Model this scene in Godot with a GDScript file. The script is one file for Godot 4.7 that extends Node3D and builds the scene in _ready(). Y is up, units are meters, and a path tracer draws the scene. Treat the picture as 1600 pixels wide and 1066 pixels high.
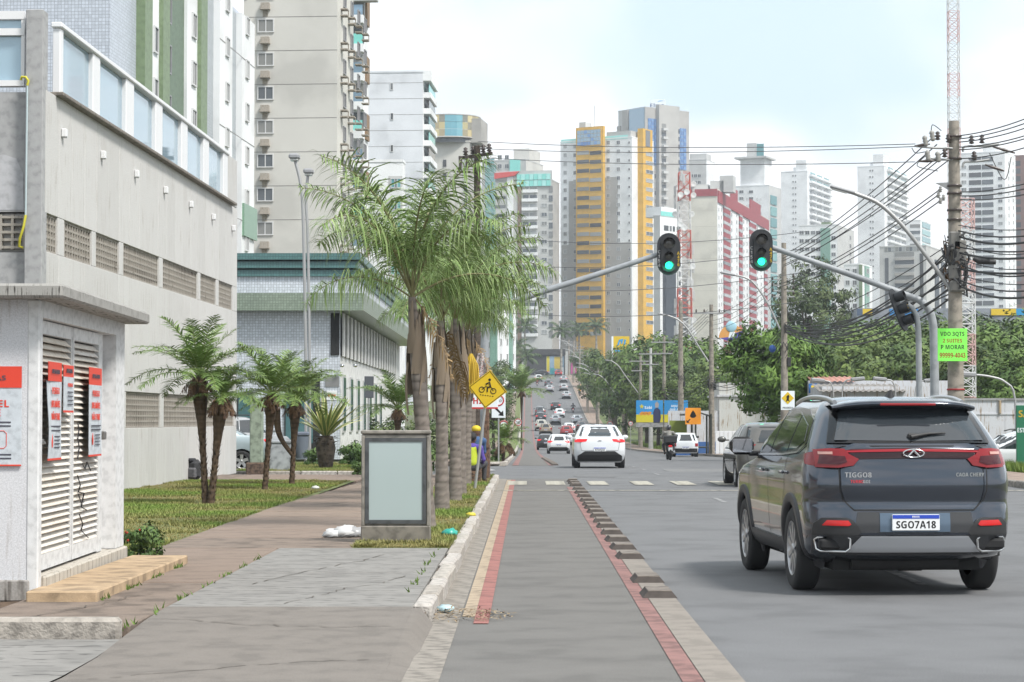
extends Node3D
# A busy avenue that dips and climbs between apartment towers, seen from the kerb of its cycle lane.

const F := 3500.0                       # focal length in photo pixels (photo 1600 x 1066)
const EYE := Vector3(0, 1.55, 0)
var cam_basis: Basis
var rng := RandomNumberGenerator.new()
var names := {}
var mats := {}
var tex := {}

# ------------------------------------------------------------------ mesh builder
class MB:
	var v := PackedVector3Array()
	var n := PackedVector3Array()
	var c := PackedColorArray()
	var ix := PackedInt32Array()
	var t := Transform3D.IDENTITY
	var col := Color.WHITE
	var tinted := false
	func at(x: float, y: float, z: float, ry := 0.0) -> MB:
		t = Transform3D(Basis(Vector3.UP, ry), Vector3(x, y, z)); return self
	func tint(k: Color) -> MB:
		col = k; tinted = true; return self
	func _p(p: Vector3, nn: Vector3) -> void:
		v.append(t * p); n.append(t.basis * nn); c.append(col)
	# corners counter-clockwise seen from outside
	func quad(a: Vector3, b: Vector3, d: Vector3, e: Vector3) -> void:
		var nn := (b - a).cross(d - a)
		if nn.length_squared() < 1e-14: nn = (d - a).cross(e - a)
		nn = nn.normalized()
		var k := v.size()
		_p(a, nn); _p(b, nn); _p(d, nn); _p(e, nn)
		ix.append_array(PackedInt32Array([k, k + 2, k + 1, k, k + 3, k + 2]))
	func tri(a: Vector3, b: Vector3, d: Vector3) -> void:
		var nn := (b - a).cross(d - a).normalized()
		var k := v.size()
		_p(a, nn); _p(b, nn); _p(d, nn)
		ix.append_array(PackedInt32Array([k, k + 2, k + 1]))
	func box(p: Vector3, s: Vector3) -> MB:
		var h := s * 0.5
		var q := []
		for i in 8: q.append(p + Vector3(h.x if i & 1 else -h.x, h.y if i & 2 else -h.y, h.z if i & 4 else -h.z))
		quad(q[4], q[5], q[7], q[6]); quad(q[1], q[0], q[2], q[3]); quad(q[5], q[1], q[3], q[7])
		quad(q[0], q[4], q[6], q[2]); quad(q[6], q[7], q[3], q[2]); quad(q[0], q[1], q[5], q[4])
		return self
	# from lo to hi corners
	func bx(a: Vector3, b: Vector3) -> MB:
		return box((a + b) * 0.5, (b - a).abs())
	# box with chamfered edges
	func cbox(p: Vector3, s: Vector3, b: float) -> MB:
		var h := s * 0.5
		b = minf(b, minf(h.x, minf(h.y, h.z)) * 0.9)
		var f := func(ax: int, sg: int, i: int, j: int) -> Vector3:
			var o := Vector3.ZERO
			var u := (ax + 1) % 3
			var w := (ax + 2) % 3
			o[ax] = h[ax] * sg; o[u] = (h[u] - b) * i; o[w] = (h[w] - b) * j
			return p + o
		for ax in 3:
			var u := (ax + 1) % 3
			var w := (ax + 2) % 3
			for sg in [-1, 1]:
				var a: Array = [f.call(ax, sg, -1, -1), f.call(ax, sg, 1, -1), f.call(ax, sg, 1, 1), f.call(ax, sg, -1, 1)]
				if sg < 0: a.reverse()
				quad(a[0], a[1], a[2], a[3])
			for su in [-1, 1]:
				for sw in [-1, 1]:       # edge along ax between face u and face w
					var e0: Array = [f.call(u, su, sw, -1), f.call(u, su, sw, 1), f.call(w, sw, 1, su), f.call(w, sw, -1, su)]
					if su * sw > 0: e0.reverse()
					quad(e0[0], e0[1], e0[2], e0[3])
		for sx in [-1, 1]:
			for sy in [-1, 1]:
				for sz in [-1, 1]:
					var a: Vector3 = f.call(0, sx, sy, sz)
					var bb: Vector3 = f.call(1, sy, sz, sx)
					var d: Vector3 = f.call(2, sz, sx, sy)
					if sx * sy * sz > 0: tri(a, bb, d)
					else: tri(a, d, bb)
		return self
	# smooth grid of points; rows of equal length. flip turns the normals
	func grid(rows: Array, wrap := false, flip := false, hide := PackedByteArray()) -> MB:
		var R := rows.size()
		var C: int = rows[0].size()
		var acc := PackedVector3Array(); acc.resize(R * C)
		var k := v.size()
		for r in R - 1:
			for q in (C if wrap else C - 1):
				var q2 := (q + 1) % C
				var a: Vector3 = rows[r][q]
				var b: Vector3 = rows[r][q2]
				var d: Vector3 = rows[r + 1][q2]
				var e: Vector3 = rows[r + 1][q]
				if hide.size() and (hide[r * C + q] or hide[r * C + q2] or hide[(r + 1) * C + q] or hide[(r + 1) * C + q2]): continue
				var nn := (d - a).cross(e - b)
				if flip: nn = -nn
				acc[r * C + q] += nn; acc[r * C + q2] += nn; acc[(r + 1) * C + q] += nn; acc[(r + 1) * C + q2] += nn
				var i0 := k + r * C + q
				var i1 := k + r * C + q2
				var i2 := k + (r + 1) * C + q2
				var i3 := k + (r + 1) * C + q
				if flip: ix.append_array(PackedInt32Array([i0, i1, i2, i0, i2, i3]))
				else: ix.append_array(PackedInt32Array([i0, i2, i1, i0, i3, i2]))
		for r in R:
			for q in C: _p(rows[r][q], acc[r * C + q].normalized())
		return self
	func tube(path: Array, rad, seg := 8, caps := true) -> MB:
		var rows := []
		var m := path.size()
		var up := Vector3.UP
		var d0: Vector3 = (path[1] - path[0]).normalized()
		if absf(d0.y) > 0.9: up = Vector3.RIGHT
		var side := d0.cross(up).normalized()
		for i in m:
			var d: Vector3 = (path[mini(i + 1, m - 1)] - path[maxi(i - 1, 0)]).normalized()
			side = (side - d * side.dot(d)).normalized()
			var o := d.cross(side)
			var r: float = rad[i] if rad is Array or rad is PackedFloat32Array else rad
			var ring := PackedVector3Array()
			for q in seg:
				var a := TAU * q / seg
				ring.append(path[i] + (side * cos(a) + o * sin(a)) * r)
			rows.append(ring)
		grid(rows, true)
		if caps:
			for e in [0, m - 1]:
				for q in range(1, seg - 1):
					if e == 0: tri(rows[0][0], rows[0][q + 1], rows[0][q])
					else: tri(rows[e][0], rows[e][q], rows[e][q + 1])
		return self
	# profile of (radius, height) pairs turned about the axis given by basis.y
	func lathe(prof: Array, seg: int, o := Vector3.ZERO, b := Basis.IDENTITY) -> MB:
		var rows := []
		for p in prof:
			var ring := PackedVector3Array()
			for q in seg:
				var a := -TAU * q / seg
				ring.append(o + b * Vector3(cos(a) * p.x, p.y, sin(a) * p.x))
			rows.append(ring)
		return grid(rows, true)
	# polygon in x,y swept from z0 to z1 (z1 > z0)
	func prism(poly: PackedVector2Array, z0: float, z1: float) -> MB:
		if Geometry2D.is_polygon_clockwise(poly):
			poly = poly.duplicate(); poly.reverse()
		var tr := Geometry2D.triangulate_polygon(poly)
		for i in range(0, tr.size(), 3):
			var a := poly[tr[i]]; var b := poly[tr[i + 1]]; var d := poly[tr[i + 2]]
			if (b - a).cross(d - a) < 0: var s := b; b = d; d = s
			tri(Vector3(a.x, a.y, z1), Vector3(b.x, b.y, z1), Vector3(d.x, d.y, z1))
			tri(Vector3(a.x, a.y, z0), Vector3(d.x, d.y, z0), Vector3(b.x, b.y, z0))
		for i in poly.size():
			var a := poly[i]; var b := poly[(i + 1) % poly.size()]
			quad(Vector3(a.x, a.y, z0), Vector3(b.x, b.y, z0), Vector3(b.x, b.y, z1), Vector3(a.x, a.y, z1))
		return self
	func disc(p: Vector3, r: float, nrm: Vector3, seg := 20) -> MB:
		var a := nrm.cross(Vector3.UP if absf(nrm.y) < 0.9 else Vector3.RIGHT).normalized()
		var b := nrm.cross(a)
		for q in seg:
			tri(p, p + (a * cos(TAU * q / seg) + b * sin(TAU * q / seg)) * r, p + (a * cos(TAU * (q + 1) / seg) + b * sin(TAU * (q + 1) / seg)) * r)
		return self
	func ball(p: Vector3, r: Vector3, seg := 12) -> MB:
		var rows := []
		for i in range(seg / 2 + 1):
			var e := -PI / 2 + PI * i / (seg / 2)
			var ring := PackedVector3Array()
			for q in seg: ring.append(p + Vector3(cos(-TAU * q / seg) * cos(e), sin(e), sin(-TAU * q / seg) * cos(e)) * r)
			rows.append(ring)
		return grid(rows, true)
	func add_to(m: ArrayMesh, mat: Material) -> void:
		if v.is_empty(): return
		var a := []; a.resize(Mesh.ARRAY_MAX)
		a[Mesh.ARRAY_VERTEX] = v; a[Mesh.ARRAY_NORMAL] = n; a[Mesh.ARRAY_INDEX] = ix
		if tinted: a[Mesh.ARRAY_COLOR] = c
		m.add_surface_from_arrays(Mesh.PRIMITIVE_TRIANGLES, a)
		m.surface_set_material(m.get_surface_count() - 1, mat)
	func mesh(mat: Material) -> ArrayMesh:
		var m := ArrayMesh.new(); add_to(m, mat); return m

func mk() -> MB: return MB.new()
func bo(a: float, b: float, c: float, d: float, e: float, f: float) -> MB: return MB.new().bx(Vector3(a, b, c), Vector3(d, e, f))
func cb(a: float, b: float, c: float, d: float, e: float, f: float, r: float) -> MB: return MB.new().cbox(Vector3(a, b, c), Vector3(d, e, f), r)

# ------------------------------------------------------------------ nodes
func numbered(called: String) -> String:
	var k: int = names.get(called, 0)
	names[called] = k + 1
	return called if k == 0 else "%s_%03d" % [called, k]

func thing(called: String, label: String, cat: String, at := Vector3.ZERO, turn := 0.0, group := "") -> Node3D:
	var o := Node3D.new()
	o.name = numbered(called); add_child(o)
	o.position = at; o.rotation.y = turn
	return tag(o, label, cat, group)

func tag(o: Node3D, label: String, cat: String, group := "") -> Node3D:
	o.set_meta("label", label); o.set_meta("category", cat)
	if group: o.set_meta("group", group)
	return o

# one mesh under parent (or at the root when parent is this node)
func obj(called: String, m, mat: Material = null, parent: Node3D = null) -> MeshInstance3D:
	var o := MeshInstance3D.new()
	if m is MB: o.mesh = m.mesh(mat)
	else:
		o.mesh = m
		if mat: o.material_override = mat
	if parent == null or parent == self:
		o.name = numbered(called); add_child(o)
	else:
		o.name = called; parent.add_child(o, true)
	return o

func struct(called: String, m, mat: Material, parent: Node3D = null) -> MeshInstance3D:
	var o := obj(called, m, mat, parent)
	if parent == null: o.set_meta("kind", "structure")
	return o

func copy(o: Node3D, at: Vector3, turn := 0.0, label := "", group := "") -> Node3D:
	var r: Node3D = o.duplicate()
	var base: String = o.name
	if base.length() > 4 and base[base.length() - 4] == "_" and base.right(3).is_valid_int(): base = base.left(base.length() - 4)
	r.name = numbered(base); add_child(r)
	r.position = at; r.rotation.y = turn
	if label: r.set_meta("label", label)
	if group: r.set_meta("group", group)
	return r

# ------------------------------------------------------------------ materials (colours given as linear reflectance)
func lin(r: float, g: float, b: float, a := 1.0) -> Color:
	var k := Color(r, g, b).linear_to_srgb(); k.a = a; return k

func noise_tex(key: String, freq: float, ramp: Array, octaves := 4, size := 512, kind := FastNoiseLite.TYPE_SIMPLEX_SMOOTH, normal := 0.0) -> NoiseTexture2D:
	if tex.has(key): return tex[key]
	var f := FastNoiseLite.new()
	f.noise_type = kind; f.frequency = freq; f.fractal_octaves = octaves; f.seed = key.hash() % 1000
	var x := NoiseTexture2D.new()
	x.width = size; x.height = size; x.seamless = true; x.noise = f; x.generate_mipmaps = false
	if normal > 0.0:
		x.as_normal_map = true; x.bump_strength = normal
	else:
		var g := Gradient.new()
		g.offsets = PackedFloat32Array(ramp.map(func(e): return e[0]))
		g.colors = PackedColorArray(ramp.map(func(e): return e[1] if e[1] is Color else Color(e[1], e[1], e[1])))
		x.color_ramp = g
	tex[key] = x
	return x

func mat(key: String, c: Color, rough := 0.8, metal := 0.0, spec := 0.5) -> StandardMaterial3D:
	if mats.has(key): return mats[key]
	var m := StandardMaterial3D.new()
	m.resource_name = key; m.albedo_color = c; m.roughness = rough; m.metallic = metal; m.metallic_specular = spec
	mats[key] = m
	return m

# grime: 0 faint, 1 clear, 2 strong; scale in repeats per metre
func worn(key: String, c: Color, rough := 0.85, grime := 1, scale := 0.35, bump := 0.0, world := true) -> StandardMaterial3D:
	if mats.has(key): return mats[key]
	var m := mat(key, c, rough)
	var lo: float = [0.9, 0.78, 0.6][grime]
	m.albedo_texture = noise_tex("worn%d" % grime, 0.012, [[0.25, lo], [0.45, (lo + 2.0) / 3.0], [0.8, 1.0]], 6)
	m.uv1_triplanar = true; m.uv1_world_triplanar = world; m.uv1_scale = Vector3.ONE * scale
	m.detail_enabled = true; m.detail_blend_mode = BaseMaterial3D.BLEND_MODE_MUL; m.detail_uv_layer = BaseMaterial3D.DETAIL_UV_2
	m.detail_albedo = noise_tex("fine", 0.09, [[0.2, 0.9], [0.75, 1.0]], 3)
	m.uv2_triplanar = true; m.uv2_world_triplanar = world; m.uv2_scale = Vector3.ONE * scale * 3.7
	if bump > 0.0:
		m.heightmap_enabled = true; m.heightmap_scale = bump; m.heightmap_texture = noise_tex("bumpy", 0.05, [[0.0, 0.0], [1.0, 1.0]], 4)
	return m

func glossy(key: String, c: Color, metal := 0.55, rough := 0.32) -> StandardMaterial3D:
	if mats.has(key): return mats[key]
	var m := mat(key, c, rough, metal)
	m.clearcoat_enabled = true; m.clearcoat = 1.0; m.clearcoat_roughness = 0.04
	return m

func glow(key: String, c: Color, e: float) -> StandardMaterial3D:
	if mats.has(key): return mats[key]
	var m := mat(key, c, 0.3)
	m.emission_enabled = true; m.emission = c; m.emission_energy_multiplier = e
	return m

func tinted(key: String, rough := 0.7, back := Color.BLACK) -> StandardMaterial3D:
	if mats.has(key): return mats[key]
	var m := mat(key, Color.WHITE, rough, 0.0, 0.4)
	m.vertex_color_use_as_albedo = true; m.cull_mode = BaseMaterial3D.CULL_DISABLED
	if back != Color.BLACK:
		m.backlight_enabled = true; m.backlight = back
	return m

# raised lettering: h = height of a capital
func text(parent: Node3D, s: String, h: float, at: Vector3, b: Basis, m: Material, depth := 0.004, called := "lettering", wide := 1.0, font := "Droid Sans", align := HORIZONTAL_ALIGNMENT_CENTER) -> MeshInstance3D:
	var x := TextMesh.new()
	var f := SystemFont.new()
	f.font_names = PackedStringArray([font]); f.font_weight = 700
	x.font = f; x.text = s; x.font_size = 48; x.pixel_size = h / (48 * 0.72); x.depth = depth; x.curve_step = 4.0; x.horizontal_alignment = align
	var o := MeshInstance3D.new()
	o.mesh = x; o.material_override = m; o.name = called
	parent.add_child(o, true)
	o.transform = Transform3D(b.scaled_local(Vector3(wide, 1, 1)), at)
	return o

# ------------------------------------------------------------------ photo pixel -> point at depth d along the avenue
func P(px: float, py: float, d: float) -> Vector3:
	var r := cam_basis * Vector3((px - 800.0) / F, (533.0 - py) / F, -1.0)
	return EYE + r * (d / -r.z)
func X(px: float, d: float) -> float: return P(px, 656, d).x
func Y(py: float, d: float) -> float: return P(823, py, d).y

const ROAD := [[-40, 0.0], [60, 0.0], [80, -0.1], [100, -0.3], [130, -0.62], [180, -1.1], [230, -1.3], [280, -1.0], [320, -0.1], [360, 1.5], [420, 5.2], [470, 8.3], [520, 11.0], [560, 12.6], [600, 13.3], [660, 13.5], [9000, 13.5]]
func gy(d: float) -> float:
	for i in range(1, ROAD.size()):
		if d <= ROAD[i][0]:
			var a: Array = ROAD[maxi(i - 2, 0)]; var b: Array = ROAD[i - 1]; var c: Array = ROAD[i]; var e: Array = ROAD[mini(i + 1, ROAD.size() - 1)]
			var w: float = c[0] - b[0]
			var t: float = clampf((d - b[0]) / w, 0, 1)
			var m0: float = (c[1] - a[1]) / (c[0] - a[0]) * w if i > 1 else 0.0
			var m1: float = (e[1] - b[1]) / (e[0] - b[0]) * w
			if absf(c[1] - b[1]) < 1e-4: return b[1]
			var t2 := t * t; var t3 := t2 * t
			return (2 * t3 - 3 * t2 + 1) * b[1] + (t3 - 2 * t2 + t) * m0 + (-2 * t3 + 3 * t2) * c[1] + (t3 - t2) * m1
	return 13.5
func dof(py: float) -> float:           # where along the avenue the road surface shows at this photo row
	var lo := 12.0; var hi := 600.0
	for i in 40:
		var m := (lo + hi) / 2
		if 656.0 - (gy(m) - EYE.y) / m * F > py: lo = m
		else: hi = m
	return lo
func kerb_r(d: float) -> float:          # right-hand edge of the carriageway
	if d < 130: return 11.2
	return lerpf(11.2, 9.6, smoothstep(130, 215, d))
func wy(d: float) -> float:              # pavement level on the left
	return gy(d) + lerpf(0.02, 0.13, smoothstep(14.5, 17.5, d))
func terr(x: float, d: float) -> float:  # open ground
	var y := gy(d) - 0.05
	if x > 13.5: y -= 0.4 * smoothstep(13.5, 16, x) * (1.0 - smoothstep(140, 200, d))
	if x > 30: y += 6.0 * smoothstep(30, 140, x) * smoothstep(60, 200, d) * (1.0 - smoothstep(200, 420, d))
	return y

# ------------------------------------------------------------------ camera, sky, sun
func setup_view() -> void:
	cam_basis = Basis.from_euler(Vector3(atan(123.0 / F), atan(23.0 / F), 0))
	var cam := Camera3D.new()
	cam.name = "camera"; add_child(cam)
	cam.transform = Transform3D(cam_basis, EYE)
	cam.fov = rad_to_deg(2.0 * atan(533.0 / F)); cam.near = 0.3; cam.far = 12000.0; cam.current = true
	var e := Environment.new()
	e.background_mode = Environment.BG_SKY
	e.tonemap_mode = Environment.TONE_MAPPER_LINEAR
	e.tonemap_exposure = 3.05
	e.sdfgi_enabled = true; e.ssao_enabled = true; e.ssil_enabled = true
	e.fog_enabled = true; e.fog_density = 0.00026; e.fog_light_color = Color(0.93, 0.96, 1.0)
	var sky := Sky.new()
	var sm := PanoramaSkyMaterial.new()
	sm.panorama = cloud_sky(); sky.sky_material = sm; e.sky = sky
	e.background_energy_multiplier = 1.0
	var w := WorldEnvironment.new()
	w.name = "environment"; w.environment = e; add_child(w)
	var sun := DirectionalLight3D.new()
	sun.name = "sun"; sun.light_energy = 0.5; sun.light_angular_distance = 12.0; sun.light_color = Color(1.0, 0.985, 0.96); sun.shadow_enabled = true
	add_child(sun)
	sun.rotation = Vector3(deg_to_rad(-52), deg_to_rad(48), 0)

# thin bright overcast with pale blue gaps, the same kind of cloud all round
func cloud_sky() -> ImageTexture:
	var w := 1024; var h := 512
	var im := Image.create(w, h, false, Image.FORMAT_RGBF)
	var a := FastNoiseLite.new()
	a.noise_type = FastNoiseLite.TYPE_SIMPLEX_SMOOTH; a.frequency = 2.1; a.fractal_octaves = 5; a.fractal_gain = 0.45; a.seed = 29
	a.domain_warp_enabled = true; a.domain_warp_amplitude = 0.12; a.domain_warp_frequency = 1.5
	for j in h:
		var el := PI * (0.5 - (j + 0.5) / h)
		for i in w:
			var az := TAU * ((i + 0.5) / w - 0.5)
			var c := Color(0.2, 0.2, 0.195)
			if el > -0.1:
				var s := clampf(a.get_noise_3d(sin(az) * cos(el), sin(el) * 2.2, -cos(az) * cos(el)) * 1.7 + 0.62, 0, 1)
				s = smoothstep(0.1, 0.85, s)
				c = Color(0.262, 0.322, 0.364).lerp(Color(0.425, 0.435, 0.445), s)
			im.set_pixel(i, j, c)
	return ImageTexture.create_from_image(im)

# ------------------------------------------------------------------ ground
func strip(called: String, d0: float, d1: float, step: float, xl: Callable, xr: Callable, fy: Callable, m: Material, cols := 2, parent: Node3D = null) -> MeshInstance3D:
	var rows := []
	var n := maxi(1, ceili((d1 - d0) / step))
	for i in n + 1:
		var d := lerpf(d0, d1, float(i) / n)
		var r := PackedVector3Array()
		for q in cols: r.append(Vector3(lerpf(xl.call(d), xr.call(d), float(q) / (cols - 1)), fy.call(d), -d))
		rows.append(r)
	return struct(called, MB.new().grid(rows), m, parent)

func gritty(m: StandardMaterial3D, scale: float) -> void:    # coarse grains in the surface
	m.detail_albedo = noise_tex("grit", 0.16, [[0.25, 0.74], [0.65, 1.0]], 2); m.uv2_scale = Vector3.ONE * scale

func kx(x: float) -> Callable: return func(_d): return x

# raised slab with sides: x0..x1, d0..d1, top y, thickness
func slab(called: String, x0: float, x1: float, d0: float, d1: float, y: float, th: float, m: Material, parent: Node3D, bev := 0.012) -> MeshInstance3D:
	return obj(called, MB.new().cbox(Vector3((x0 + x1) / 2, y - th / 2, -(d0 + d1) / 2), Vector3(x1 - x0, th, d1 - d0), bev), m, parent)

func build_ground() -> void:
	# open ground out to the horizon
	var m_earth := worn("earth", lin(0.12, 0.13, 0.06), 0.95, 2, 0.08)
	var ds := [-30.0, 0, 20, 40, 60]
	var q := 70.0
	while q < 700: ds.append(q); q += 10
	ds.append_array([800.0, 1000, 1500, 2500, 4500, 9000])
	var xs := [-3000.0, -800, -300, -120, -60, -20, -9, -4, 0, 4, 8, 11.5, 13.5, 14.2, 15, 16, 20, 30, 45, 60, 80, 110, 140, 300, 800, 3000]
	var rows := []
	for d in ds:
		var r := PackedVector3Array()
		for x in xs: r.append(Vector3(x, terr(x, d), -d))
		rows.append(r)
	struct("ground", MB.new().grid(rows), m_earth)
	# carriageway
	var m_road := worn("asphalt", lin(0.175, 0.176, 0.181), 0.88, 0, 0.11, 0.4)
	strip("road", -20, 640, 6, kx(-0.74), kerb_r, func(d): return gy(d), m_road, 6)
	struct("side_street", MB.new().grid([PackedVector3Array([Vector3(-60, 0.0, -59.0), Vector3(-0.74, 0.0, -59.0)]), PackedVector3Array([Vector3(-60, -0.09, -79), Vector3(-0.74, -0.09, -79)])]), m_road)
	var m_cycle := worn("cycle_asphalt", lin(0.178, 0.169, 0.158), 0.92, 0, 0.16, 0.4)
	gritty(m_road, 1.1); gritty(m_cycle, 1.3)
	strip("cycle_lane", -20, 58.6, 6, kx(-0.52), kx(1.06), func(d): return gy(d) + 0.004, m_cycle, 3)
	strip("cycle_lane", 80.5, 560, 8, kx(-0.55), kx(0.95), func(d): return gy(d) + 0.006, m_cycle, 3)
	strip("gutter", -10, 58.6, 6, kx(-0.74), kx(-0.52), func(d): return gy(d) + 0.006, worn("gutter_dirt", lin(0.3, 0.27, 0.235), 0.95, 1, 0.9), 2)
	# paint
	var m_yel := worn("lane_cream", lin(0.44, 0.345, 0.245), 0.8, 1, 0.6)
	var m_red := worn("lane_red", lin(0.34, 0.14, 0.12), 0.8, 1, 0.6)
	var m_red2 := worn("lane_red_faded", lin(0.285, 0.15, 0.135), 0.85, 1, 0.5)
	var m_white := worn("road_white", lin(0.52, 0.49, 0.41), 0.8, 2, 0.9)
	strip("painted_line", 17.6, 57.5, 4, kx(-0.505), kx(-0.406), func(d): return gy(d) + 0.010, m_yel)
	strip("painted_line", 17.0, 57.5, 4, kx(-0.405), kx(-0.29), func(d): return gy(d) + 0.010, m_red)
	strip("painted_line", 2, 51.5, 4, kx(0.918), kx(1.045), func(d): return gy(d) + 0.010, m_red2)
	strip("painted_line", 81, 470, 8, kx(-0.52), kx(-0.3), func(d): return gy(d) + 0.012, m_red2)
	strip("painted_line", 81, 470, 8, kx(0.8), kx(1.0), func(d): return gy(d) + 0.012, m_red2)
	strip("stop_line", 48.7, 49.0, 1, kx(-0.78), kx(11.0), func(d): return gy(d) + 0.014, m_white, 3)
	for x in [-0.23, 0.69, 1.72, 2.79, 3.79, 4.75, 5.75, 6.75, 7.75, 8.75, 9.75]:
		strip("crossing_mark", 53.0, 56.2, 1.6, kx(x - 0.23), kx(x + 0.23), func(d): return gy(d) + 0.014, m_white)
	for x in [3.72, 7.4]:
		for k in 60:
			var d := 14.0 + k * 7.0
			if (d > 46 and d < 60): continue
			strip("lane_dash", d, d + 2.4, 1.3, kx(x - 0.05), kx(x + 0.05), func(dd): return gy(dd) + 0.005, worn("dash_white", lin(0.3, 0.3, 0.3), 0.85, 2, 0.6))
	# separator between cycle lane and traffic, with its row of blocks
	var m_sep := worn("separator_strip", lin(0.26, 0.23, 0.2), 0.92, 0, 0.5)
	strip("separator_strip", -10, 50.4, 5, kx(1.05), kx(1.285), func(d): return gy(d) + 0.012, m_sep)
	var blk := MB.new()
	blk.grid([PackedVector3Array([Vector3(-0.15, 0, 0.3), Vector3(0.15, 0, 0.3)]), PackedVector3Array([Vector3(-0.105, 0.055, 0.26), Vector3(0.105, 0.055, 0.26)])])
	blk.quad(Vector3(0.15, 0, 0.3), Vector3(0.15, 0, -0.3), Vector3(0.105, 0.055, -0.26), Vector3(0.105, 0.055, 0.26))
	blk.quad(Vector3(-0.15, 0, -0.3), Vector3(-0.15, 0, 0.3), Vector3(-0.105, 0.055, 0.26), Vector3(-0.105, 0.055, -0.26))
	blk.quad(Vector3(0.15, 0, -0.3), Vector3(-0.15, 0, -0.3), Vector3(-0.105, 0.055, -0.26), Vector3(0.105, 0.055, -0.26))
	var top := MB.new()
	top.cbox(Vector3(0, 0.058, 0), Vector3(0.21, 0.014, 0.52), 0.005)
	var bm := ArrayMesh.new()
	blk.add_to(bm, worn("block_side", lin(0.075, 0.062, 0.055), 0.9, 1, 1.0)); top.add_to(bm, worn("block_top", lin(0.22, 0.19, 0.165), 0.9, 1, 1.0))
	for d in [49.3, 47.0, 44.8, 42.4, 40.5, 39.0, 37.3, 35.6, 33.9, 32.2, 30.4, 28.6, 26.9, 25.1, 21.5, 19.7, 52.5, 54.3, 56.2]:
		var o := obj("lane_divider_block", bm)
		o.position = Vector3(1.15, gy(d) + 0.011, -d); o.rotation.y = rng.randf_range(-0.03, 0.03)
		tag(o, "low brown divider block in the row along the cycle lane", "lane divider", "divider blocks along the cycle lane")
	for k in 16:
		var o := obj("lane_divider_block", bm)
		var d := 82.0 + k * 2.4
		o.position = Vector3(1.02 - k * 0.008, gy(d) + 0.006, -d)
		tag(o, "low brown divider block in the row beyond the side street", "lane divider", "divider blocks beyond the side street")
	road_wear()
	build_left_ground()
	build_right_ground()

# repair patches and tarred cracks
func road_wear() -> void:
	var lr := RandomNumberGenerator.new(); lr.seed = 31
	var pm := [worn("patch_dark", lin(0.158, 0.158, 0.161), 0.9, 0, 0.4), worn("patch_pale", lin(0.19, 0.189, 0.187), 0.9, 0, 0.4)]
	for e in [[1.9, 62, 1.2, 3.0, 0], [5.4, 70, 2.2, 4.0, 1], [8.8, 60, 1.4, 9.0, 0], [3.2, 95, 1.8, 8.0, 0], [6.8, 120, 1.6, 12.0, 0]]:
		var p := PackedVector2Array()
		for i in 14:
			var a := TAU * i / 14
			p.append(Vector2(clampf(cos(a) * 1.35, -1, 1) * e[2] / 2 * lr.randf_range(0.9, 1.05), clampf(sin(a) * 1.35, -1, 1) * e[3] / 2 * lr.randf_range(0.92, 1.05)))
		var mb := MB.new(); mb.t = Transform3D(Basis(Vector3.RIGHT, -PI / 2), Vector3(e[0], gy(e[1]) + 0.006 - 0.006 * int(e[1] > 80), -e[1]))
		struct("asphalt_patch", mb.prism(p, -0.002, 0.0015), pm[e[4]])
	var cr := MB.new()
	for e in [[4.2, 30, 4.6, 58], [1.4, 52, 9.5, 50.5], [-2.6, 13.3, -1.0, 14.2], [-2.7, 16.2, -0.95, 15.8], [-2.4, 19.2, -1.5, 23.6], [-1.9, 17.2, -1.1, 20.4], [-3.6, 16.2, -2.8, 18.9]]:
		var n := 26
		var a := Vector2(e[0], e[1]); var b := Vector2(e[2], e[3]); var o := (b - a).orthogonal().normalized()
		var left: bool = e[0] < -0.9
		var last := Vector3.ZERO; var off := 0.0
		for i in n + 1:
			off += lr.randfn() * 0.035
			var q := a.lerp(b, float(i) / n) + o * off * sin(PI * i / n)
			var y := gy(q.y) + 0.0125
			if left: y = gy(q.y) + lerpf(0.012, 0.128, smoothstep(13.2, 17.0, q.y)) + 0.006
			var p := Vector3(q.x, y, -q.y)
			if i > 0 and lr.randf() < 0.85:
				var s := (p - last).cross(Vector3.UP).normalized() * lr.randf_range(0.003, 0.007)
				cr.quad(last - s, p - s, p + s, last + s)
			last = p
	var c := struct("crack_fill", cr, worn("tar", lin(0.11, 0.09, 0.07), 0.9, 1, 1.0))

func kerb_stones(parent: Node3D, x: float, d0: float, d1: float, m: Array, w := 0.15, fy = null) -> void:
	var d := d0
	while d < d1:
		var l: float = minf(rng.randf_range(0.86, 1.04), d1 - d)
		if l < 0.2: break
		var y: float = fy.call(d + l / 2) if fy != null else wy(d + l / 2)
		var h := 0.17 + y - gy(d) - 0.13
		var o := obj("kerb_stone", MB.new().cbox(Vector3.ZERO, Vector3(w, maxf(h, 0.05), l - 0.018), 0.02), m[rng.randi() % m.size()], parent)
		o.position = Vector3(x + rng.randf_range(-0.012, 0.012), y + 0.012 - maxf(h, 0.05) / 2 + rng.randf_range(-0.008, 0.006), -(d + l / 2)) - parent.position
		o.rotation = Vector3(rng.randf_range(-0.008, 0.008), rng.randf_range(-0.015, 0.015), rng.randf_range(-0.03, 0.03))
		d += l

func holder(called: String) -> Node3D:
	var o := Node3D.new()
	o.name = numbered(called); add_child(o); o.set_meta("kind", "structure")
	return o

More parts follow.
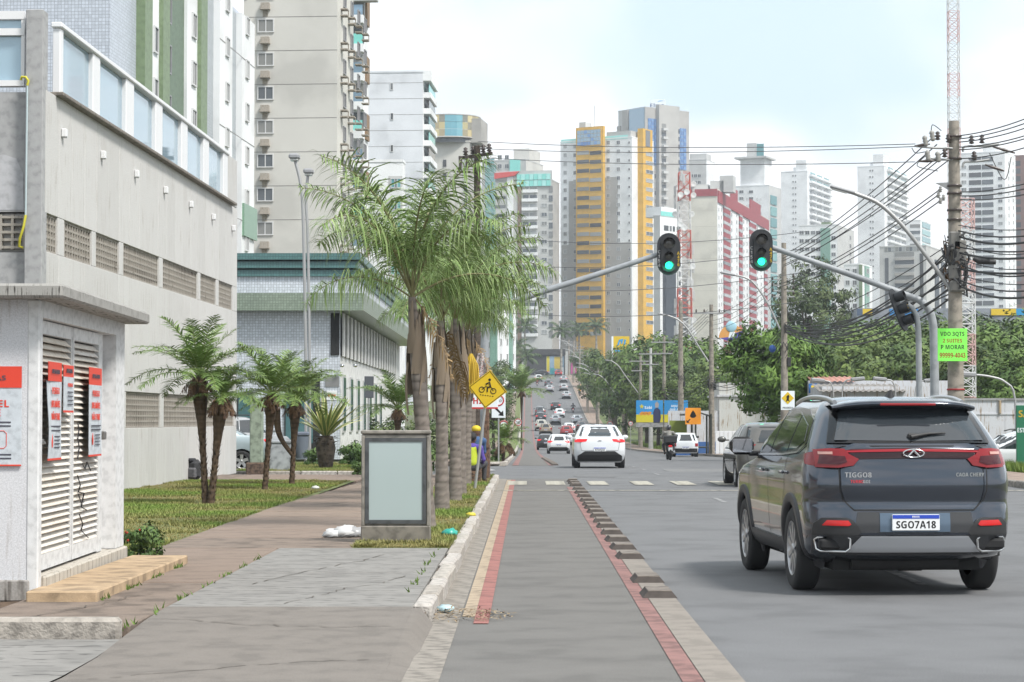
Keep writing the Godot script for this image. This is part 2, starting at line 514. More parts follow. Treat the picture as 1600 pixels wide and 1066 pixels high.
func build_left_ground() -> void:
	var m_walk := [worn("walk_a", lin(0.275, 0.208, 0.165), 0.93, 0, 0.3, 0.4), worn("walk_b", lin(0.29, 0.22, 0.172), 0.93, 0, 0.27, 0.4), worn("walk_c", lin(0.258, 0.2, 0.16), 0.93, 1, 0.33, 0.3)]
	var m_kerb := [worn("kerb_a", lin(0.5, 0.46, 0.41), 0.9, 1, 1.3, 0.5), worn("kerb_b", lin(0.43, 0.39, 0.345), 0.9, 1, 1.1, 0.5), worn("kerb_c", lin(0.54, 0.5, 0.46), 0.9, 1, 1.5, 0.5)]
	var m_grey := worn("drive_concrete", lin(0.232, 0.222, 0.208), 0.92, 0, 0.23, 0.6)
	# brush-marked driveway: streaks across the way people walk
	m_grey.detail_albedo = streak_tex(); m_grey.uv2_scale = Vector3(0.3, 0.3, 0.3)
	var m_brown := worn("front_concrete", lin(0.222, 0.197, 0.174), 0.92, 0, 0.37, 0.3)
	gritty(m_brown, 1.5)
	for q in m_walk: gritty(q, 1.4)
	var m_soil := worn("soil", lin(0.13, 0.085, 0.055), 0.98, 2, 1.0)
	# soil bed under everything on the left block
	strip("planting_soil", 12, 58, 3, kx(-30.0), kx(-0.77), func(d): return wy(d) - 0.035, m_soil, 3)
	# kerb
	var k := holder("kerb")
	kerb_stones(k, -0.785, 17.2, 57.2, m_kerb)
	for i in 5:
		var a := PI / 2 * (i + 0.5) / 5
		var o := obj("kerb_stone", MB.new().cbox(Vector3.ZERO, Vector3(0.15, 0.17, 0.34), 0.02), m_kerb[i % 3], k)
		o.position = Vector3(-1.81 + cos(a) * 1.02, 0.06, -(57.2 + sin(a) * 1.02)); o.rotation.y = a
	# sidewalk slabs of uneven tone
	var walk := holder("sidewalk")
	var d := 24.9
	while d < 58:
		var l: float = rng.randf_range(1.7, 2.3)
		var e := minf(d + l, 58.0)
		slab("slab", -4.12 + (0.3 * smoothstep(35, 50, d)), -1.93, d, e - 0.016, wy(d) + rng.randf_range(-0.003, 0.005), 0.08, m_walk[rng.randi() % 3], walk)
		d = e
	for i in 9:      # path across to the building
		slab("slab", -13.5 + i * 1.06, -12.46 + i * 1.06, 52.5, 58.0, wy(50) + 0.002 + rng.randf_range(-0.003, 0.004), 0.08, m_walk[rng.randi() % 3], walk)
	# driveway slabs and the strip before the cabinet
	var drive := holder("driveway")
	slab("slab", -2.74, -0.87, 20.9, 24.85, wy(22), 0.09, m_grey, drive, 0.006)
	slab("slab", -2.74, -0.87, 17.1, 20.885, wy(22) - 0.001, 0.09, m_grey, drive, 0.006)
	slab("slab", -4.6, -2.765, 19.7, 24.85, wy(22) - 0.004, 0.09, m_walk[0], drive)
	slab("slab", -4.0, -2.765, 15.62, 19.68, wy(22) - 0.008, 0.09, m_walk[2], drive)
	# the apron sloping to the road
	strip("driveway_apron", 6, 17.09, 1.0, func(dd): return -2.74 if dd > 14.0 else -2.74 - (14.0 - dd) * 0.05, kx(-0.86), func(dd): return gy(dd) + lerpf(0.012, 0.128, smoothstep(13.2, 17.0, dd)), m_brown, 5)
	strip("driveway_apron", 6, 15.3, 1.0, kx(-9.0), func(dd): return -2.76 if dd > 14.0 else -2.76 - (14.0 - dd) * 0.05, func(dd): return gy(dd) + lerpf(0.012, 0.085, smoothstep(13.2, 17.0, dd)), m_grey, 4)
	var fl := []
	for i in 12:
		var dd := 6.0 + i
		var y := gy(dd) + lerpf(0.012, 0.128, smoothstep(13.2, 17.0, dd))
		fl.append(PackedVector3Array([Vector3(-0.87, y, -dd), Vector3(-0.80, y - 0.004, -dd), Vector3(-0.7, gy(dd) - 0.002, -dd)]))
	struct("driveway_flare", MB.new().grid(fl), m_brown)
	var ck := holder("kerb")
	for i in 5:
		var w := 0.92
		var o := obj("kerb_stone", MB.new().cbox(Vector3.ZERO, Vector3(w - 0.012, 0.2, 0.16), 0.025), m_kerb[(i + 1) % 3], ck)
		o.position = Vector3(-3.25 - i * w, 0.085 + rng.randf_range(-0.004, 0.004), -15.46); o.rotation.y = rng.randf_range(-0.01, 0.01)
	slab("entrance_step", -3.93, -3.37, 17.6, 22.3, wy(22) + 0.075, 0.1, worn("step_ochre", lin(0.5, 0.36, 0.225), 0.9, 1, 0.5, 0.3), null, 0.012).set_meta("kind", "structure")
	# far side of the side street
	var fk := holder("kerb")
	kerb_stones(fk, -0.785, 81.2, 130.0, m_kerb, 0.15, func(dd): return gy(dd) + 0.13)
	for i in 6:
		var a := PI / 2 * (i + 0.5) / 6
		var o := obj("kerb_stone", MB.new().cbox(Vector3.ZERO, Vector3(0.15, 0.17, 0.5), 0.02), m_kerb[i % 3], fk)
		o.position = Vector3(-2.61 + cos(a) * 1.82, gy(80) + 0.06, -(81.2 - sin(a) * 1.82)); o.rotation.y = -a
	for i in 22:
		var o := obj("kerb_stone", MB.new().cbox(Vector3.ZERO, Vector3(0.98, 0.17, 0.15), 0.02), m_kerb[i % 3], fk)
		o.position = Vector3(-3.3 - i, gy(80) + 0.06, -79.4)
	strip("kerb", 130, 560, 8, kx(-1.05), kx(-0.8), func(dd): return gy(dd) + 0.13, m_kerb[0], 2)
	strip("planting_soil", 79.5, 300, 6, kx(-30.0), kx(-0.95), func(dd): return gy(dd) + 0.07, m_soil, 3)
	strip("lawn", 61.6, 78.2, 4, kx(-8.2), kx(-4.4), func(dd): return gy(dd) + 0.11, worn("lawn_base", lin(0.165, 0.195, 0.06), 0.98, 1, 0.5), 3)
	for i in 38:
		var o := obj("kerb_stone", MB.new().cbox(Vector3.ZERO, Vector3(0.98, 0.17, 0.14), 0.02), m_kerb[i % 3], fk)
		if i < 4: o.position = Vector3(-7.7 + i, 0.06, -61.5)
		else: o.position = Vector3(-4.33 if i < 21 else -8.27, gy(62 + (i - 4) % 17) + 0.06, -(62.1 + (i - 4) % 17)); o.rotation.y = PI / 2
	strip("sidewalk", 82.5, 560, 8, kx(-3.6), kx(-1.95), func(dd): return gy(dd) + 0.13, m_walk[1], 2)
	var m_green := worn("lawn_base", lin(0.165, 0.195, 0.06), 0.98, 1, 0.5)
	strip("lawn", 82.0, 560, 8, kx(-1.95), kx(-1.0), func(dd): return gy(dd) + 0.11, m_green, 2)
	strip("lawn", 82.0, 560, 8, kx(-14.0), kx(-3.6), func(dd): return gy(dd) + 0.10, m_green, 3)
	strip("lawn", 22.5, 52.4, 3, kx(-8.2), kx(-4.0), func(dd): return wy(dd) - 0.005, m_green, 4)
	strip("lawn", 24.9, 57.6, 3, kx(-1.95), kx(-0.86), func(dd): return wy(dd) - 0.005, m_green, 3)
	grass_patch(-8.1, -4.45, 61.7, 78.0, 4000, 0.07, "patch of grass on the island round the sword leaved plant")
	grass_patch(-8.15, -4.13, 23.0, 52.4, 26000, 0.045, "short mown lawn between the concrete building and the brown sidewalk")
	grass_patch(-1.92, -0.87, 25.0, 57.4, 9000, 0.05, "narrow strip of mown grass under the row of kerbside palms")

func streak_tex() -> ImageTexture:
	if tex.has("streak"): return tex["streak"]
	var im := Image.create(512, 512, false, Image.FORMAT_L8)
	var a := FastNoiseLite.new(); a.frequency = 0.02; a.fractal_octaves = 3
	for j in 512:
		for i in 512:
			var w: float = a.get_noise_2d(i * 0.5, j * 0.5) * 26.0
			var s := sin((j + w) * TAU / 32.0) * 0.5 + 0.5
			var g: float = clampf(0.5 + a.get_noise_2d(i * 1.3 + 900, j * 4.0), 0, 1)
			im.set_pixel(i, j, Color.from_hsv(0, 0, 1.0 - 0.3 * pow(s, 6.0) * smoothstep(0.4, 0.75, g)))
	tex["streak"] = ImageTexture.create_from_image(im)
	return tex["streak"]

func grass_patch(x0: float, x1: float, d0: float, d1: float, n: int, h: float, label: String) -> void:
	var b := MB.new()
	var lr := RandomNumberGenerator.new(); lr.seed = 77
	for i in 7:
		var a := lr.randf() * TAU
		var o := Vector3(cos(a), 0, sin(a)) * lr.randf() * 0.05
		var s := Vector3(-sin(a), 0, cos(a)) * 0.006
		var tipp := o + Vector3(cos(a) * 0.03, lr.randf_range(0.5, 1.0) * h, sin(a) * 0.03)
		b.tint(Color(1, 1, 1).lerp(Color(1.35, 1.1, 0.75), lr.randf()))
		b.tri(o - s, o + s, tipp)
	var mm := MultiMesh.new()
	mm.transform_format = MultiMesh.TRANSFORM_3D; mm.use_colors = true; mm.mesh = b.mesh(tinted("grass_blade", 0.8, Color(0.1, 0.14, 0.03)))
	mm.instance_count = n
	var f := FastNoiseLite.new(); f.frequency = 0.35; f.fractal_octaves = 3; f.seed = 4
	for i in n:
		var x := lr.randf_range(x0, x1)
		var d := sqrt(lerpf(d0 * d0, d1 * d1, pow(lr.randf(), 1.6)))
		var g := clampf(f.get_noise_2d(x, d * 0.7) * 1.3 + 0.5, 0, 1)
		mm.set_instance_transform(i, Transform3D(Basis(Vector3.UP, lr.randf() * TAU).scaled(Vector3.ONE * lr.randf_range(0.7, 1.4) * (1.0 if g > 0.22 else 0.45)), Vector3(x, wy(d) - 0.005, -d)))
		mm.set_instance_color(i, Color(0.28, 0.23, 0.11).lerp(Color(0.155, 0.225, 0.05), g) * lr.randf_range(0.85, 1.15))
	var o := MultiMeshInstance3D.new()
	o.name = numbered("grass"); o.multimesh = mm; add_child(o)
	tag(o, label, "grass"); o.set_meta("kind", "stuff")

func build_right_ground() -> void:
	var m_kerb := [worn("kerb_r1", lin(0.36, 0.33, 0.29), 0.92, 2, 1.0), worn("kerb_r2", lin(0.31, 0.285, 0.255), 0.92, 2, 1.2)]
	var k := holder("kerb")
	kerb_stones(k, 11.28, 46, 64.0, m_kerb, 0.16, func(d): return gy(d) + 0.14)
	strip("kerb", 64, 600, 6, func(d): return kerb_r(d) + 0.0, func(d): return kerb_r(d) + 0.16, func(d): return gy(d) + 0.14, m_kerb[0], 2)
	strip("kerb_face", 64, 600, 6, func(d): return kerb_r(d) - 0.012, func(d): return kerb_r(d) + 0.002, func(d): return gy(d) + 0.07, m_kerb[1], 2)
	var fr := []
	for i in 108:
		var d := 64.0 + i * 5.0
		fr.append(PackedVector3Array([Vector3(kerb_r(d) - 0.01, gy(d) - 0.02, -d), Vector3(kerb_r(d) - 0.004, gy(d) + 0.14, -d)]))
	struct("kerb_face", MB.new().grid(fr, false, true), m_kerb[1])
	var m_pink := worn("walk_brick", lin(0.33, 0.25, 0.2), 0.93, 1, 0.4)
	strip("sidewalk", 40, 600, 6, func(d): return kerb_r(d) + 0.15, func(d): return kerb_r(d) + 2.2, func(d): return gy(d) + 0.12, m_pink, 2)
	strip("lawn", 44, 560, 6, func(d): return kerb_r(d) + 2.2, func(d): return kerb_r(d) + (3.3 if d < 120 else 6.0), func(d): return gy(d) + 0.11, worn("verge_base", lin(0.13, 0.17, 0.045), 0.98, 2, 0.5), 3)
	# verge grass is tall by the right-hand kerb
	var b := MB.new()
	var lr := RandomNumberGenerator.new(); lr.seed = 5
	for i in 9:
		var a := lr.randf() * TAU
		var o := Vector3(cos(a), 0, sin(a)) * lr.randf() * 0.08
		b.tint(Color(1, 1, 1).lerp(Color(1.3, 1.15, 0.8), lr.randf()))
		b.tri(o - Vector3(-sin(a), 0, cos(a)) * 0.012, o + Vector3(-sin(a), 0, cos(a)) * 0.012, o + Vector3(cos(a) * 0.08, lr.randf_range(0.14, 0.26), sin(a) * 0.08))
	var mm := MultiMesh.new()
	mm.transform_format = MultiMesh.TRANSFORM_3D; mm.use_colors = true; mm.mesh = b.mesh(tinted("grass_blade"))
	mm.instance_count = 5000
	for i in 5000:
		var d := lr.randf_range(48, 76) if i < 2200 else lr.randf_range(130, 260)
		var x := kerb_r(d) + lr.randf_range(2.25, 3.3 if i < 2200 else 6.0)
		mm.set_instance_transform(i, Transform3D(Basis(Vector3.UP, lr.randf() * TAU).scaled(Vector3.ONE * lr.randf_range(0.7, 1.3)), Vector3(x, gy(d) + 0.1, -d)))
		mm.set_instance_color(i, Color(0.16, 0.2, 0.05).lerp(Color(0.1, 0.17, 0.03), lr.randf()))
	var o := MultiMeshInstance3D.new()
	o.name = numbered("grass"); o.multimesh = mm; add_child(o)
	tag(o, "tall green grass on the verge behind the far kerb", "grass"); o.set_meta("kind", "stuff")

# ------------------------------------------------------------------ vehicles: stacked plan outlines, rear at +z
class Shell:
	var p: Array                         # [y, z front, z rear, half width] from sill to roof
	var rr := 0.32                       # rear corner radius
	var rf := 0.5
	var kr := 0.05                       # rear bulge
	func at(y: float) -> Array:
		if y <= p[0][0]: return p[0]
		for i in range(1, p.size()):
			if y <= p[i][0]:
				var t: float = (y - p[i - 1][0]) / maxf(p[i][0] - p[i - 1][0], 1e-5)
				return [y, lerpf(p[i - 1][1], p[i][1], t), lerpf(p[i - 1][2], p[i][2], t), lerpf(p[i - 1][3], p[i][3], t)]
		return p[-1]
	func rear(x: float, y: float) -> float:
		var a := at(y)
		var w: float = a[3]
		var r := minf(rr, w * 0.6)
		var dx := absf(x) - (w - r)
		return a[2] - kr * minf(1.0, pow(absf(x) / w, 2)) - (r - sqrt(maxf(r * r - dx * dx, 0.0)) if dx > 0 else 0.0)
	func side(z: float, y: float) -> float:
		var a := at(y)
		var w: float = a[3] * (1.0 - 0.012 * pow(z / 2.0, 2))
		var r := minf(rr, a[3] * 0.6)
		var dz: float = z - (a[2] - kr - r)
		if dz > 0: return w - r + sqrt(maxf(r * r - dz * dz, 0.0))
		var f := minf(rf, a[3] * 0.7)
		dz = (a[1] + f) - z
		if dz > 0: return w - f + sqrt(maxf(f * f - dz * dz, 0.0))
		return w
	func pos(face: String, a: float, b: float, off: float) -> Vector3:
		if face == "r": return Vector3(a, b, rear(a, b) + off)
		if face == "f":
			var q := at(b)
			return Vector3(a, b, q[1] + 0.18 * pow(absf(a) / q[3], 2.4) - off)
		var x := side(a, b) + off
		return Vector3(-x if face == "l" else x, b, a)

func skin(s: Shell, poly: Array, face: String, off: float, mb: MB, deep := 0.012, level := 2) -> MB:
	var pg := PackedVector2Array()
	for e in poly: pg.append(Vector2(e[0], e[1]))
	if not Geometry2D.is_polygon_clockwise(pg) and false: pg.reverse()
	var tr := Geometry2D.triangulate_polygon(pg)
	var list := []
	for i in range(0, tr.size(), 3): list.append([pg[tr[i]], pg[tr[i + 1]], pg[tr[i + 2]]])
	for k in level:
		var nx := []
		for q in list:
			var a: Vector2 = (q[0] + q[1]) / 2; var b: Vector2 = (q[1] + q[2]) / 2; var c: Vector2 = (q[2] + q[0]) / 2
			nx.append_array([[q[0], a, c], [a, q[1], b], [c, b, q[2]], [a, b, c]])
		list = nx
	var out := -1.0 if face == "l" or face == "f" else 1.0
	if face == "r" or face == "f": out *= 1.0
	for q in list:
		var k := mb.v.size()
		var want := Vector3(0, 0, 1) if face == "r" else Vector3(0, 0, -1) if face == "f" else Vector3(-1 if face == "l" else 1, 0, 0)
		for e in q:
			var o := s.pos(face, e.x, e.y, off)
			var n := (s.pos(face, e.x + 0.02, e.y, off) - s.pos(face, e.x - 0.02, e.y, off)).cross(s.pos(face, e.x, e.y + 0.02, off) - s.pos(face, e.x, e.y - 0.02, off)).normalized()
			if n.dot(want) < 0: n = -n
			mb._p(o, n)
		var g := (mb.v[k + 1] - mb.v[k]).cross(mb.v[k + 2] - mb.v[k])
		if g.dot(mb.t.basis * want) > 0: mb.ix.append_array(PackedInt32Array([k, k + 2, k + 1]))
		else: mb.ix.append_array(PackedInt32Array([k, k + 1, k + 2]))
	for i in pg.size():
		for j in 4:
			var a := pg[i].lerp(pg[(i + 1) % pg.size()], j / 4.0); var b := pg[i].lerp(pg[(i + 1) % pg.size()], (j + 1) / 4.0)
			mb.quad(s.pos(face, a.x, a.y, off), s.pos(face, b.x, b.y, off), s.pos(face, b.x, b.y, off - deep), s.pos(face, a.x, a.y, off - deep))
	return mb

func mirror2(poly: Array) -> Array: return poly.map(func(e): return [-e[0], e[1]])

# a thin line (seam, trim) along points on the shell
func seam(s: Shell, pts: Array, face: String, off: float, w: float, mb: MB) -> MB:
	for i in pts.size() - 1:
		var a := Vector2(pts[i][0], pts[i][1]); var b := Vector2(pts[i + 1][0], pts[i + 1][1])
		var o := (b - a).orthogonal().normalized() * w / 2
		for j in 4:
			var u := a.lerp(b, j / 4.0); var q := a.lerp(b, (j + 1) / 4.0)
			mb.quad(s.pos(face, u.x - o.x, u.y - o.y, off), s.pos(face, q.x - o.x, q.y - o.y, off), s.pos(face, q.x + o.x, q.y + o.y, off), s.pos(face, u.x + o.x, u.y + o.y, off))
	return mb

func shell_mesh(s: Shell, axles: Array, wr: float, ns := 44) -> MB:
	var ys := []
	for i in s.p.size() - 1:
		var n := maxi(1, ceili((s.p[i + 1][0] - s.p[i][0]) / 0.055))
		for j in n: ys.append(lerpf(s.p[i][0], s.p[i + 1][0], float(j) / n))
	ys.append(s.p[-1][0])
	var rows := []
	for y in ys:
		var a := s.at(y)
		var ring := PackedVector3Array()
		var w: float = a[3]
		var f := minf(s.rf, w * 0.7)
		var r := minf(s.rr, w * 0.6)
		var z0: float = a[1] + f
		var z1: float = a[2] - s.kr - r
		for i in range(0, 9): ring.append(Vector3(lerpf(w - r, -(w - r), i / 8.0), y, s.rear(lerpf(w - r, -(w - r), i / 8.0), y)))
		for i in range(1, 5):
			var g := PI / 2 * i / 5
			ring.append(Vector3(-(w - r) - sin(g) * r, y, a[2] - s.kr - r + cos(g) * r))
		for i in range(0, ns + 1):
			var z := lerpf(z1, z0, float(i) / ns)
			ring.append(Vector3(-s.side(z, y), y, z))
		for i in range(1, 6):
			var g := PI / 2 * i / 6
			ring.append(Vector3(-(w - f) - cos(g) * f, y, a[1] + f - sin(g) * f))
		for i in range(0, 7):
			var x := lerpf(-(w - f), w - f, i / 6.0)
			ring.append(Vector3(x, y, a[1] - 0.05 * (1.0 - pow(x / maxf(w - f, 0.01), 2))))
		for i in range(5, 0, -1):
			var g := PI / 2 * i / 6
			ring.append(Vector3((w - f) + cos(g) * f, y, a[1] + f - sin(g) * f))
		for i in range(0, ns + 1):
			var z := lerpf(z0, z1, float(i) / ns)
			ring.append(Vector3(s.side(z, y), y, z))
		for i in range(4, 0, -1):
			var g := PI / 2 * i / 5
			ring.append(Vector3((w - r) + sin(g) * r, y, a[2] - s.kr - r + cos(g) * r))
		rows.append(ring)
	# cut the wheel arches
	var R := rows.size(); var C: int = rows[0].size()
	var hide := PackedByteArray(); hide.resize(R * C)
	var rad := wr + 0.055
	for az in axles:
		var inside := PackedByteArray(); inside.resize(R * C)
		for r in R:
			for q in C:
				var v: Vector3 = rows[r][q]
				if absf(v.x) > s.at(ys[r])[3] * 0.75 and Vector2(v.z - az, v.y - wr).length() < rad: inside[r * C + q] = 1
		for r in R:
			for q in C:
				if not inside[r * C + q]: continue
				var edge := false
				for e in [[-1, 0], [1, 0], [0, -1], [0, 1], [-1, -1], [1, 1], [-1, 1], [1, -1]]:
					var r2: int = r + e[0]
					var q2: int = (q + e[1] + C) % C
					if r2 < 0 or r2 >= R: continue
					if not inside[r2 * C + q2]: edge = true
				if edge:
					var v: Vector3 = rows[r][q]
					var dirv := Vector2(v.z - az, v.y - wr).normalized() * rad
					rows[r][q] = Vector3(v.x, wr + dirv.y if r > 0 else v.y, az + dirv.x)
				else: hide[r * C + q] = 1
	var mb := mk()
	mb.grid(rows, true, true, hide)
	var top := Vector3(0, ys[-1] + 0.004, (s.p[-1][1] + s.p[-1][2]) / 2)
	for q in C: mb.tri(rows[-1][q], rows[-1][(q + 1) % C], top)
	var mid := Vector3(0, ys[0], 0)
	for q in C: mb.tri(rows[0][(q + 1) % C], rows[0][q], mid)
	return mb

func wheel_mesh(wr: float, fancy: bool) -> Array:
	var key := "wheel%.2f%s" % [wr, fancy]
	if tex.has(key): return tex[key]
	var b := Basis(Vector3.BACK, PI / 2)     # y axis -> -x (outer face of a left wheel)
	var ty := mk()
	var seg := 40 if fancy else 22
	var ri := wr * 0.66
	ty.lathe([Vector2(ri, -0.1), Vector2(wr * 0.9, -0.11), Vector2(wr * 0.985, -0.085), Vector2(wr, -0.05), Vector2(wr, 0.05), Vector2(wr * 0.985, 0.085), Vector2(wr * 0.9, 0.11), Vector2(ri + 0.006, 0.1), Vector2(ri, 0.07)], seg, Vector3.ZERO, b)
	var rim := mk()
	rim.lathe([Vector2(ri, 0.1), Vector2(ri * 0.95, 0.098), Vector2(ri * 0.92, 0.06)], seg, Vector3.ZERO, b)
	var brl := mk().lathe([Vector2(ri * 0.92, 0.06), Vector2(ri * 0.88, -0.05), Vector2(0.0, -0.06)], seg, Vector3.ZERO, b)
	var rm := ArrayMesh.new()
	var spk := 10 if fancy else 5
	for i in spk:
		var a := TAU * i / spk
		var u := Vector3(0, cos(a), sin(a)); var o := Vector3(0, -sin(a), cos(a))
		var w0 := ri * (0.07 if fancy else 0.2); var w1 := ri * (0.105 if fancy else 0.24)
		var x0 := -0.085; var x1 := -0.094
		var A := u * ri * 0.16; var B := u * ri * 0.93
		rim.quad(A - o * w0 + Vector3(x0, 0, 0), A + o * w0 + Vector3(x0, 0, 0), B + o * w1 + Vector3(x1, 0, 0), B - o * w1 + Vector3(x1, 0, 0))
		for sgn in [-1, 1]:
			rim.quad(A + o * w0 * sgn + Vector3(x0, 0, 0), B + o * w1 * sgn + Vector3(x1, 0, 0), B + o * w1 * sgn + Vector3(0, 0, 0), A + o * w0 * sgn + Vector3(0, 0, 0))
	rim.lathe([Vector2(ri * 0.2, 0.0), Vector2(ri * 0.2, 0.088), Vector2(ri * 0.14, 0.1), Vector2(0.0, 0.1)], 14, Vector3.ZERO, b)
	rim.add_to(rm, mat("rim_alloy", lin(0.42, 0.42, 0.43), 0.3, 0.7)); brl.add_to(rm, mat("rim_barrel", lin(0.03, 0.03, 0.032), 0.6, 0.3))
	tex[key] = [ty.mesh(mat("tyre", lin(0.022, 0.022, 0.023), 0.85)), rm]
	return tex[key]

func wheels(o: Node3D, axles: Array, wr: float, w: float, fancy := false, steel := false) -> void:
	var wm := wheel_mesh(wr, fancy)
	for az in axles:
		for sd in [-1, 1]:
			var n := Node3D.new()
			n.name = "wheel"; o.add_child(n, true)
			n.position = Vector3(sd * (w - 0.115), wr, az)
			if sd > 0: n.rotation.y = PI
			obj("tyre", wm[0], null, n)
			obj("rim", wm[1], mat("rim_dark", lin(0.06, 0.06, 0.065), 0.5, 0.4) if steel else null, n)
	var rad := wr + 0.05
	for az in axles:
		for sd in [-1.0, 1.0]:
			var wh := mk()
			var rw := []
			for i in 15:
				var a := lerpf(-0.12, PI + 0.12, i / 14.0)
				var q := Vector3(0, wr + sin(a) * rad, az + cos(a) * rad)
				rw.append(PackedVector3Array([q + Vector3(sd * (w - 0.02), 0, 0), q + Vector3(sd * (w - 0.3), 0, 0), Vector3(sd * (w - 0.3), wr * 0.9, az)]))
			wh.grid(rw, false, sd < 0)
			obj("wheel_housing", wh, mat("underbody", lin(0.015, 0.015, 0.015), 0.9), o)

func plate(o: Node3D, s: String, y: float, z: float, sc := 1.0, tilt := 0.0) -> void:
	var b := mk()
	b.cbox(Vector3.ZERO, Vector3(0.40, 0.13, 0.012), 0.006)
	var n := obj("licence_plate", b, mat("plate_white", lin(0.72, 0.73, 0.74), 0.4), o)
	n.position = Vector3(0, y, z); n.rotation.x = tilt
	n.scale = Vector3.ONE * sc
	obj("plate_band", mk().box(Vector3(0, 0.047, 0.0075), Vector3(0.392, 0.03, 0.003)), mat("plate_blue", lin(0.02, 0.06, 0.42), 0.4), n)
	text(n, s, 0.058, Vector3(0, -0.018, 0.0065), Basis.IDENTITY, mat("plate_ink", lin(0.02, 0.02, 0.03), 0.5), 0.002, "plate_lettering", 0.98)
	text(n, "BRASIL", 0.014, Vector3(0, 0.047, 0.0095), Basis.IDENTITY, mat("plate_white", Color.WHITE), 0.001, "plate_lettering")

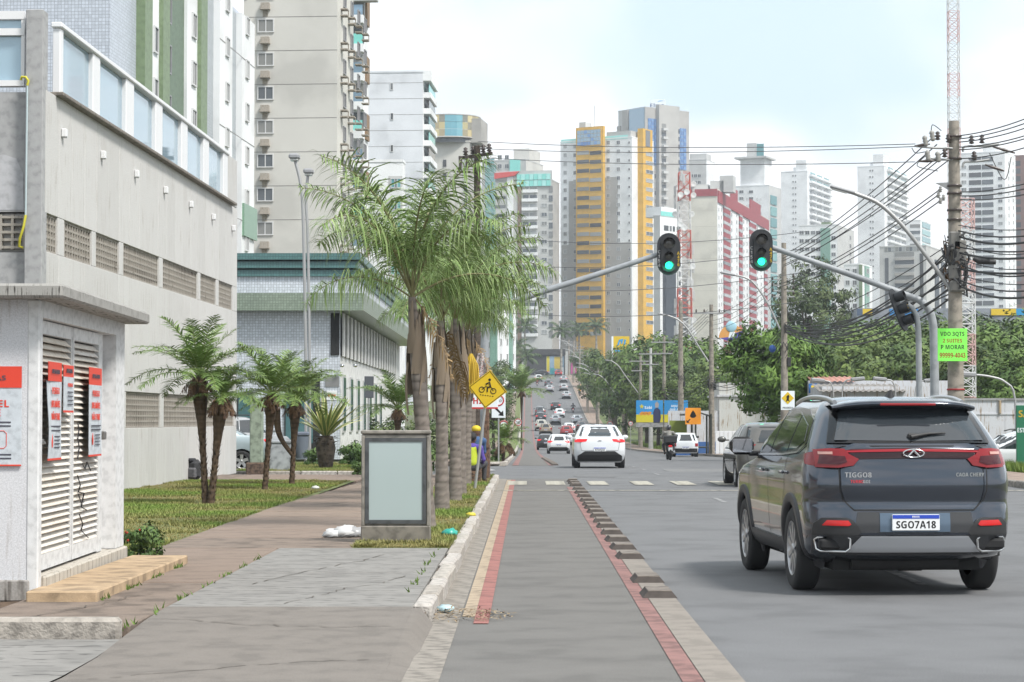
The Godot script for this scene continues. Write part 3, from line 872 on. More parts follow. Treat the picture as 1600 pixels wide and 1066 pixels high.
const KINDS := {
	"sedan": {"p": [[0.20, -1.95, 1.95, 0.72], [0.30, -2.12, 2.10, 0.82], [0.45, -2.2, 2.19, 0.852], [0.60, -2.2, 2.21, 0.863], [0.75, -2.12, 2.20, 0.862], [0.83, -1.95, 2.19, 0.857], [0.89, -1.5, 2.18, 0.85], [0.95, -1.0, 2.165, 0.838], [1.02, -0.86, 2.12, 0.82], [1.05, -0.81, 1.86, 0.808], [1.075, -0.78, 1.52, 0.80], [1.2, -0.53, 1.28, 0.735], [1.33, -0.26, 1.0, 0.655], [1.40, -0.08, 0.82, 0.59], [1.445, 0.1, 0.62, 0.48], [1.465, 0.25, 0.45, 0.27]],
		"ax": [-1.32, 1.28], "wr": 0.31, "w": 0.86, "glass": [[-0.66, 1.095], [0.66, 1.095], [0.54, 1.38], [-0.54, 1.38]], "light": [[0.40, 0.99], [0.83, 0.985], [0.835, 0.88], [0.62, 0.885], [0.45, 0.91]], "trim": [[-0.74, 0.42], [-0.5, 0.58], [0.5, 0.58], [0.74, 0.42], [0.74, 0.24], [-0.74, 0.24]], "py": 0.64,
		"sw": [[[-0.72, 1.05], [-0.3, 1.37], [0.16, 1.385], [0.16, 1.06]], [[0.20, 1.06], [0.20, 1.385], [0.62, 1.36], [1.02, 1.09]]]},
	"hatch": {"p": [[0.20, -1.7, 1.72, 0.72], [0.30, -1.88, 1.88, 0.82], [0.45, -1.95, 1.95, 0.85], [0.60, -1.95, 1.97, 0.86], [0.75, -1.88, 1.955, 0.86], [0.84, -1.7, 1.94, 0.855], [0.92, -1.15, 1.91, 0.845], [1.0, -0.9, 1.87, 0.82], [1.05, -0.82, 1.84, 0.80], [1.2, -0.52, 1.71, 0.735], [1.35, -0.22, 1.56, 0.65], [1.42, -0.02, 1.44, 0.58], [1.465, 0.15, 1.24, 0.46], [1.485, 0.35, 1.0, 0.25]],
		"ax": [-1.22, 1.24], "wr": 0.31, "w": 0.86, "glass": [[-0.66, 1.03], [0.66, 1.03], [0.55, 1.38], [-0.55, 1.38]], "light": [[0.42, 0.985], [0.82, 1.01], [0.835, 0.86], [0.60, 0.86]], "trim": [[-0.76, 0.42], [-0.6, 0.52], [0.6, 0.52], [0.76, 0.42], [0.74, 0.24], [-0.74, 0.24]], "py": 0.68,
		"sw": [[[-0.7, 1.04], [-0.25, 1.38], [0.18, 1.4], [0.18, 1.04]], [[0.22, 1.04], [0.22, 1.4], [0.8, 1.38], [1.05, 1.09]], [[1.1, 1.1], [0.9, 1.37], [1.25, 1.33], [1.4, 1.12]]]},
	"boxy": {"p": [[0.22, -1.6, 1.62, 0.66], [0.32, -1.75, 1.76, 0.745], [0.5, -1.82, 1.82, 0.775], [0.65, -1.8, 1.82, 0.778], [0.8, -1.72, 1.80, 0.775], [0.88, -1.2, 1.78, 0.77], [0.95, -0.9, 1.75, 0.755], [1.1, -0.62, 1.62, 0.70], [1.3, -0.28, 1.43, 0.63], [1.37, -0.1, 1.36, 0.60], [1.42, 0.0, 1.25, 0.52], [1.44, 0.2, 1.05, 0.3]],
		"ax": [-1.18, 1.18], "wr": 0.29, "w": 0.775, "glass": [[-0.58, 0.98], [0.58, 0.98], [0.50, 1.32], [-0.50, 1.32]], "light": [[0.56, 0.82], [0.74, 0.82], [0.745, 0.64], [0.56, 0.64]], "trim": [[-0.7, 0.44], [-0.7, 0.52], [0.7, 0.52], [0.7, 0.44], [0.7, 0.3], [-0.7, 0.3]], "py": 0.55,
		"sw": [[[-0.78, 0.96], [-0.3, 1.33], [0.3, 1.34], [0.3, 0.96]], [[0.35, 0.96], [0.35, 1.34], [1.15, 1.32], [1.35, 1.0]]]},
	"wagon": {"p": [[0.26, -1.95, 1.95, 0.76], [0.36, -2.1, 2.08, 0.85], [0.50, -2.15, 2.14, 0.885], [0.68, -2.15, 2.15, 0.89], [0.85, -2.1, 2.13, 0.89], [0.97, -1.9, 2.10, 0.88], [1.03, -1.2, 2.08, 0.865], [1.1, -0.98, 2.05, 0.84], [1.3, -0.6, 1.93, 0.765], [1.5, -0.25, 1.78, 0.675], [1.57, -0.05, 1.68, 0.62], [1.615, 0.1, 1.5, 0.5], [1.635, 0.35, 1.2, 0.28]],
		"ax": [-1.33, 1.33], "wr": 0.35, "w": 0.89, "glass": [[-0.64, 1.12], [0.64, 1.12], [0.54, 1.50], [-0.54, 1.50]], "light": [[0.56, 1.06], [0.86, 1.07], [0.865, 0.80], [0.66, 0.80]], "trim": [[-0.8, 0.50], [-0.6, 0.58], [0.6, 0.58], [0.8, 0.50], [0.78, 0.28], [-0.78, 0.28]], "py": 0.76,
		"sw": [[[-0.8, 1.1], [-0.35, 1.5], [0.15, 1.53], [0.15, 1.1]], [[0.2, 1.1], [0.2, 1.53], [0.85, 1.51], [1.05, 1.12]], [[1.1, 1.12], [0.92, 1.5], [1.4, 1.46], [1.6, 1.18]]]},
}

func car_glass() -> StandardMaterial3D:
	var m := mat("car_glass", lin(0.02, 0.025, 0.028), 0.04, 0.0, 0.7)
	return m

# a car of one of the plain kinds: body, glass, lights, plate, wheels
func make_car(kind: String, label: String, paint: Material, lit: bool, plate_s: String, fine := false) -> Node3D:
	var k: Dictionary = KINDS[kind]
	var s := Shell.new()
	s.p = k.p.duplicate(true); s.rr = 0.26; s.kr = 0.05
	for i in 3: s.p[i - 3][3] += [0.03, 0.08, 0.15][i]
	var o := thing({"sedan": "sedan_car", "hatch": "hatchback_car", "boxy": "old_hatchback_car", "wagon": "suv_car"}[kind], label, "car")
	obj("body", shell_mesh(s, k.ax, k.wr, 40), paint, o)
	obj("rear_window", skin(s, k.glass, "r", 0.006, mk()), car_glass(), o)
	var edge := mk()
	var gl: Array = k.glass
	seam(s, [gl[0], gl[1], gl[2], gl[3], gl[0]], "r", 0.0075, 0.022, edge)
	obj("window_seal", edge, mat("black_rubber", lin(0.012, 0.012, 0.012), 0.6), o)
	for face in ["l", "rt"]:
		for w in k.sw: obj("side_window", skin(s, w, face, 0.006, mk()), car_glass(), o)
	var ws: Array = s.at(1.0)
	var hi: float = k.p[-4][0]
	obj("windscreen", skin(s, [[-0.62, 1.06 if kind != "wagon" else 1.14], [0.62, 1.06 if kind != "wagon" else 1.14], [0.5, hi - 0.03], [-0.5, hi - 0.03]], "f", 0.02, mk()), car_glass(), o)
	var red := glow("tail_lit", lin(0.55, 0.008, 0.012), 0.3) if lit else mat("tail_red", lin(0.25, 0.006, 0.008), 0.12)
	obj("tail_light", skin(s, k.light, "r", 0.012, mk()), red, o)
	obj("tail_light", skin(s, mirror2(k.light), "r", 0.012, mk()), red, o)
	obj("bumper_trim", skin(s, k.trim, "r", 0.014, mk(), 0.02, 4), mat("black_plastic", lin(0.02, 0.02, 0.021), 0.55), o)
	plate(o, plate_s, k.py, s.rear(0, k.py) + 0.014)
	wheels(o, k.ax, k.wr, k.w, false, kind == "boxy")
	for sd in [-1.0, 1.0]:
		var mb := mk()
		mb.ball(Vector3(sd * (k.w + 0.10), k.p[7][0] + 0.08, -0.62), Vector3(0.11, 0.075, 0.06), 10)
		mb.box(Vector3(sd * (k.w - 0.02), k.p[7][0] + 0.06, -0.64), Vector3(0.12, 0.03, 0.04))
		obj("mirror", mb, mat("black_plastic", Color.BLACK) if kind in ["boxy"] else paint, o)
	if fine:
		var sm := mk()
		var dk := mat("seam_dark", lin(0.01, 0.01, 0.011), 0.8)
		seam(s, [[-0.66, 1.02], [-0.64, 0.75], [-0.6, 0.6], [0.6, 0.6], [0.64, 0.75], [0.66, 1.02]], "r", 0.004, 0.009, sm)
		obj("panel_gap", sm, dk, o)
		for face in ["l", "rt"]: obj("panel_gap", seam(s, [[0.18, 1.03], [0.18, 0.32]], face, 0.004, 0.009, mk()), dk, o)
	return o

func repaint(o: Node3D, m: Material) -> void:
	for c in o.get_children():
		if c is MeshInstance3D and (String(c.name).begins_with("body") or String(c.name).begins_with("mirror")):
			c.material_override = m

# the large dark grey SUV in front
func big_suv() -> void:
	var o := thing("suv_car", "dark grey seven seat SUV with full width tail light bar and twin exhausts", "car", Vector3(3.25, 0, -21.95), deg_to_rad(3.4))
	o.scale.y = 1.035
	var s := Shell.new()
	s.rr = 0.34; s.kr = 0.07; s.rf = 0.55
	s.p = [[0.27, -2.0, 2.02, 0.79], [0.33, -2.18, 2.2, 0.86], [0.40, -2.26, 2.28, 0.895], [0.52, -2.3, 2.345, 0.915], [0.62, -2.31, 2.35, 0.922], [0.74, -2.3, 2.33, 0.925], [0.80, -2.28, 2.305, 0.925], [0.88, -2.25, 2.325, 0.928], [0.96, -2.18, 2.33, 0.93], [1.04, -1.9, 2.315, 0.925], [1.09, -1.5, 2.30, 0.918], [1.13, -1.15, 2.30, 0.908], [1.17, -1.05, 2.295, 0.895], [1.26, -0.93, 2.265, 0.865], [1.31, -0.85, 2.21, 0.845], [1.42, -0.62, 2.11, 0.795], [1.54, -0.38, 1.99, 0.735], [1.61, -0.2, 1.90, 0.685], [1.655, -0.06, 1.82, 0.635], [1.685, 0.12, 1.68, 0.56], [1.702, 0.4, 1.4, 0.40]]
	var paint := glossy("suv_paint", lin(0.06, 0.07, 0.09), 0.85, 0.2)
	var plastic := mat("suv_plastic", lin(0.035, 0.036, 0.039), 0.5)
	var black := mat("black_plastic", lin(0.02, 0.02, 0.021), 0.55)
	var chrome := mat("chrome", lin(0.7, 0.7, 0.7), 0.14, 1.0)
	var dark := mat("seam_dark", lin(0.01, 0.01, 0.011), 0.8)
	obj("body", shell_mesh(s, [-1.36, 1.35], 0.365, 76), paint, o)
	wheels(o, [-1.36, 1.35], 0.365, 0.925, true)
	# rear window in its dark surround
	obj("window_surround", skin(s, [[-0.73, 1.30], [0.73, 1.30], [0.62, 1.63], [-0.62, 1.63]], "r", 0.005, mk(), 0.012, 3), mat("gloss_black", lin(0.008, 0.008, 0.009), 0.12), o)
	obj("rear_window", skin(s, [[-0.665, 1.325], [0.0, 1.318], [0.665, 1.325], [0.56, 1.595], [0.0, 1.60], [-0.56, 1.595]], "r", 0.010, mk(), 0.01, 3), mat("rear_glass", lin(0.03, 0.036, 0.042), 0.03, 0.0, 1.0), o)
	# roof spoiler with brake light
	var sp := mk()
	var rows := []
	for i in 13:
		var x := lerpf(-0.645, 0.645, i / 12.0)
		var q := 1.0 - pow(absf(x) / 0.645, 4.0)
		rows.append(PackedVector3Array([Vector3(x, 1.62 + 0.062 * q, 1.55), Vector3(x, 1.622 + 0.05 * q, 1.86 + 0.11 * q), Vector3(x, 1.61 + 0.044 * q, 1.93 + 0.16 * q), Vector3(x, 1.585 + 0.03 * q, 1.92 + 0.16 * q), Vector3(x, 1.57, 1.80)]))
	sp.grid(rows, false, true)
	obj("roof_spoiler", sp, paint, o)
	obj("brake_light", cb(0, 1.628, 2.095, 0.50, 0.022, 0.02, 0.006), mat("tail_red", lin(0.25, 0.006, 0.008), 0.12), o)
	# light bar and lamps
	obj("light_bar", skin(s, [[-0.55, 1.25], [0.0, 1.262], [0.55, 1.25], [0.55, 1.165], [0.0, 1.172], [-0.55, 1.165]], "r", 0.010, mk(), 0.02, 3), mat("bar_dark", lin(0.02, 0.004, 0.006), 0.1), o)
	obj("light_strip", skin(s, [[-0.8, 1.238], [0.0, 1.252], [0.8, 1.238], [0.8, 1.218], [0.0, 1.231], [-0.8, 1.218]], "r", 0.016, mk(), 0.01, 3), mat("bar_red", lin(0.3, 0.012, 0.02), 0.15), o)
	for sd in [-1, 1]:
		var fx := func(poly: Array) -> Array: return poly.map(func(e): return [e[0] * sd, e[1]])
		var lamp := obj("tail_light", skin(s, fx.call([[0.48, 1.165], [0.56, 1.205], [0.60, 1.252], [0.72, 1.256], [0.84, 1.245], [0.84, 1.095], [0.66, 1.092], [0.53, 1.11]]), "r", 0.018, mk(), 0.03, 3), mat("lamp_red", lin(0.2, 0.008, 0.012), 0.1), o)
		obj("lamp_lens", skin(s, fx.call([[0.60, 1.19], [0.80, 1.20], [0.82, 1.125], [0.66, 1.118], [0.585, 1.14]]), "r", 0.024, mk(), 0.01, 2), mat("lens_dark", lin(0.05, 0.004, 0.008), 0.08), lamp)
		obj("lamp_lens", skin(s, fx.call([[0.70, 1.228], [0.81, 1.228], [0.81, 1.205], [0.70, 1.205]]), "r", 0.026, mk(), 0.01, 1), mat("lens_pale", lin(0.45, 0.25, 0.22), 0.15), lamp)
		# lamp wraps on to the flank
		var face := "l" if sd < 0 else "rt"
		obj("lamp_side", skin(s, [[2.21, 1.095], [2.20, 1.24], [1.98, 1.22], [1.86, 1.205], [1.98, 1.12]], face, 0.014, mk(), 0.02, 3), mat("lamp_red", Color.RED), lamp)
		# fog lamp pod, reflector and exhaust
		obj("reflector_housing", skin(s, fx.call([[0.47, 0.545], [0.50, 0.60], [0.55, 0.655], [0.60, 0.672], [0.80, 0.668], [0.86, 0.62], [0.87, 0.52], [0.5, 0.52]]), "r", 0.010, mk(), 0.02, 3), black, o)
		obj("reflector", skin(s, fx.call([[0.56, 0.615], [0.585, 0.648], [0.76, 0.65], [0.80, 0.605], [0.58, 0.602]]), "r", 0.018, mk(), 0.02, 2), mat("reflector_red", lin(0.5, 0.012, 0.012), 0.2), o)
		var ex := mk()
		var path := []
		for q in [[0.56, 0.49], [0.58, 0.505], [0.82, 0.50], [0.845, 0.48], [0.83, 0.40], [0.80, 0.385], [0.60, 0.385], [0.565, 0.41], [0.56, 0.49]]: path.append(Vector3(q[0] * sd, q[1], s.rear(q[0], 0.45) + 0.022))
		ex.tube(path, 0.011, 8, false)
		var tip := obj("exhaust_tip", ex, chrome, o)
		obj("exhaust_opening", cb(0.70 * sd, 0.445, s.rear(0.7, 0.445) - 0.04, 0.24, 0.09, 0.12, 0.02), dark, tip)
		# cladding along sill and arches
		obj("sill_cladding", skin(s, [[-0.93, 0.45], [0.92, 0.43], [0.92, 0.29], [-0.93, 0.29]], face, 0.014, mk(), 0.02, 2), plastic, o)
		for az in [-1.36, 1.35]:
			var g := []
			for i in 33:
				var a := lerpf(-0.32, PI + 0.32, i / 32.0)
				var row := PackedVector3Array()
				for e in [[0.405, -0.03], [0.414, 0.016], [0.485, 0.016], [0.492, -0.004]]:
					var z: float = az + cos(a) * e[0]; var y: float = 0.365 + sin(a) * e[0]
					row.append(Vector3((s.side(clampf(z, -2.2, 2.1), y) + e[1]) * sd, y, z))
				g.append(row)
			obj("arch_cladding", mk().grid(g, false, sd > 0), plastic, o)
		# glass, pillars, rails, mirror, handles
		var wt := mk()
		obj("window_frame", skin(s, [[-1.02, 1.165], [-0.62, 1.46], [-0.2, 1.595], [0.5, 1.62], [1.2, 1.59], [1.62, 1.50], [1.78, 1.30], [1.5, 1.225], [0.8, 1.195]], face, 0.006, mk(), 0.01, 3), mat("gloss_black", Color.BLACK), o)
		for w in [[[-0.93, 1.185], [-0.60, 1.43], [-0.22, 1.555], [0.14, 1.58], [0.14, 1.195]], [[0.2, 1.197], [0.2, 1.582], [0.85, 1.572], [1.0, 1.54], [1.0, 1.22]], [[1.05, 1.225], [1.05, 1.535], [1.52, 1.45], [1.66, 1.31], [1.45, 1.25]]]:
			obj("side_window", skin(s, w, face, 0.011, mk(), 0.01, 2), car_glass(), o)
		var belt := mk()
		seam(s, [[-1.0, 1.162], [0.8, 1.187], [1.5, 1.215], [1.76, 1.285]], face, 0.013, 0.018, belt)
		obj("belt_trim", belt, chrome, o)
		var rail := mk()
		var rp := []
		for i in 17:
			var z := lerpf(-0.12, 1.72, i / 16.0)
			var y := 1.625 + 0.075 * sin(PI * clampf(i / 16.0, 0.02, 0.98)) ** 0.4
			rp.append(Vector3((0.60 - 0.02 * absf(i / 8.0 - 1.0)) * sd, y, z))
		rail.tube(rp, 0.022, 8)
		obj("roof_rail", rail, mat("rail_silver", lin(0.45, 0.45, 0.46), 0.3, 0.8), o)
		var mi := mk()
		mi.cbox(Vector3(1.035 * sd, 1.245, -0.78), Vector3(0.25, 0.175, 0.13), 0.055)
		mi.cbox(Vector3(0.90 * sd, 1.17, -0.8), Vector3(0.14, 0.05, 0.07), 0.015)
		var mirror := obj("mirror", mi, mat("gloss_black", Color.BLACK), o)
		obj("mirror_glass", cb(1.035 * sd, 1.245, -0.712, 0.2, 0.13, 0.006, 0.002), mat("mirror_glass", lin(0.4, 0.4, 0.42), 0.05, 1.0), mirror)
		for hz in [-0.05, 1.02]:
			obj("door_handle", mk().cbox(Vector3((s.side(hz, 1.02) + 0.025) * sd, 1.03, hz), Vector3(0.03, 0.03, 0.2), 0.012), paint, o)
		for e in [[[-0.98, 1.15], [-1.0, 0.8], [-0.88, 0.45]], [[0.17, 1.18], [0.19, 0.45]], [[1.08, 1.2], [1.06, 0.9], [0.86, 0.6], [0.84, 0.45]]]:
			obj("panel_gap", seam(s, e, face, 0.004, 0.010, mk()), dark, o)
	# bumper, skid plate, tow cover, plate
	obj("bumper_insert", skin(s, [[-0.5, 0.72], [0.5, 0.72], [0.52, 0.62], [0.47, 0.545], [-0.47, 0.545], [-0.52, 0.62]], "r", 0.008, mk(), 0.02, 3), plastic, o)
	obj("plate_recess", skin(s, [[-0.31, 0.712], [0.31, 0.712], [0.31, 0.552], [-0.31, 0.552]], "r", 0.013, mk(), 0.02, 2), mat("recess_blue", lin(0.10, 0.14, 0.19), 0.3, 0.3), o)
	plate(o, "SGO7A18", 0.632, s.rear(0, 0.63) + 0.026, 1.05)
	obj("lower_bumper", skin(s, [[-0.87, 0.52], [0.87, 0.52], [0.85, 0.35], [-0.85, 0.35]], "r", 0.009, mk(), 0.02, 3), plastic, o)
	obj("skid_plate", skin(s, [[-0.47, 0.515], [0.47, 0.515], [0.60, 0.375], [-0.60, 0.375]], "r", 0.022, mk(), 0.03, 3), mat("skid_silver", lin(0.45, 0.46, 0.48), 0.38, 0.3), o)
	var gap := mk()
	seam(s, [[-0.655, 1.165], [-0.65, 0.9], [-0.62, 0.82], [-0.53, 0.735], [0.53, 0.735], [0.62, 0.82], [0.65, 0.9], [0.655, 1.165]], "r", 0.005, 0.012, gap)
	seam(s, [[-0.68, 1.275], [0.68, 1.275]], "r", 0.005, 0.009, gap)
	obj("tailgate_gap", gap, dark, o)
	# emblem, lettering, wiper, aerial, underbody
	var em := mk()
	var ep := []
	for i in 25: ep.append(Vector3(cos(TAU * i / 24) * 0.092, 1.213 + sin(TAU * i / 24) * 0.034, s.rear(0, 1.21) + 0.032))
	em.tube(ep, 0.007, 6, false)
	for sd in [-1.0, 1.0]: em.tube([Vector3(0.052 * sd, 1.185, s.rear(0, 1.21) + 0.034), Vector3(0.0, 1.238, s.rear(0, 1.21) + 0.034)], 0.010, 6)
	obj("emblem", em, chrome, o)
	text(o, "TIGGO8", 0.042, Vector3(-0.49, 1.03, s.rear(-0.49, 1.03) + 0.004), Basis(Vector3.UP, -0.07), chrome, 0.008, "lettering", 1.1)
	text(o, "TURBO", 0.026, Vector3(-0.50, 0.975, s.rear(-0.5, 0.975) + 0.004), Basis(Vector3.UP, -0.07), mat("badge_red", lin(0.5, 0.02, 0.03), 0.3), 0.006)
	text(o, "GDI", 0.026, Vector3(-0.42, 0.975, s.rear(-0.42, 0.975) + 0.004), Basis(Vector3.UP, -0.07), chrome, 0.006)
	text(o, "CAOA CHERY", 0.032, Vector3(0.50, 1.032, s.rear(0.5, 1.03) + 0.004), Basis(Vector3.UP, 0.07), chrome, 0.006, "lettering", 0.95)
	var wp := mk()
	wp.tube([Vector3(0.0, 1.35, s.rear(0, 1.35) + 0.03), Vector3(0.16, 1.378, s.rear(0.16, 1.38) + 0.035), Vector3(0.32, 1.385, s.rear(0.32, 1.385) + 0.03)], [0.024, 0.014, 0.006], 6)
	wp.cbox(Vector3(0.02, 1.358, s.rear(0, 1.36) + 0.025), Vector3(0.1, 0.05, 0.04), 0.015)
	obj("rear_wiper", wp, black, o)
	var fin := mk()
	fin.grid([PackedVector3Array([Vector3(-0.035, 1.695, 1.25), Vector3(-0.035, 1.69, 1.42), Vector3(0, 1.685, 1.44), Vector3(0.035, 1.69, 1.42), Vector3(0.035, 1.695, 1.25)]), PackedVector3Array([Vector3(-0.006, 1.73, 1.33), Vector3(-0.012, 1.76, 1.42), Vector3(0, 1.76, 1.43), Vector3(0.012, 1.76, 1.42), Vector3(0.006, 1.73, 1.33)])], false, false)
	obj("roof_aerial", fin, black, o)
	var ub := mk()
	ub.box(Vector3(0, 0.27, 0.2), Vector3(1.3, 0.12, 3.6))
	ub.tube([Vector3(-0.5, 0.29, 2.0), Vector3(0.45, 0.29, 2.02)], 0.08, 10)
	ub.tube([Vector3(-0.75, 0.33, 1.35), Vector3(0.75, 0.33, 1.35)], 0.05, 8)
	ub.box(Vector3(0.05, 0.25, 1.7), Vector3(0.2, 0.1, 0.5))
	obj("underbody", ub, mat("underbody", Color.BLACK), o)

# ------------------------------------------------------------------ bodies: capsules joined by a smooth minimum, meshed as surface nets
func sdf_mesh(bones: Array, cell: float, k := 0.03) -> MB:
	var lo := Vector3.INF; var hi := -Vector3.INF
	for b in bones:
		var r: float = maxf(b[1], b[3]) + cell * 2
		lo = lo.min(b[0] - Vector3.ONE * r).min(b[2] - Vector3.ONE * r); hi = hi.max(b[0] + Vector3.ONE * r).max(b[2] + Vector3.ONE * r)
	var N := Vector3i(((hi - lo) / cell).ceil()) + Vector3i.ONE
	var f := PackedFloat32Array(); f.resize(N.x * N.y * N.z); f.fill(1.0)
	for b in bones:
		var A: Vector3 = b[0]; var B: Vector3 = b[2]
		var r: float = maxf(b[1], b[3]) + cell * 2 + k
		var l := Vector3i(((A.min(B) - Vector3.ONE * r - lo) / cell).floor()).clamp(Vector3i.ZERO, N - Vector3i.ONE)
		var h := Vector3i(((A.max(B) + Vector3.ONE * r - lo) / cell).ceil()).clamp(Vector3i.ZERO, N - Vector3i.ONE)
		var ab := B - A
		var q := maxf(ab.length_squared(), 1e-6)
		for z in range(l.z, h.z + 1):
			for y in range(l.y, h.y + 1):
				for x in range(l.x, h.x + 1):
					var p := lo + Vector3(x, y, z) * cell
					var t := clampf((p - A).dot(ab) / q, 0, 1)
					var d: float = (p - A - ab * t).length() - lerpf(b[1], b[3], t)
					var i := x + N.x * (y + N.y * z)
					var o := f[i]
					var m := maxf(k - absf(o - d), 0.0) / k
					f[i] = minf(o, d) - m * m * k * 0.25
	var mb := mk()
	var id := {}
	var off := [0, 1, N.x, N.x + 1, N.x * N.y, N.x * N.y + 1, N.x * N.y + N.x, N.x * N.y + N.x + 1]
	var E := [[0, 1], [2, 3], [4, 5], [6, 7], [0, 2], [1, 3], [4, 6], [5, 7], [0, 4], [1, 5], [2, 6], [3, 7]]
	for z in N.z - 1:
		for y in N.y - 1:
			for x in N.x - 1:
				var i := x + N.x * (y + N.y * z)
				var s := 0
				for e in 8:
					if f[i + off[e]] < 0: s += 1
				if s == 0 or s == 8: continue
				var sum := Vector3.ZERO; var n := 0
				for e in E:
					var a: float = f[i + off[e[0]]]; var b: float = f[i + off[e[1]]]
					if (a < 0) == (b < 0): continue
					var pa := Vector3(e[0] & 1, e[0] >> 1 & 1, e[0] >> 2); var pb := Vector3(e[1] & 1, e[1] >> 1 & 1, e[1] >> 2)
					sum += pa.lerp(pb, a / (a - b)); n += 1
				var g := Vector3(f[i + 1] - f[i] + f[i + off[7]] - f[i + off[6]], f[i + off[2]] - f[i] + f[i + off[7]] - f[i + off[5]], f[i + off[4]] - f[i] + f[i + off[7]] - f[i + off[3]]).normalized()
				id[i] = mb.v.size()
				mb._p(lo + (Vector3(x, y, z) + sum / n) * cell, g)
	for z in range(1, N.z - 1):
		for y in range(1, N.y - 1):
			for x in range(1, N.x - 1):
				var i := x + N.x * (y + N.y * z)
				for ax in 3:
					var st: int = [1, N.x, N.x * N.y][ax]
					if (f[i] < 0) == (f[i + st] < 0): continue
					var u: int = [N.x, N.x * N.y, 1][ax]; var w: int = [N.x * N.y, 1, N.x][ax]
					if not (id.has(i) and id.has(i - u) and id.has(i - u - w) and id.has(i - w)): continue
					var a: int = id[i]; var b: int = id[i - u]; var c: int = id[i - u - w]; var d: int = id[i - w]
					if f[i] < 0: mb.ix.append_array(PackedInt32Array([a, c, b, a, d, c]))
					else: mb.ix.append_array(PackedInt32Array([a, b, c, a, c, d]))
	return mb

# joints: dictionary of points; returns body, shirt and trouser bone lists
func figure(called_label: String, at: Vector3, turn: float, J: Dictionary, skin_c: Material, shirt: Material, legs: Material, cell: float, group := "") -> Node3D:
	var o := thing("person", called_label, "person", at, turn, group)
	var up := []; var lo := []; var sk := []
	sk.append([J.head, 0.095, J.head + Vector3(0, 0.045, 0.01), 0.092])
	sk.append([J.neck, 0.055, J.head, 0.055])
	var fw: Vector3 = J.get("face", Vector3(0, 0, -1))
	sk.append([J.head + fw * 0.085 + Vector3(0, -0.02, 0), 0.022, J.head + fw * 0.10 + Vector3(0, -0.035, 0), 0.018])
	up.append([J.neck - Vector3(0, 0.08, 0), 0.12, J.hip + Vector3(0, 0.1, 0), 0.135])
	for s in ["l", "r"]:
		var sh: Vector3 = J["sh" + s]; var el: Vector3 = J["el" + s]; var ha: Vector3 = J["ha" + s]
		up.append([sh, 0.068, el, 0.05])
		up.append([J.neck - Vector3(0, 0.06, 0), 0.09, sh, 0.07])
		if J.get("long", true): up.append([el, 0.048, el.lerp(ha, 0.85), 0.04])
		sk.append([el, 0.042, ha, 0.032])
		var hd := (ha - el).normalized()
		sk.append([ha, 0.034, ha + hd * 0.07, 0.036])
		var lat := hd.cross(Vector3.UP).normalized()
		for q in 4: sk.append([ha + hd * 0.08 + lat * (q - 1.5) * 0.021, 0.011, ha + hd * (0.15 - absf(q - 1.2) * 0.012) + lat * (q - 1.5) * 0.021 - Vector3(0, 0.02, 0), 0.009])
		sk.append([ha + hd * 0.03 + lat * 0.035, 0.013, ha + hd * 0.09 + lat * 0.06, 0.010])
		var hp: Vector3 = J["hp" + s]; var kn: Vector3 = J["kn" + s]; var an: Vector3 = J["an" + s]
		lo.append([hp, 0.095, kn, 0.068]); lo.append([kn, 0.062, an, 0.048])
		lo.append([J.hip, 0.12, hp, 0.1])
		sk.append([kn, 0.05, an, 0.038])
		sk.append([an, 0.045, an + Vector3(0, -0.05, -0.14), 0.038])
	obj("body", sdf_mesh(sk, cell, 0.02), skin_c, o)
	obj("shirt", sdf_mesh(up, cell, 0.04), shirt, o)
	obj("trousers", sdf_mesh(lo, cell, 0.04), legs, o)
	return o

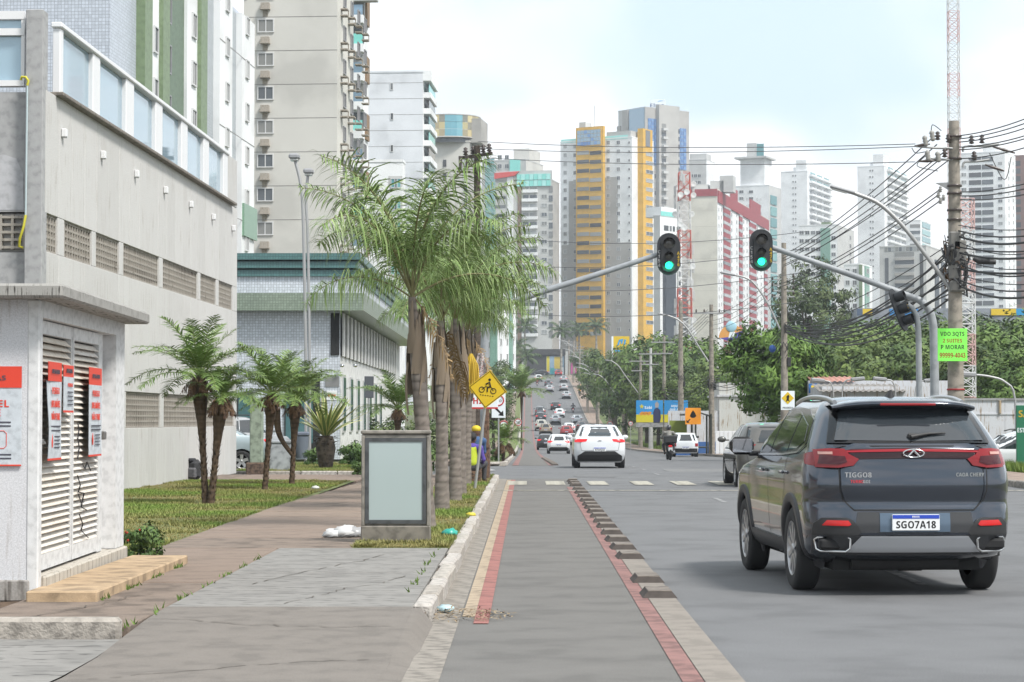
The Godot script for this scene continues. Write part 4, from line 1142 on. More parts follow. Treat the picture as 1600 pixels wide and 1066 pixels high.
func motorbike(label: String, at: Vector3, turn: float, red: Material, boxed: bool) -> Node3D:
	var o := thing("motorcycle", label, "motorcycle", at, turn, "motorcycles in the traffic")
	var blk := mat("black_plastic", Color.BLACK)
	for z in [-0.62, 0.62]:
		var w := Node3D.new(); w.name = "wheel"; o.add_child(w, true); w.position = Vector3(0, 0.3, z)
		obj("tyre", mk().lathe([Vector2(0.22, -0.05), Vector2(0.285, -0.05), Vector2(0.3, 0), Vector2(0.285, 0.05), Vector2(0.22, 0.05), Vector2(0.22, -0.05)], 20, Vector3.ZERO, Basis(Vector3.BACK, PI / 2)), mat("tyre", Color.BLACK), w)
		var sp := mk()
		for i in 5: sp.box(Vector3.ZERO, Vector3(0.03, 0.02, 0.02)).tube([Vector3.ZERO, Vector3(0, cos(TAU * i / 5), sin(TAU * i / 5)) * 0.23], 0.016, 5)
		obj("rim", sp, mat("rim_dark", lin(0.06, 0.06, 0.065), 0.5, 0.4), w)
	var b := mk()
	b.grid([PackedVector3Array([Vector3(-0.05, 0.42, 0.55), Vector3(-0.13, 0.55, 0.2), Vector3(-0.14, 0.5, -0.15), Vector3(-0.05, 0.5, -0.35)]), PackedVector3Array([Vector3(-0.07, 0.68, 0.72), Vector3(-0.13, 0.72, 0.25), Vector3(-0.16, 0.84, -0.15), Vector3(-0.06, 0.86, -0.38)]), PackedVector3Array([Vector3(0.07, 0.68, 0.72), Vector3(0.13, 0.72, 0.25), Vector3(0.16, 0.84, -0.15), Vector3(0.06, 0.86, -0.38)]), PackedVector3Array([Vector3(0.05, 0.42, 0.55), Vector3(0.13, 0.55, 0.2), Vector3(0.14, 0.5, -0.15), Vector3(0.05, 0.5, -0.35)])])
	b.tube([Vector3(0, 0.92, -0.42), Vector3(0, 0.3, -0.62)], 0.045, 7)
	b.box(Vector3(0, 0.4, 0.0), Vector3(0.22, 0.28, 0.42))
	obj("fairing", b, red, o)
	obj("seat", cb(0, 0.76, 0.36, 0.26, 0.09, 0.66, 0.04), blk, o)
	var h := mk().tube([Vector3(-0.36, 1.02, -0.28), Vector3(-0.2, 1.04, -0.4), Vector3(0.2, 1.04, -0.4), Vector3(0.36, 1.02, -0.28)], 0.018, 6)
	obj("handlebar", h, blk, o)
	for s in [-1.0, 1.0]: obj("mirror", mk().tube([Vector3(0.25 * s, 1.04, -0.38), Vector3(0.33 * s, 1.2, -0.36)], 0.012, 5).ball(Vector3(0.36 * s, 1.23, -0.35), Vector3(0.06, 0.04, 0.02), 8), blk, o)
	obj("exhaust", mk().tube([Vector3(0.15, 0.3, 0.0), Vector3(0.17, 0.35, 0.4), Vector3(0.18, 0.42, 0.75)], [0.02, 0.05, 0.05], 8), mat("rail_silver", lin(0.45, 0.45, 0.46), 0.3, 0.8), o)
	obj("tail_light", cb(0, 0.68, 0.76, 0.17, 0.085, 0.06, 0.02), glow("tail_lit", lin(0.55, 0.008, 0.012), 0.3), o)
	obj("mudguard", mk().grid([PackedVector3Array([Vector3(-0.07, 0.62, 0.7), Vector3(0.07, 0.62, 0.7)]), PackedVector3Array([Vector3(-0.07, 0.4, 0.86), Vector3(0.07, 0.4, 0.86)])], false, true), blk, o)
	obj("licence_plate", cb(0, 0.52, 0.82, 0.2, 0.17, 0.01, 0.004), mat("plate_white", lin(0.72, 0.73, 0.74), 0.4), o)
	if boxed:
		var c := obj("luggage_box", cb(0, 1.0, 0.66, 0.62, 0.38, 0.46, 0.05), mat("box_grey", lin(0.03, 0.031, 0.033), 0.7), o)
		obj("box_lid_seam", cb(0, 1.12, 0.66, 0.635, 0.02, 0.475, 0.006), blk, c)
	return o

func rider(label: String, at: Vector3, turn: float, shirt: Material, legs: Material, hat: Material, cell: float) -> void:
	var J := {"head": Vector3(0, 1.50, -0.02), "neck": Vector3(0, 1.38, 0.02), "hip": Vector3(0, 0.86, 0.26), "face": Vector3(0, 0, -1),
		"shl": Vector3(-0.2, 1.31, 0.03), "shr": Vector3(0.2, 1.31, 0.03), "ell": Vector3(-0.36, 1.1, -0.06), "elr": Vector3(0.36, 1.1, -0.06), "hal": Vector3(-0.31, 1.05, -0.22), "har": Vector3(0.31, 1.05, -0.22),
		"hpl": Vector3(-0.11, 0.85, 0.2), "hpr": Vector3(0.11, 0.85, 0.2), "knl": Vector3(-0.26, 0.72, -0.16), "knr": Vector3(0.26, 0.72, -0.16), "anl": Vector3(-0.2, 0.34, 0.06), "anr": Vector3(0.2, 0.34, 0.06)}
	var o := figure(label, at, turn, J, mat("skin", lin(0.22, 0.12, 0.08), 0.6), shirt, legs, cell, "motorcycle riders in the traffic")
	var h := mk()
	h.ball(Vector3(0, 1.56, -0.02), Vector3(0.135, 0.145, 0.155), 14)
	var helmet := obj("helmet", h, hat, o)
	obj("visor", cb(0, 1.55, -0.135, 0.19, 0.1, 0.06, 0.025), mat("gloss_black", lin(0.008, 0.008, 0.009), 0.12), helmet)

# ------------------------------------------------------------------ traffic
func paint(key: String) -> Material:
	match key:
		"white": return glossy("paint_white", lin(0.62, 0.64, 0.66), 0.0, 0.4)
		"silver": return glossy("paint_silver", lin(0.42, 0.43, 0.44), 0.4, 0.35)
		"black": return glossy("paint_black", lin(0.018, 0.018, 0.02), 0.1, 0.4)
		"grey": return glossy("paint_grey", lin(0.09, 0.095, 0.1), 0.4, 0.35)
		"red": return glossy("paint_red", lin(0.28, 0.02, 0.02), 0.1, 0.4)
		"tan": return glossy("paint_tan", lin(0.25, 0.20, 0.145), 0.3, 0.35)
		"brown": return glossy("paint_brown", lin(0.055, 0.035, 0.032), 0.3, 0.35)
		"beige": return glossy("paint_beige", lin(0.42, 0.41, 0.36), 0.1, 0.4)
		"pale": return glossy("paint_pale_blue", lin(0.3, 0.36, 0.38), 0.4, 0.35)
		"dusty": return glossy("paint_dusty", lin(0.075, 0.072, 0.066), 0.2, 0.5)
	return null

func build_traffic() -> void:
	big_suv()
	# nearest white sedan
	var sedan := make_car("sedan", "white sedan with lit brake lights rolling just past the crossing", paint("white"), true, "REW5J50", true)
	sedan.position = Vector3(X(934, 76.5), gy(76.5), -76.5)
	var aer := mk().tube([Vector3(0, 1.45, 0.7), Vector3(0, 1.62, 0.85)], 0.006, 5)
	obj("aerial", aer, mat("black_plastic", Color.BLACK), sedan)
	var bow := mk()
	bow.cbox(Vector3(0, 0.93, 2.185), Vector3(0.14, 0.022, 0.012), 0.004).cbox(Vector3(0, 0.93, 2.187), Vector3(0.055, 0.045, 0.012), 0.004)
	obj("emblem", bow, mat("chrome", Color.WHITE), sedan)
	var dusty := make_car("hatch", "dusty dark grey hatchback ahead of the big SUV in the far lane", paint("dusty"), false, "JHK2B41", true)
	dusty.position = Vector3(X(1135, 53) + 0.93, gy(53), -53.2); dusty.rotation.y = deg_to_rad(0.6)
	var uno := make_car("boxy", "old white boxy hatchback pulled up by the bus shelter", paint("white"), false, "JGP 4823")
	uno.position = Vector3(X(1068, 134), gy(134), -134)
	var cross := make_car("wagon", "tan SUV with roof rails in the left hand lane of the dip", paint("tan"), false, "PAB1C22")
	var dt := dof(680.5)
	cross.position = Vector3(X(852.6, dt), gy(dt), -dt)
	for s in [-1.0, 1.0]: obj("roof_rail", mk().tube([Vector3(0.55 * s, 1.63, -0.1), Vector3(0.55 * s, 1.68, 0.1), Vector3(0.55 * s, 1.68, 1.2), Vector3(0.55 * s, 1.6, 1.45)], 0.02, 6), mat("black_plastic", Color.BLACK), cross)
	var hatch := make_car("hatch", "white hatchback with red lamps nearest behind the white sedan", paint("white"), true, "PBX7D09", true)
	hatch.position = Vector3(X(872.5, dof(709)), gy(dof(709)), -dof(709))
	# the rest of the queue in the dip and up the hill: kind, paint, px, py, brake lights, label
	var q := [
		["hatch", "black", 853, 703, true, "black hatchback beside the white hatchback in the dip"],
		["sedan", "silver", 896, 699, false, "silver sedan half hidden by the white sedan"],
		["hatch", "red", 885, 682, false, "red hatchback in the bottom of the dip"],
		["hatch", "white", 889, 677, true, "white hatchback right ahead of the red hatchback"],
		["wagon", "beige", 845.5, 673, false, "pale beige car ahead of the tan SUV"],
		["sedan", "silver", 867.7, 663, false, "silver sedan in the middle lane beyond the tan SUV"],
		["sedan", "white", 901.5, 663, false, "white sedan by the right kerb at the foot of the climb"],
		["sedan", "brown", 909, 674, false, "dark brown sedan by the right kerb behind a white sedan"],
		["hatch", "black", 845, 658.5, true, "black hatchback close behind a grey SUV on the climb"],
		["wagon", "grey", 844, 650, false, "grey SUV ahead of a black hatchback on the climb"],
		["hatch", "white", 874, 652, true, "white hatchback with red lamps half way up the climb"],
		["hatch", "black", 868, 640.5, true, "black car with lit lamps in the middle of the climb"],
		["sedan", "silver", 885, 623, false, "silver sedan climbing alone in the right lane"],
		["sedan", "silver", 858.6, 612.5, false, "silver sedan behind a dark car near the crest"],
		["hatch", "silver", 880.8, 610.6, false, "silver hatchback in the right lane near the crest"],
		["hatch", "grey", 857, 604, false, "dark grey car ahead of a silver sedan near the crest"],
		["sedan", "silver", 880.5, 597.5, true, "silver sedan with red lamps below the crest"],
		["wagon", "white", 841.4, 596.5, true, "white SUV with red lamps at the crest"],
		["wagon", "red", 872.5, 588.5, true, "dark red SUV turning at the top of the hill"],
		]
	var proto := {"hatch": hatch, "sedan": sedan, "wagon": cross}
	for e in q:
		var d := dof(e[3])
		var c := copy(proto[e[0]], Vector3(X(e[2], d), gy(d), -d), 0.0, e[5])
		c.rotation.x = -atan((gy(d - 2) - gy(d + 2)) / 4.0) * -1.0 if false else atan((gy(d + 2) - gy(d - 2)) / 4.0)
		repaint(c, paint(e[1]))
		for n in c.get_children():
			if n is MeshInstance3D:
				if String(n.name).begins_with("tail_light"): n.mesh = n.mesh; n.material_override = glow("tail_lit", lin(0.55, 0.008, 0.012), 0.3) if e[4] else mat("tail_red", lin(0.25, 0.006, 0.008), 0.12)
				if String(n.name).begins_with("emblem"): n.free()
	var crossing := copy(sedan, Vector3(X(845, 575), gy(575), -575), PI / 2 - 0.3, "dark sedan crossing side on at the top of the hill")
	repaint(crossing, paint("black"))
	# parked by the concrete building
	var pb := copy(sedan, Vector3(-12.2, wy(50), -66.5), -PI / 2, "pale blue grey sedan parked end on behind the concrete building")
	repaint(pb, paint("pale"))
	pb.position = Vector3(X(305, 66.5), 0.02, -66.5); pb.rotation.y = PI * 0.5 + 0.25
	var ps := copy(cross, Vector3(X(372, 74), 0.02, -74.0), -0.5, "silver SUV parked behind the pale blue sedan")
	repaint(ps, paint("silver"))
	# white pickup in the forecourt on the right, seen from its left side with the driver at the wheel
	var pk := copy(cross, Vector3(X(1580, 68), terr(15.5, 68) + 0.01, -68.0), PI / 2, "white car in the forecourt by the green sign with its driver at the wheel")
	repaint(pk, paint("white"))
	# motorcycles
	var dm := 108.0
	motorbike("small black motorcycle with a big dark luggage box", Vector3(X(1045, dm), gy(dm), -dm), 0.04, mat("black_plastic", Color.BLACK), true)
	rider("motorcycle rider in a pale grey jacket and dark helmet", Vector3(X(1045, dm), gy(dm), -dm), 0.04, worn("jacket_grey", lin(0.3, 0.29, 0.27), 0.9, 1, 3.0), mat("jeans_dark", lin(0.05, 0.05, 0.055), 0.9), glossy("helmet_dark", lin(0.04, 0.04, 0.045), 0.2, 0.3), 0.022)
	var d2 := dof(645.5)
	motorbike("red motorcycle riding up the middle of the climb", Vector3(X(895.5, d2), gy(d2), -d2), 0.0, paint("red"), false)
	rider("motorcycle rider in dark clothes on the red motorcycle", Vector3(X(895.5, d2), gy(d2), -d2), 0.0, mat("cloth_black", lin(0.02, 0.02, 0.025), 0.9), mat("jeans_dark", Color.BLACK), mat("black_plastic", Color.BLACK), 0.04)
	var d3 := dof(604)
	motorbike("dark motorcycle near the crest beside the white SUV", Vector3(X(839.3, d3), gy(d3), -d3), 0.0, mat("black_plastic", Color.BLACK), false)
	rider("motorcycle rider in a red jacket near the crest", Vector3(X(839.3, d3), gy(d3), -d3), 0.0, mat("cloth_red", lin(0.2, 0.03, 0.03), 0.9), mat("jeans_dark", Color.BLACK), mat("black_plastic", Color.BLACK), 0.04)

# ------------------------------------------------------------------ left-hand buildings near the camera
func stain_tex(key: String, lo: float, warm: float) -> ImageTexture:
	if tex.has(key): return tex[key]
	var im := Image.create(512, 512, false, Image.FORMAT_RGB8)
	var a := FastNoiseLite.new(); a.frequency = 0.03; a.fractal_octaves = 4; a.seed = key.hash() % 99
	var b := FastNoiseLite.new(); b.frequency = 0.01; b.fractal_octaves = 4; b.seed = 7
	for j in 512:
		for i in 512:
			# runs of dirt: stretched downwards, broken up along their length; wraps in x by mirroring
			var u: float = absf(i - 256.0)
			var s: float = smoothstep(0.05, 0.5, a.get_noise_2d(u * 3.0, j * 0.16)) * smoothstep(-0.25, 0.35, b.get_noise_2d(u * 1.5 + 400, absf(j - 256.0)))
			var f: float = a.get_noise_2d(u * 6 + 99, j * 6.0) * 0.05
			var k: float = clampf(1.0 - (1.0 - lo) * s + f, 0, 1)
			im.set_pixel(i, j, Color(k, lerpf(1.0, k, 1.0) * (1.0 - warm * s * 0.5), k * (1.0 - warm * s)))
	tex[key] = ImageTexture.create_from_image(im)
	return tex[key]

func stained(key: String, c: Color, lo := 0.7, warm := 0.06, scale := 0.22) -> StandardMaterial3D:
	if mats.has(key): return mats[key]
	var m := worn(key, c, 0.9, 0, scale)
	m.albedo_texture = stain_tex("stain%.2f" % lo, lo, warm)
	return m

func tile_tex() -> ImageTexture:          # small glazed mosaic, far too small to tell apart singly
	if tex.has("mosaic"): return tex["mosaic"]
	var im := Image.create(256, 256, false, Image.FORMAT_L8)
	var r := RandomNumberGenerator.new(); r.seed = 3
	im.fill(Color(0.72, 0.72, 0.72))
	for j in 16:
		for i in 16:
			var g := r.randf_range(0.9, 1.0)
			im.fill_rect(Rect2i(i * 16 + 1, j * 16 + 1, 14, 14), Color(g, g, g))
	tex["mosaic"] = ImageTexture.create_from_image(im)
	return tex["mosaic"]

func mosaic(key: String, c: Color, scale := 0.6) -> StandardMaterial3D:
	if mats.has(key): return mats[key]
	var m := worn(key, c, 0.35, 0, 0.1)
	m.uv1_scale = Vector3.ONE * scale; m.albedo_texture = tile_tex()
	return m

# lattice of a block screen: bars over a dark void; local plane y,z at x
func lattice(z0: float, z1: float, y0: float, y1: float, x: float, pz := 0.2, py := 0.125) -> MB:
	var b := mk()
	var nz := maxi(2, roundi((z1 - z0) / pz)); var ny := maxi(2, roundi((y1 - y0) / py))
	for i in nz + 1: b.box(Vector3(x, (y0 + y1) / 2, lerpf(z0, z1, float(i) / nz)), Vector3(0.1, y1 - y0, 0.05))
	for j in ny + 1: b.box(Vector3(x - 0.004, lerpf(y0, y1, float(j) / ny), (z0 + z1) / 2), Vector3(0.1, 0.038, z1 - z0))
	return b

func build_left_buildings() -> void:
	concrete_building()
	gas_cabinet()
	advert_totem()
	tiled_building()

func concrete_building() -> void:
	var o := thing("concrete_building", "bare concrete building with block screen vents and a strip of glass on top", "building", Vector3(-8.3, 0.1, -38.4), -atan(0.0214))
	var m := [stained("wall_conc_a", lin(0.575, 0.565, 0.55), 0.9, 0.03), stained("wall_conc_b", lin(0.555, 0.545, 0.53), 0.9, 0.03), stained("wall_conc_c", lin(0.59, 0.58, 0.565), 0.9, 0.03)]
	var m_front := worn("wall_front", lin(0.4, 0.4, 0.405), 0.92, 0, 0.7)
	var dark := mat("void", lin(0.56, 0.55, 0.535), 0.95)
	var white := mat("frame_white", lin(0.7, 0.7, 0.71), 0.45)
	# solid panels in three tiers
	for tier in [[0.0, 1.28], [2.02, 4.36], [5.02, 7.15]]:
		for i in 21:
			var a := i * 1.05
			var z1 := minf(a + 1.05, 22.0)
			var w := obj("wall_panel", cb(-0.11 + rng.randf_range(-0.003, 0.003), (tier[0] + tier[1]) / 2, -(a + z1) / 2, 0.22, tier[1] - tier[0] - 0.006, z1 - a - 0.009, 0.007), m[rng.randi() % 3], o)
	# screens
	var up := [[0.06, 1.0], [1.5, 3.8], [4.15, 6.35], [6.75, 10.65], [11.1, 15.7], [16.1, 18.5], [18.9, 21.2]]
	var dn := [[0.5, 3.4], [3.8, 6.7], [7.1, 10.9], [11.3, 16.7], [17.0, 21.6]]
	for set in [[up, 4.36, 5.02], [dn, 1.28, 2.02]]:
		var prev := 0.0
		for e in set[0] + [[22.0, 22.0]]:
			if e[0] - prev > 0.02: obj("pier", cb(-0.112, (set[1] + set[2]) / 2, -(prev + e[0]) / 2, 0.222, set[2] - set[1] - 0.006, e[0] - prev - 0.004, 0.005), m[0], o)
			prev = e[1]
			if e[1] > e[0]: obj("block_screen", lattice(-e[1], -e[0], set[1] + 0.02, set[2] - 0.02, -0.09), stained("screen_conc", lin(0.36, 0.33, 0.29), 0.5), o)
	obj("partition", bo(-5.2, 0, -21.79, -5.0, 6.99, -0.21), dark, o)
	obj("floor_slab", bo(-4.99, 2.9, -21.79, -0.23, 3.1, -0.21), dark, o)
	# glass strip on top, white posts
	var sill := obj("sill", cb(-0.06, 7.18, -10.9, 0.4, 0.07, 20.3, 0.012), worn("sill_stone", lin(0.25, 0.22, 0.19), 0.8, 1, 0.8), o)
	var glass := mat("shop_glass", lin(0.30, 0.42, 0.50), 0.03, 0.25, 0.9)
	var ps := [[1.2, 3.67], [4.3, 6.8], [7.6, 10.0], [10.8, 13.2], [14.0, 16.3], [17.1, 19.4]]
	var prev := 0.95
	for e in ps + [[20.1, 20.1]]:
		obj("post", cb(-0.04, 7.80, -(prev + e[0]) / 2, 0.14, 1.16, e[0] - prev, 0.015), white, o)
		prev = e[1]
		if e[1] > e[0]:
			var p := obj("pane", mk().box(Vector3(-0.07, 7.80, -(e[0] + e[1]) / 2), Vector3(0.02, 1.15, e[1] - e[0])), glass, o)
	obj("top_rail", cb(-0.03, 8.43, -10.55, 0.2, 0.1, 19.3, 0.02), white, o)
	obj("end_pier", cb(-0.1, 7.8, -21.0, 0.22, 1.28, 1.75, 0.02), m[1], o)
	obj("flat_roof", bo(-13.8, 7.0, -22, -0.23, 7.12, -0.3), m_front, o)
	obj("far_wall", bo(-13.8, 0, -22.0, -0.23, 6.99, -21.8), m[2], o)
	# front face towards the camera
	obj("corner_pier", cb(-0.15, 4.25, 0.02, 0.30, 8.5, 0.36, 0.012), m_front, o)
	obj("front_wall", bo(-14, 0, -0.2, -0.31, 4.33, 0.0).bx(Vector3(-14, 5.03, -0.2), Vector3(-0.31, 7.1, 0.0)), m_front, o)
	obj("paint_patch", mk().prism(PackedVector2Array([Vector2(-0.36, 5.06), Vector2(-0.38, 5.7), Vector2(-0.5, 5.95), Vector2(-0.72, 6.02), Vector2(-1.5, 5.95), Vector2(-1.5, 5.06)]), 0.001, 0.006), worn("patch_white", lin(0.5, 0.5, 0.52), 0.85, 0, 0.7), o)
	obj("block_screen", mk().box(Vector3(-0.62, 4.68, -0.15), Vector3(0.6, 0.66, 0.02)), dark, o)
	var fs := mk()
	for j in 5: fs.box(Vector3(-0.56, 4.42 + j * 0.13, -0.05), Vector3(0.46, 0.045, 0.09))
	for i in 3: fs.box(Vector3(-0.76 + i * 0.2, 4.68, -0.052), Vector3(0.045, 0.6, 0.09))
	obj("block_screen", fs, stained("screen_conc", Color.WHITE), o)
	for j in 6: obj("louvre_slat", cb(-1.25, 4.40 + j * 0.115, -0.04, 0.85, 0.05, 0.1, 0.01), worn("rusty_white", lin(0.36, 0.29, 0.24), 0.8, 2, 2.0), o)
	# window above, in a white frame
	var win := obj("front_window", bo(-2.0, 7.2, -0.12, -0.36, 7.3, 0.05).bx(Vector3(-2.0, 8.08, -0.12), Vector3(-0.36, 8.20, 0.05)).bx(Vector3(-2.0, 8.36, -0.12), Vector3(-0.36, 8.5, 0.05)).bx(Vector3(-0.42, 7.3, -0.1), Vector3(-0.36, 8.36, 0.04)), white, o)
	obj("pane", bo(-2.0, 7.3, -0.08, -0.42, 8.08, -0.06), glass, win)
	obj("pane", bo(-2.0, 8.2, -0.08, -0.42, 8.36, -0.06), glass, win)
	# conduit and yellow hose
	obj("conduit", mk().tube([Vector3(-0.27, 4.95, 0.23), Vector3(-0.26, 7.2, 0.23)], 0.017, 8), mat("conduit_grey", lin(0.42, 0.5, 0.52), 0.5), o)
	var hose := mat("hose_yellow", lin(0.55, 0.5, 0.04), 0.5)
	obj("hose", mk().tube([Vector3(-0.26, 7.18, 0.23), Vector3(-0.24, 7.26, 0.24), Vector3(-0.28, 7.32, 0.25), Vector3(-0.36, 7.33, 0.22), Vector3(-0.38, 7.28, 0.2)], 0.022, 8), hose, o)
	obj("hose", mk().tube([Vector3(-0.27, 4.95, 0.23), Vector3(-0.3, 4.75, 0.25), Vector3(-0.37, 4.55, 0.22), Vector3(-0.4, 4.42, 0.15), Vector3(-0.34, 4.4, 0.12)], 0.022, 8), hose, o)
	# flood lights along the wall
	for i in 7:
		var l := thing("wall_light", "small white box lamp on the concrete wall below the glass strip", "wall lamp", o.transform * Vector3(0.05, 6.55, -1.25 - i * 3.3), o.rotation.y, "box lamps along the concrete wall")
		obj("case", mk().cbox(Vector3.ZERO, Vector3(0.09, 0.15, 0.13), 0.012), white, l)
		obj("lens", cb(0.0, -0.08, 0, 0.06, 0.014, 0.1, 0.004), mat("lens_grey", lin(0.3, 0.3, 0.3), 0.2), l)

func gas_cabinet() -> void:
	var o := thing("gas_cabinet", "low white plastered gas store with two louvred doors and a concrete slab roof", "shed", Vector3(-3.92, 0.1, -18.0), 0.028)
	var wall := stained("cabinet_white", lin(0.62, 0.62, 0.64), 0.9, 0.08, 0.35)
	var jamb := worn("cabinet_jamb", lin(0.7, 0.7, 0.7), 0.8, 0, 1.3)
	obj("front_wall", bo(-4.5, 0.14, -0.16, -0.05, 2.42, 0), wall, o)
	obj("plinth", cb(-2.3, 0.08, -0.07, 4.46, 0.17, 0.2, 0.01), stained("plinth_grey", lin(0.33, 0.31, 0.29), 0.5), o)
	obj("corner_post", cb(-0.05, 1.21, -0.06, 0.10, 2.42, 0.14, 0.012), jamb, o)
	obj("door_lintel", bo(-0.2, 2.28, -4.5, 0.0, 2.42, -0.135), jamb, o)
	obj("door_sill", cb(-0.06, 0.09, -2.32, 0.2, 0.19, 4.37, 0.012), stained("sill_white", lin(0.5, 0.46, 0.4), 0.5, 0.2, 0.6), o)
	obj("end_post", bo(-0.35, 0.19, -3.62, -0.08, 2.28, -3.36), jamb, o)
	obj("end_post", bo(-0.35, 0.19, -4.5, 0.0, 2.28, -3.95), jamb, o)
	obj("end_recess", bo(-0.35, 0.19, -3.95, -0.14, 2.28, -3.62), wall, o)
	obj("side_wall", bo(-4.5, 0, -4.34, -4.35, 2.42, -0.17), wall, o)
	obj("door_stop", bo(-0.2, 0.19, -3.35, -0.13, 2.28, -3.33), jamb, o)
	obj("rear_wall", bo(-4.5, 0, -4.5, -0.36, 2.42, -4.35), wall, o)
	obj("roof_slab", cb(-2.15, 2.475, -2.2, 4.75, 0.115, 4.95, 0.02), stained("slab_grey", lin(0.33, 0.32, 0.30), 0.2, 0.05, 0.9), o)
	# louvred leaves, each slat its own
	var slat_m := [stained("slat_a", lin(0.74, 0.7, 0.64), 0.8, 0.2, 1.4), stained("slat_b", lin(0.76, 0.73, 0.69), 0.8, 0.2, 1.1), stained("slat_c", lin(0.72, 0.66, 0.58), 0.7, 0.25, 1.3)]
	for leaf in [[0.16, 1.84], [1.88, 3.33]]:
		var d := obj("door", bo(-0.12, 0.21, -leaf[0] - 0.06, -0.06, 2.27, -leaf[0]).bx(Vector3(-0.12, 0.21, -leaf[1]), Vector3(-0.06, 2.27, -leaf[1] + 0.05)).bx(Vector3(-0.12, 2.16, -leaf[1] + 0.052), Vector3(-0.062, 2.27, -leaf[0] - 0.062)).bx(Vector3(-0.12, 0.21, -leaf[1] + 0.052), Vector3(-0.062, 0.34, -leaf[0] - 0.062)), jamb, o)
		var n := 33
		var sl := mk()
		var wz: float = leaf[1] - leaf[0] - 0.115
		sl.grid([PackedVector3Array([Vector3(-0.028, 0.027, wz / 2), Vector3(-0.028, 0.027, -wz / 2)]), PackedVector3Array([Vector3(0.0, 0.0, wz / 2), Vector3(0.0, 0.0, -wz / 2)]), PackedVector3Array([Vector3(0.026, -0.024, wz / 2), Vector3(0.026, -0.024, -wz / 2)]), PackedVector3Array([Vector3(0.018, -0.030, wz / 2), Vector3(0.018, -0.030, -wz / 2)]), PackedVector3Array([Vector3(-0.034, 0.02, wz / 2), Vector3(-0.034, 0.02, -wz / 2)])])
		var sm := sl.mesh(null)
		for j in n:
			var s := obj("louvre_slat", sm, slat_m[rng.randi() % 3], d)
			s.position = Vector3(-0.085, 0.37 + j * 0.0547, -(leaf[0] + leaf[1]) / 2)
			s.rotation = Vector3(rng.randf_range(-0.004, 0.004), 0, rng.randf_range(-0.08, 0.08))
	obj("latch", cb(-0.03, 1.27, -0.20, 0.05, 0.05, 0.09, 0.01).cbox(Vector3(-0.02, 1.26, -0.27), Vector3(0.03, 0.025, 0.12), 0.008), mat("latch_grey", lin(0.2, 0.19, 0.18), 0.4, 0.6), o)
	obj("latch", cb(-0.03, 1.30, -3.38, 0.05, 0.08, 0.1, 0.01), mat("latch_grey", Color.BLACK), o)
	var tagm := mk()
	for e in [[[2.1, 1.42], [2.16, 1.36], [2.1, 1.28], [2.18, 1.2], [2.1, 1.1]], [[2.35, 1.05], [2.5, 1.0], [2.6, 1.06], [2.8, 0.98]], [[2.1, 0.95], [2.25, 0.86], [2.15, 0.8], [2.45, 0.78], [2.3, 0.66], [2.6, 0.62]], [[2.2, 0.6], [2.4, 0.5], [2.3, 0.45], [2.7, 0.36]], [[2.15, 0.78], [2.3, 0.7], [2.45, 0.7]]]:
		var pp := []
		for q in e: pp.append(Vector3(-0.052, q[1], -q[0]))
		tagm.tube(pp, 0.006, 4)
	obj("graffiti", tagm, mat("spray_black", lin(0.04, 0.04, 0.045), 0.8), o)
	# warning notices: red head, white sheet, red print
	var red := mat("notice_red", lin(0.62, 0.045, 0.02), 0.55)
	var paper := worn("notice_paper", lin(0.58, 0.62, 0.66), 0.6, 0, 1.5)
	var ink := mat("notice_ink", lin(0.05, 0.05, 0.07), 0.6)
	for e in [[0.36, 0.98, 1.13, 1.93, true, "tall warning notice with curling edge wired to the near louvred door"], [1.06, 1.56, 1.53, 1.92, false, "short warning notice on the near louvred door beside the tall one"], [2.36, 3.08, 1.13, 1.93, true, "tall warning notice wired to the far louvred door"]]:
		var z0: float = -e[0]; var z1: float = -e[1]
		var n := thing("warning_notice", e[5], "notice", o.transform * Vector3(0, 0, 0), o.rotation.y)
		var hd: float = e[3] - (e[3] - e[2]) * (0.2 if e[4] else 0.26)
		obj("sheet", bent_sheet(z0, z1, e[2], hd, e[4] and e[0] < 1.0), paper, n)
		obj("header", bent_sheet(z0, z1, hd, e[3], false), red, n)
		obj("footer", bent_sheet(z0, z1, e[2] - 0.018, e[2], false), red, n)
		var bs := Basis(Vector3.UP, PI / 2)
		var zc := (z0 + z1) / 2
		var w := (z0 - z1)
		text(n, "SUPERGASBRAS", 0.036, Vector3(0.010, (hd + e[3]) / 2, zc), bs, ink, 0.002, "lettering", w / 0.62)
		if e[4]:
			text(n, "PERIGO", 0.055, Vector3(0.010, hd - 0.08, zc), bs, red, 0.002, "lettering", w / 0.5)
			text(n, "INFLAMÁVEL", 0.055, Vector3(0.010, hd - 0.19, zc), bs, red, 0.002, "lettering", w / 0.72)
			text(n, "NÃO FUME", 0.055, Vector3(0.010, hd - 0.295, zc), bs, red, 0.002, "lettering", w / 0.62)
			for j in 2: obj("print_line", mk().box(Vector3(0.010, hd - 0.375 - j * 0.035, zc), Vector3(0.003, 0.012, w * 0.7)), ink, n)
			obj("print_flame", mk().prism(PackedVector2Array([Vector2(0, 0.06), Vector2(0.03, 0), Vector2(0.016, -0.05), Vector2(-0.016, -0.05), Vector2(-0.03, 0)]), 0, 0.003), red, n).transform = Transform3D(bs, Vector3(0.009, hd - 0.5, zc + w * 0.25))
			for j in 4: obj("print_line", mk().box(Vector3(0.010, hd - 0.46 - j * 0.03, zc - w * 0.12), Vector3(0.003, 0.009, w * 0.4)), ink, n)
		else:
			text(n, "PERIGO", 0.03, Vector3(0.010, hd - 0.07, zc - 0.05), bs, red, 0.002, "lettering", 1.6)
			for j in 4: obj("print_line", mk().box(Vector3(0.010, hd - 0.13 - j * 0.035, zc - 0.05), Vector3(0.003, 0.01, w * 0.5)), ink, n)
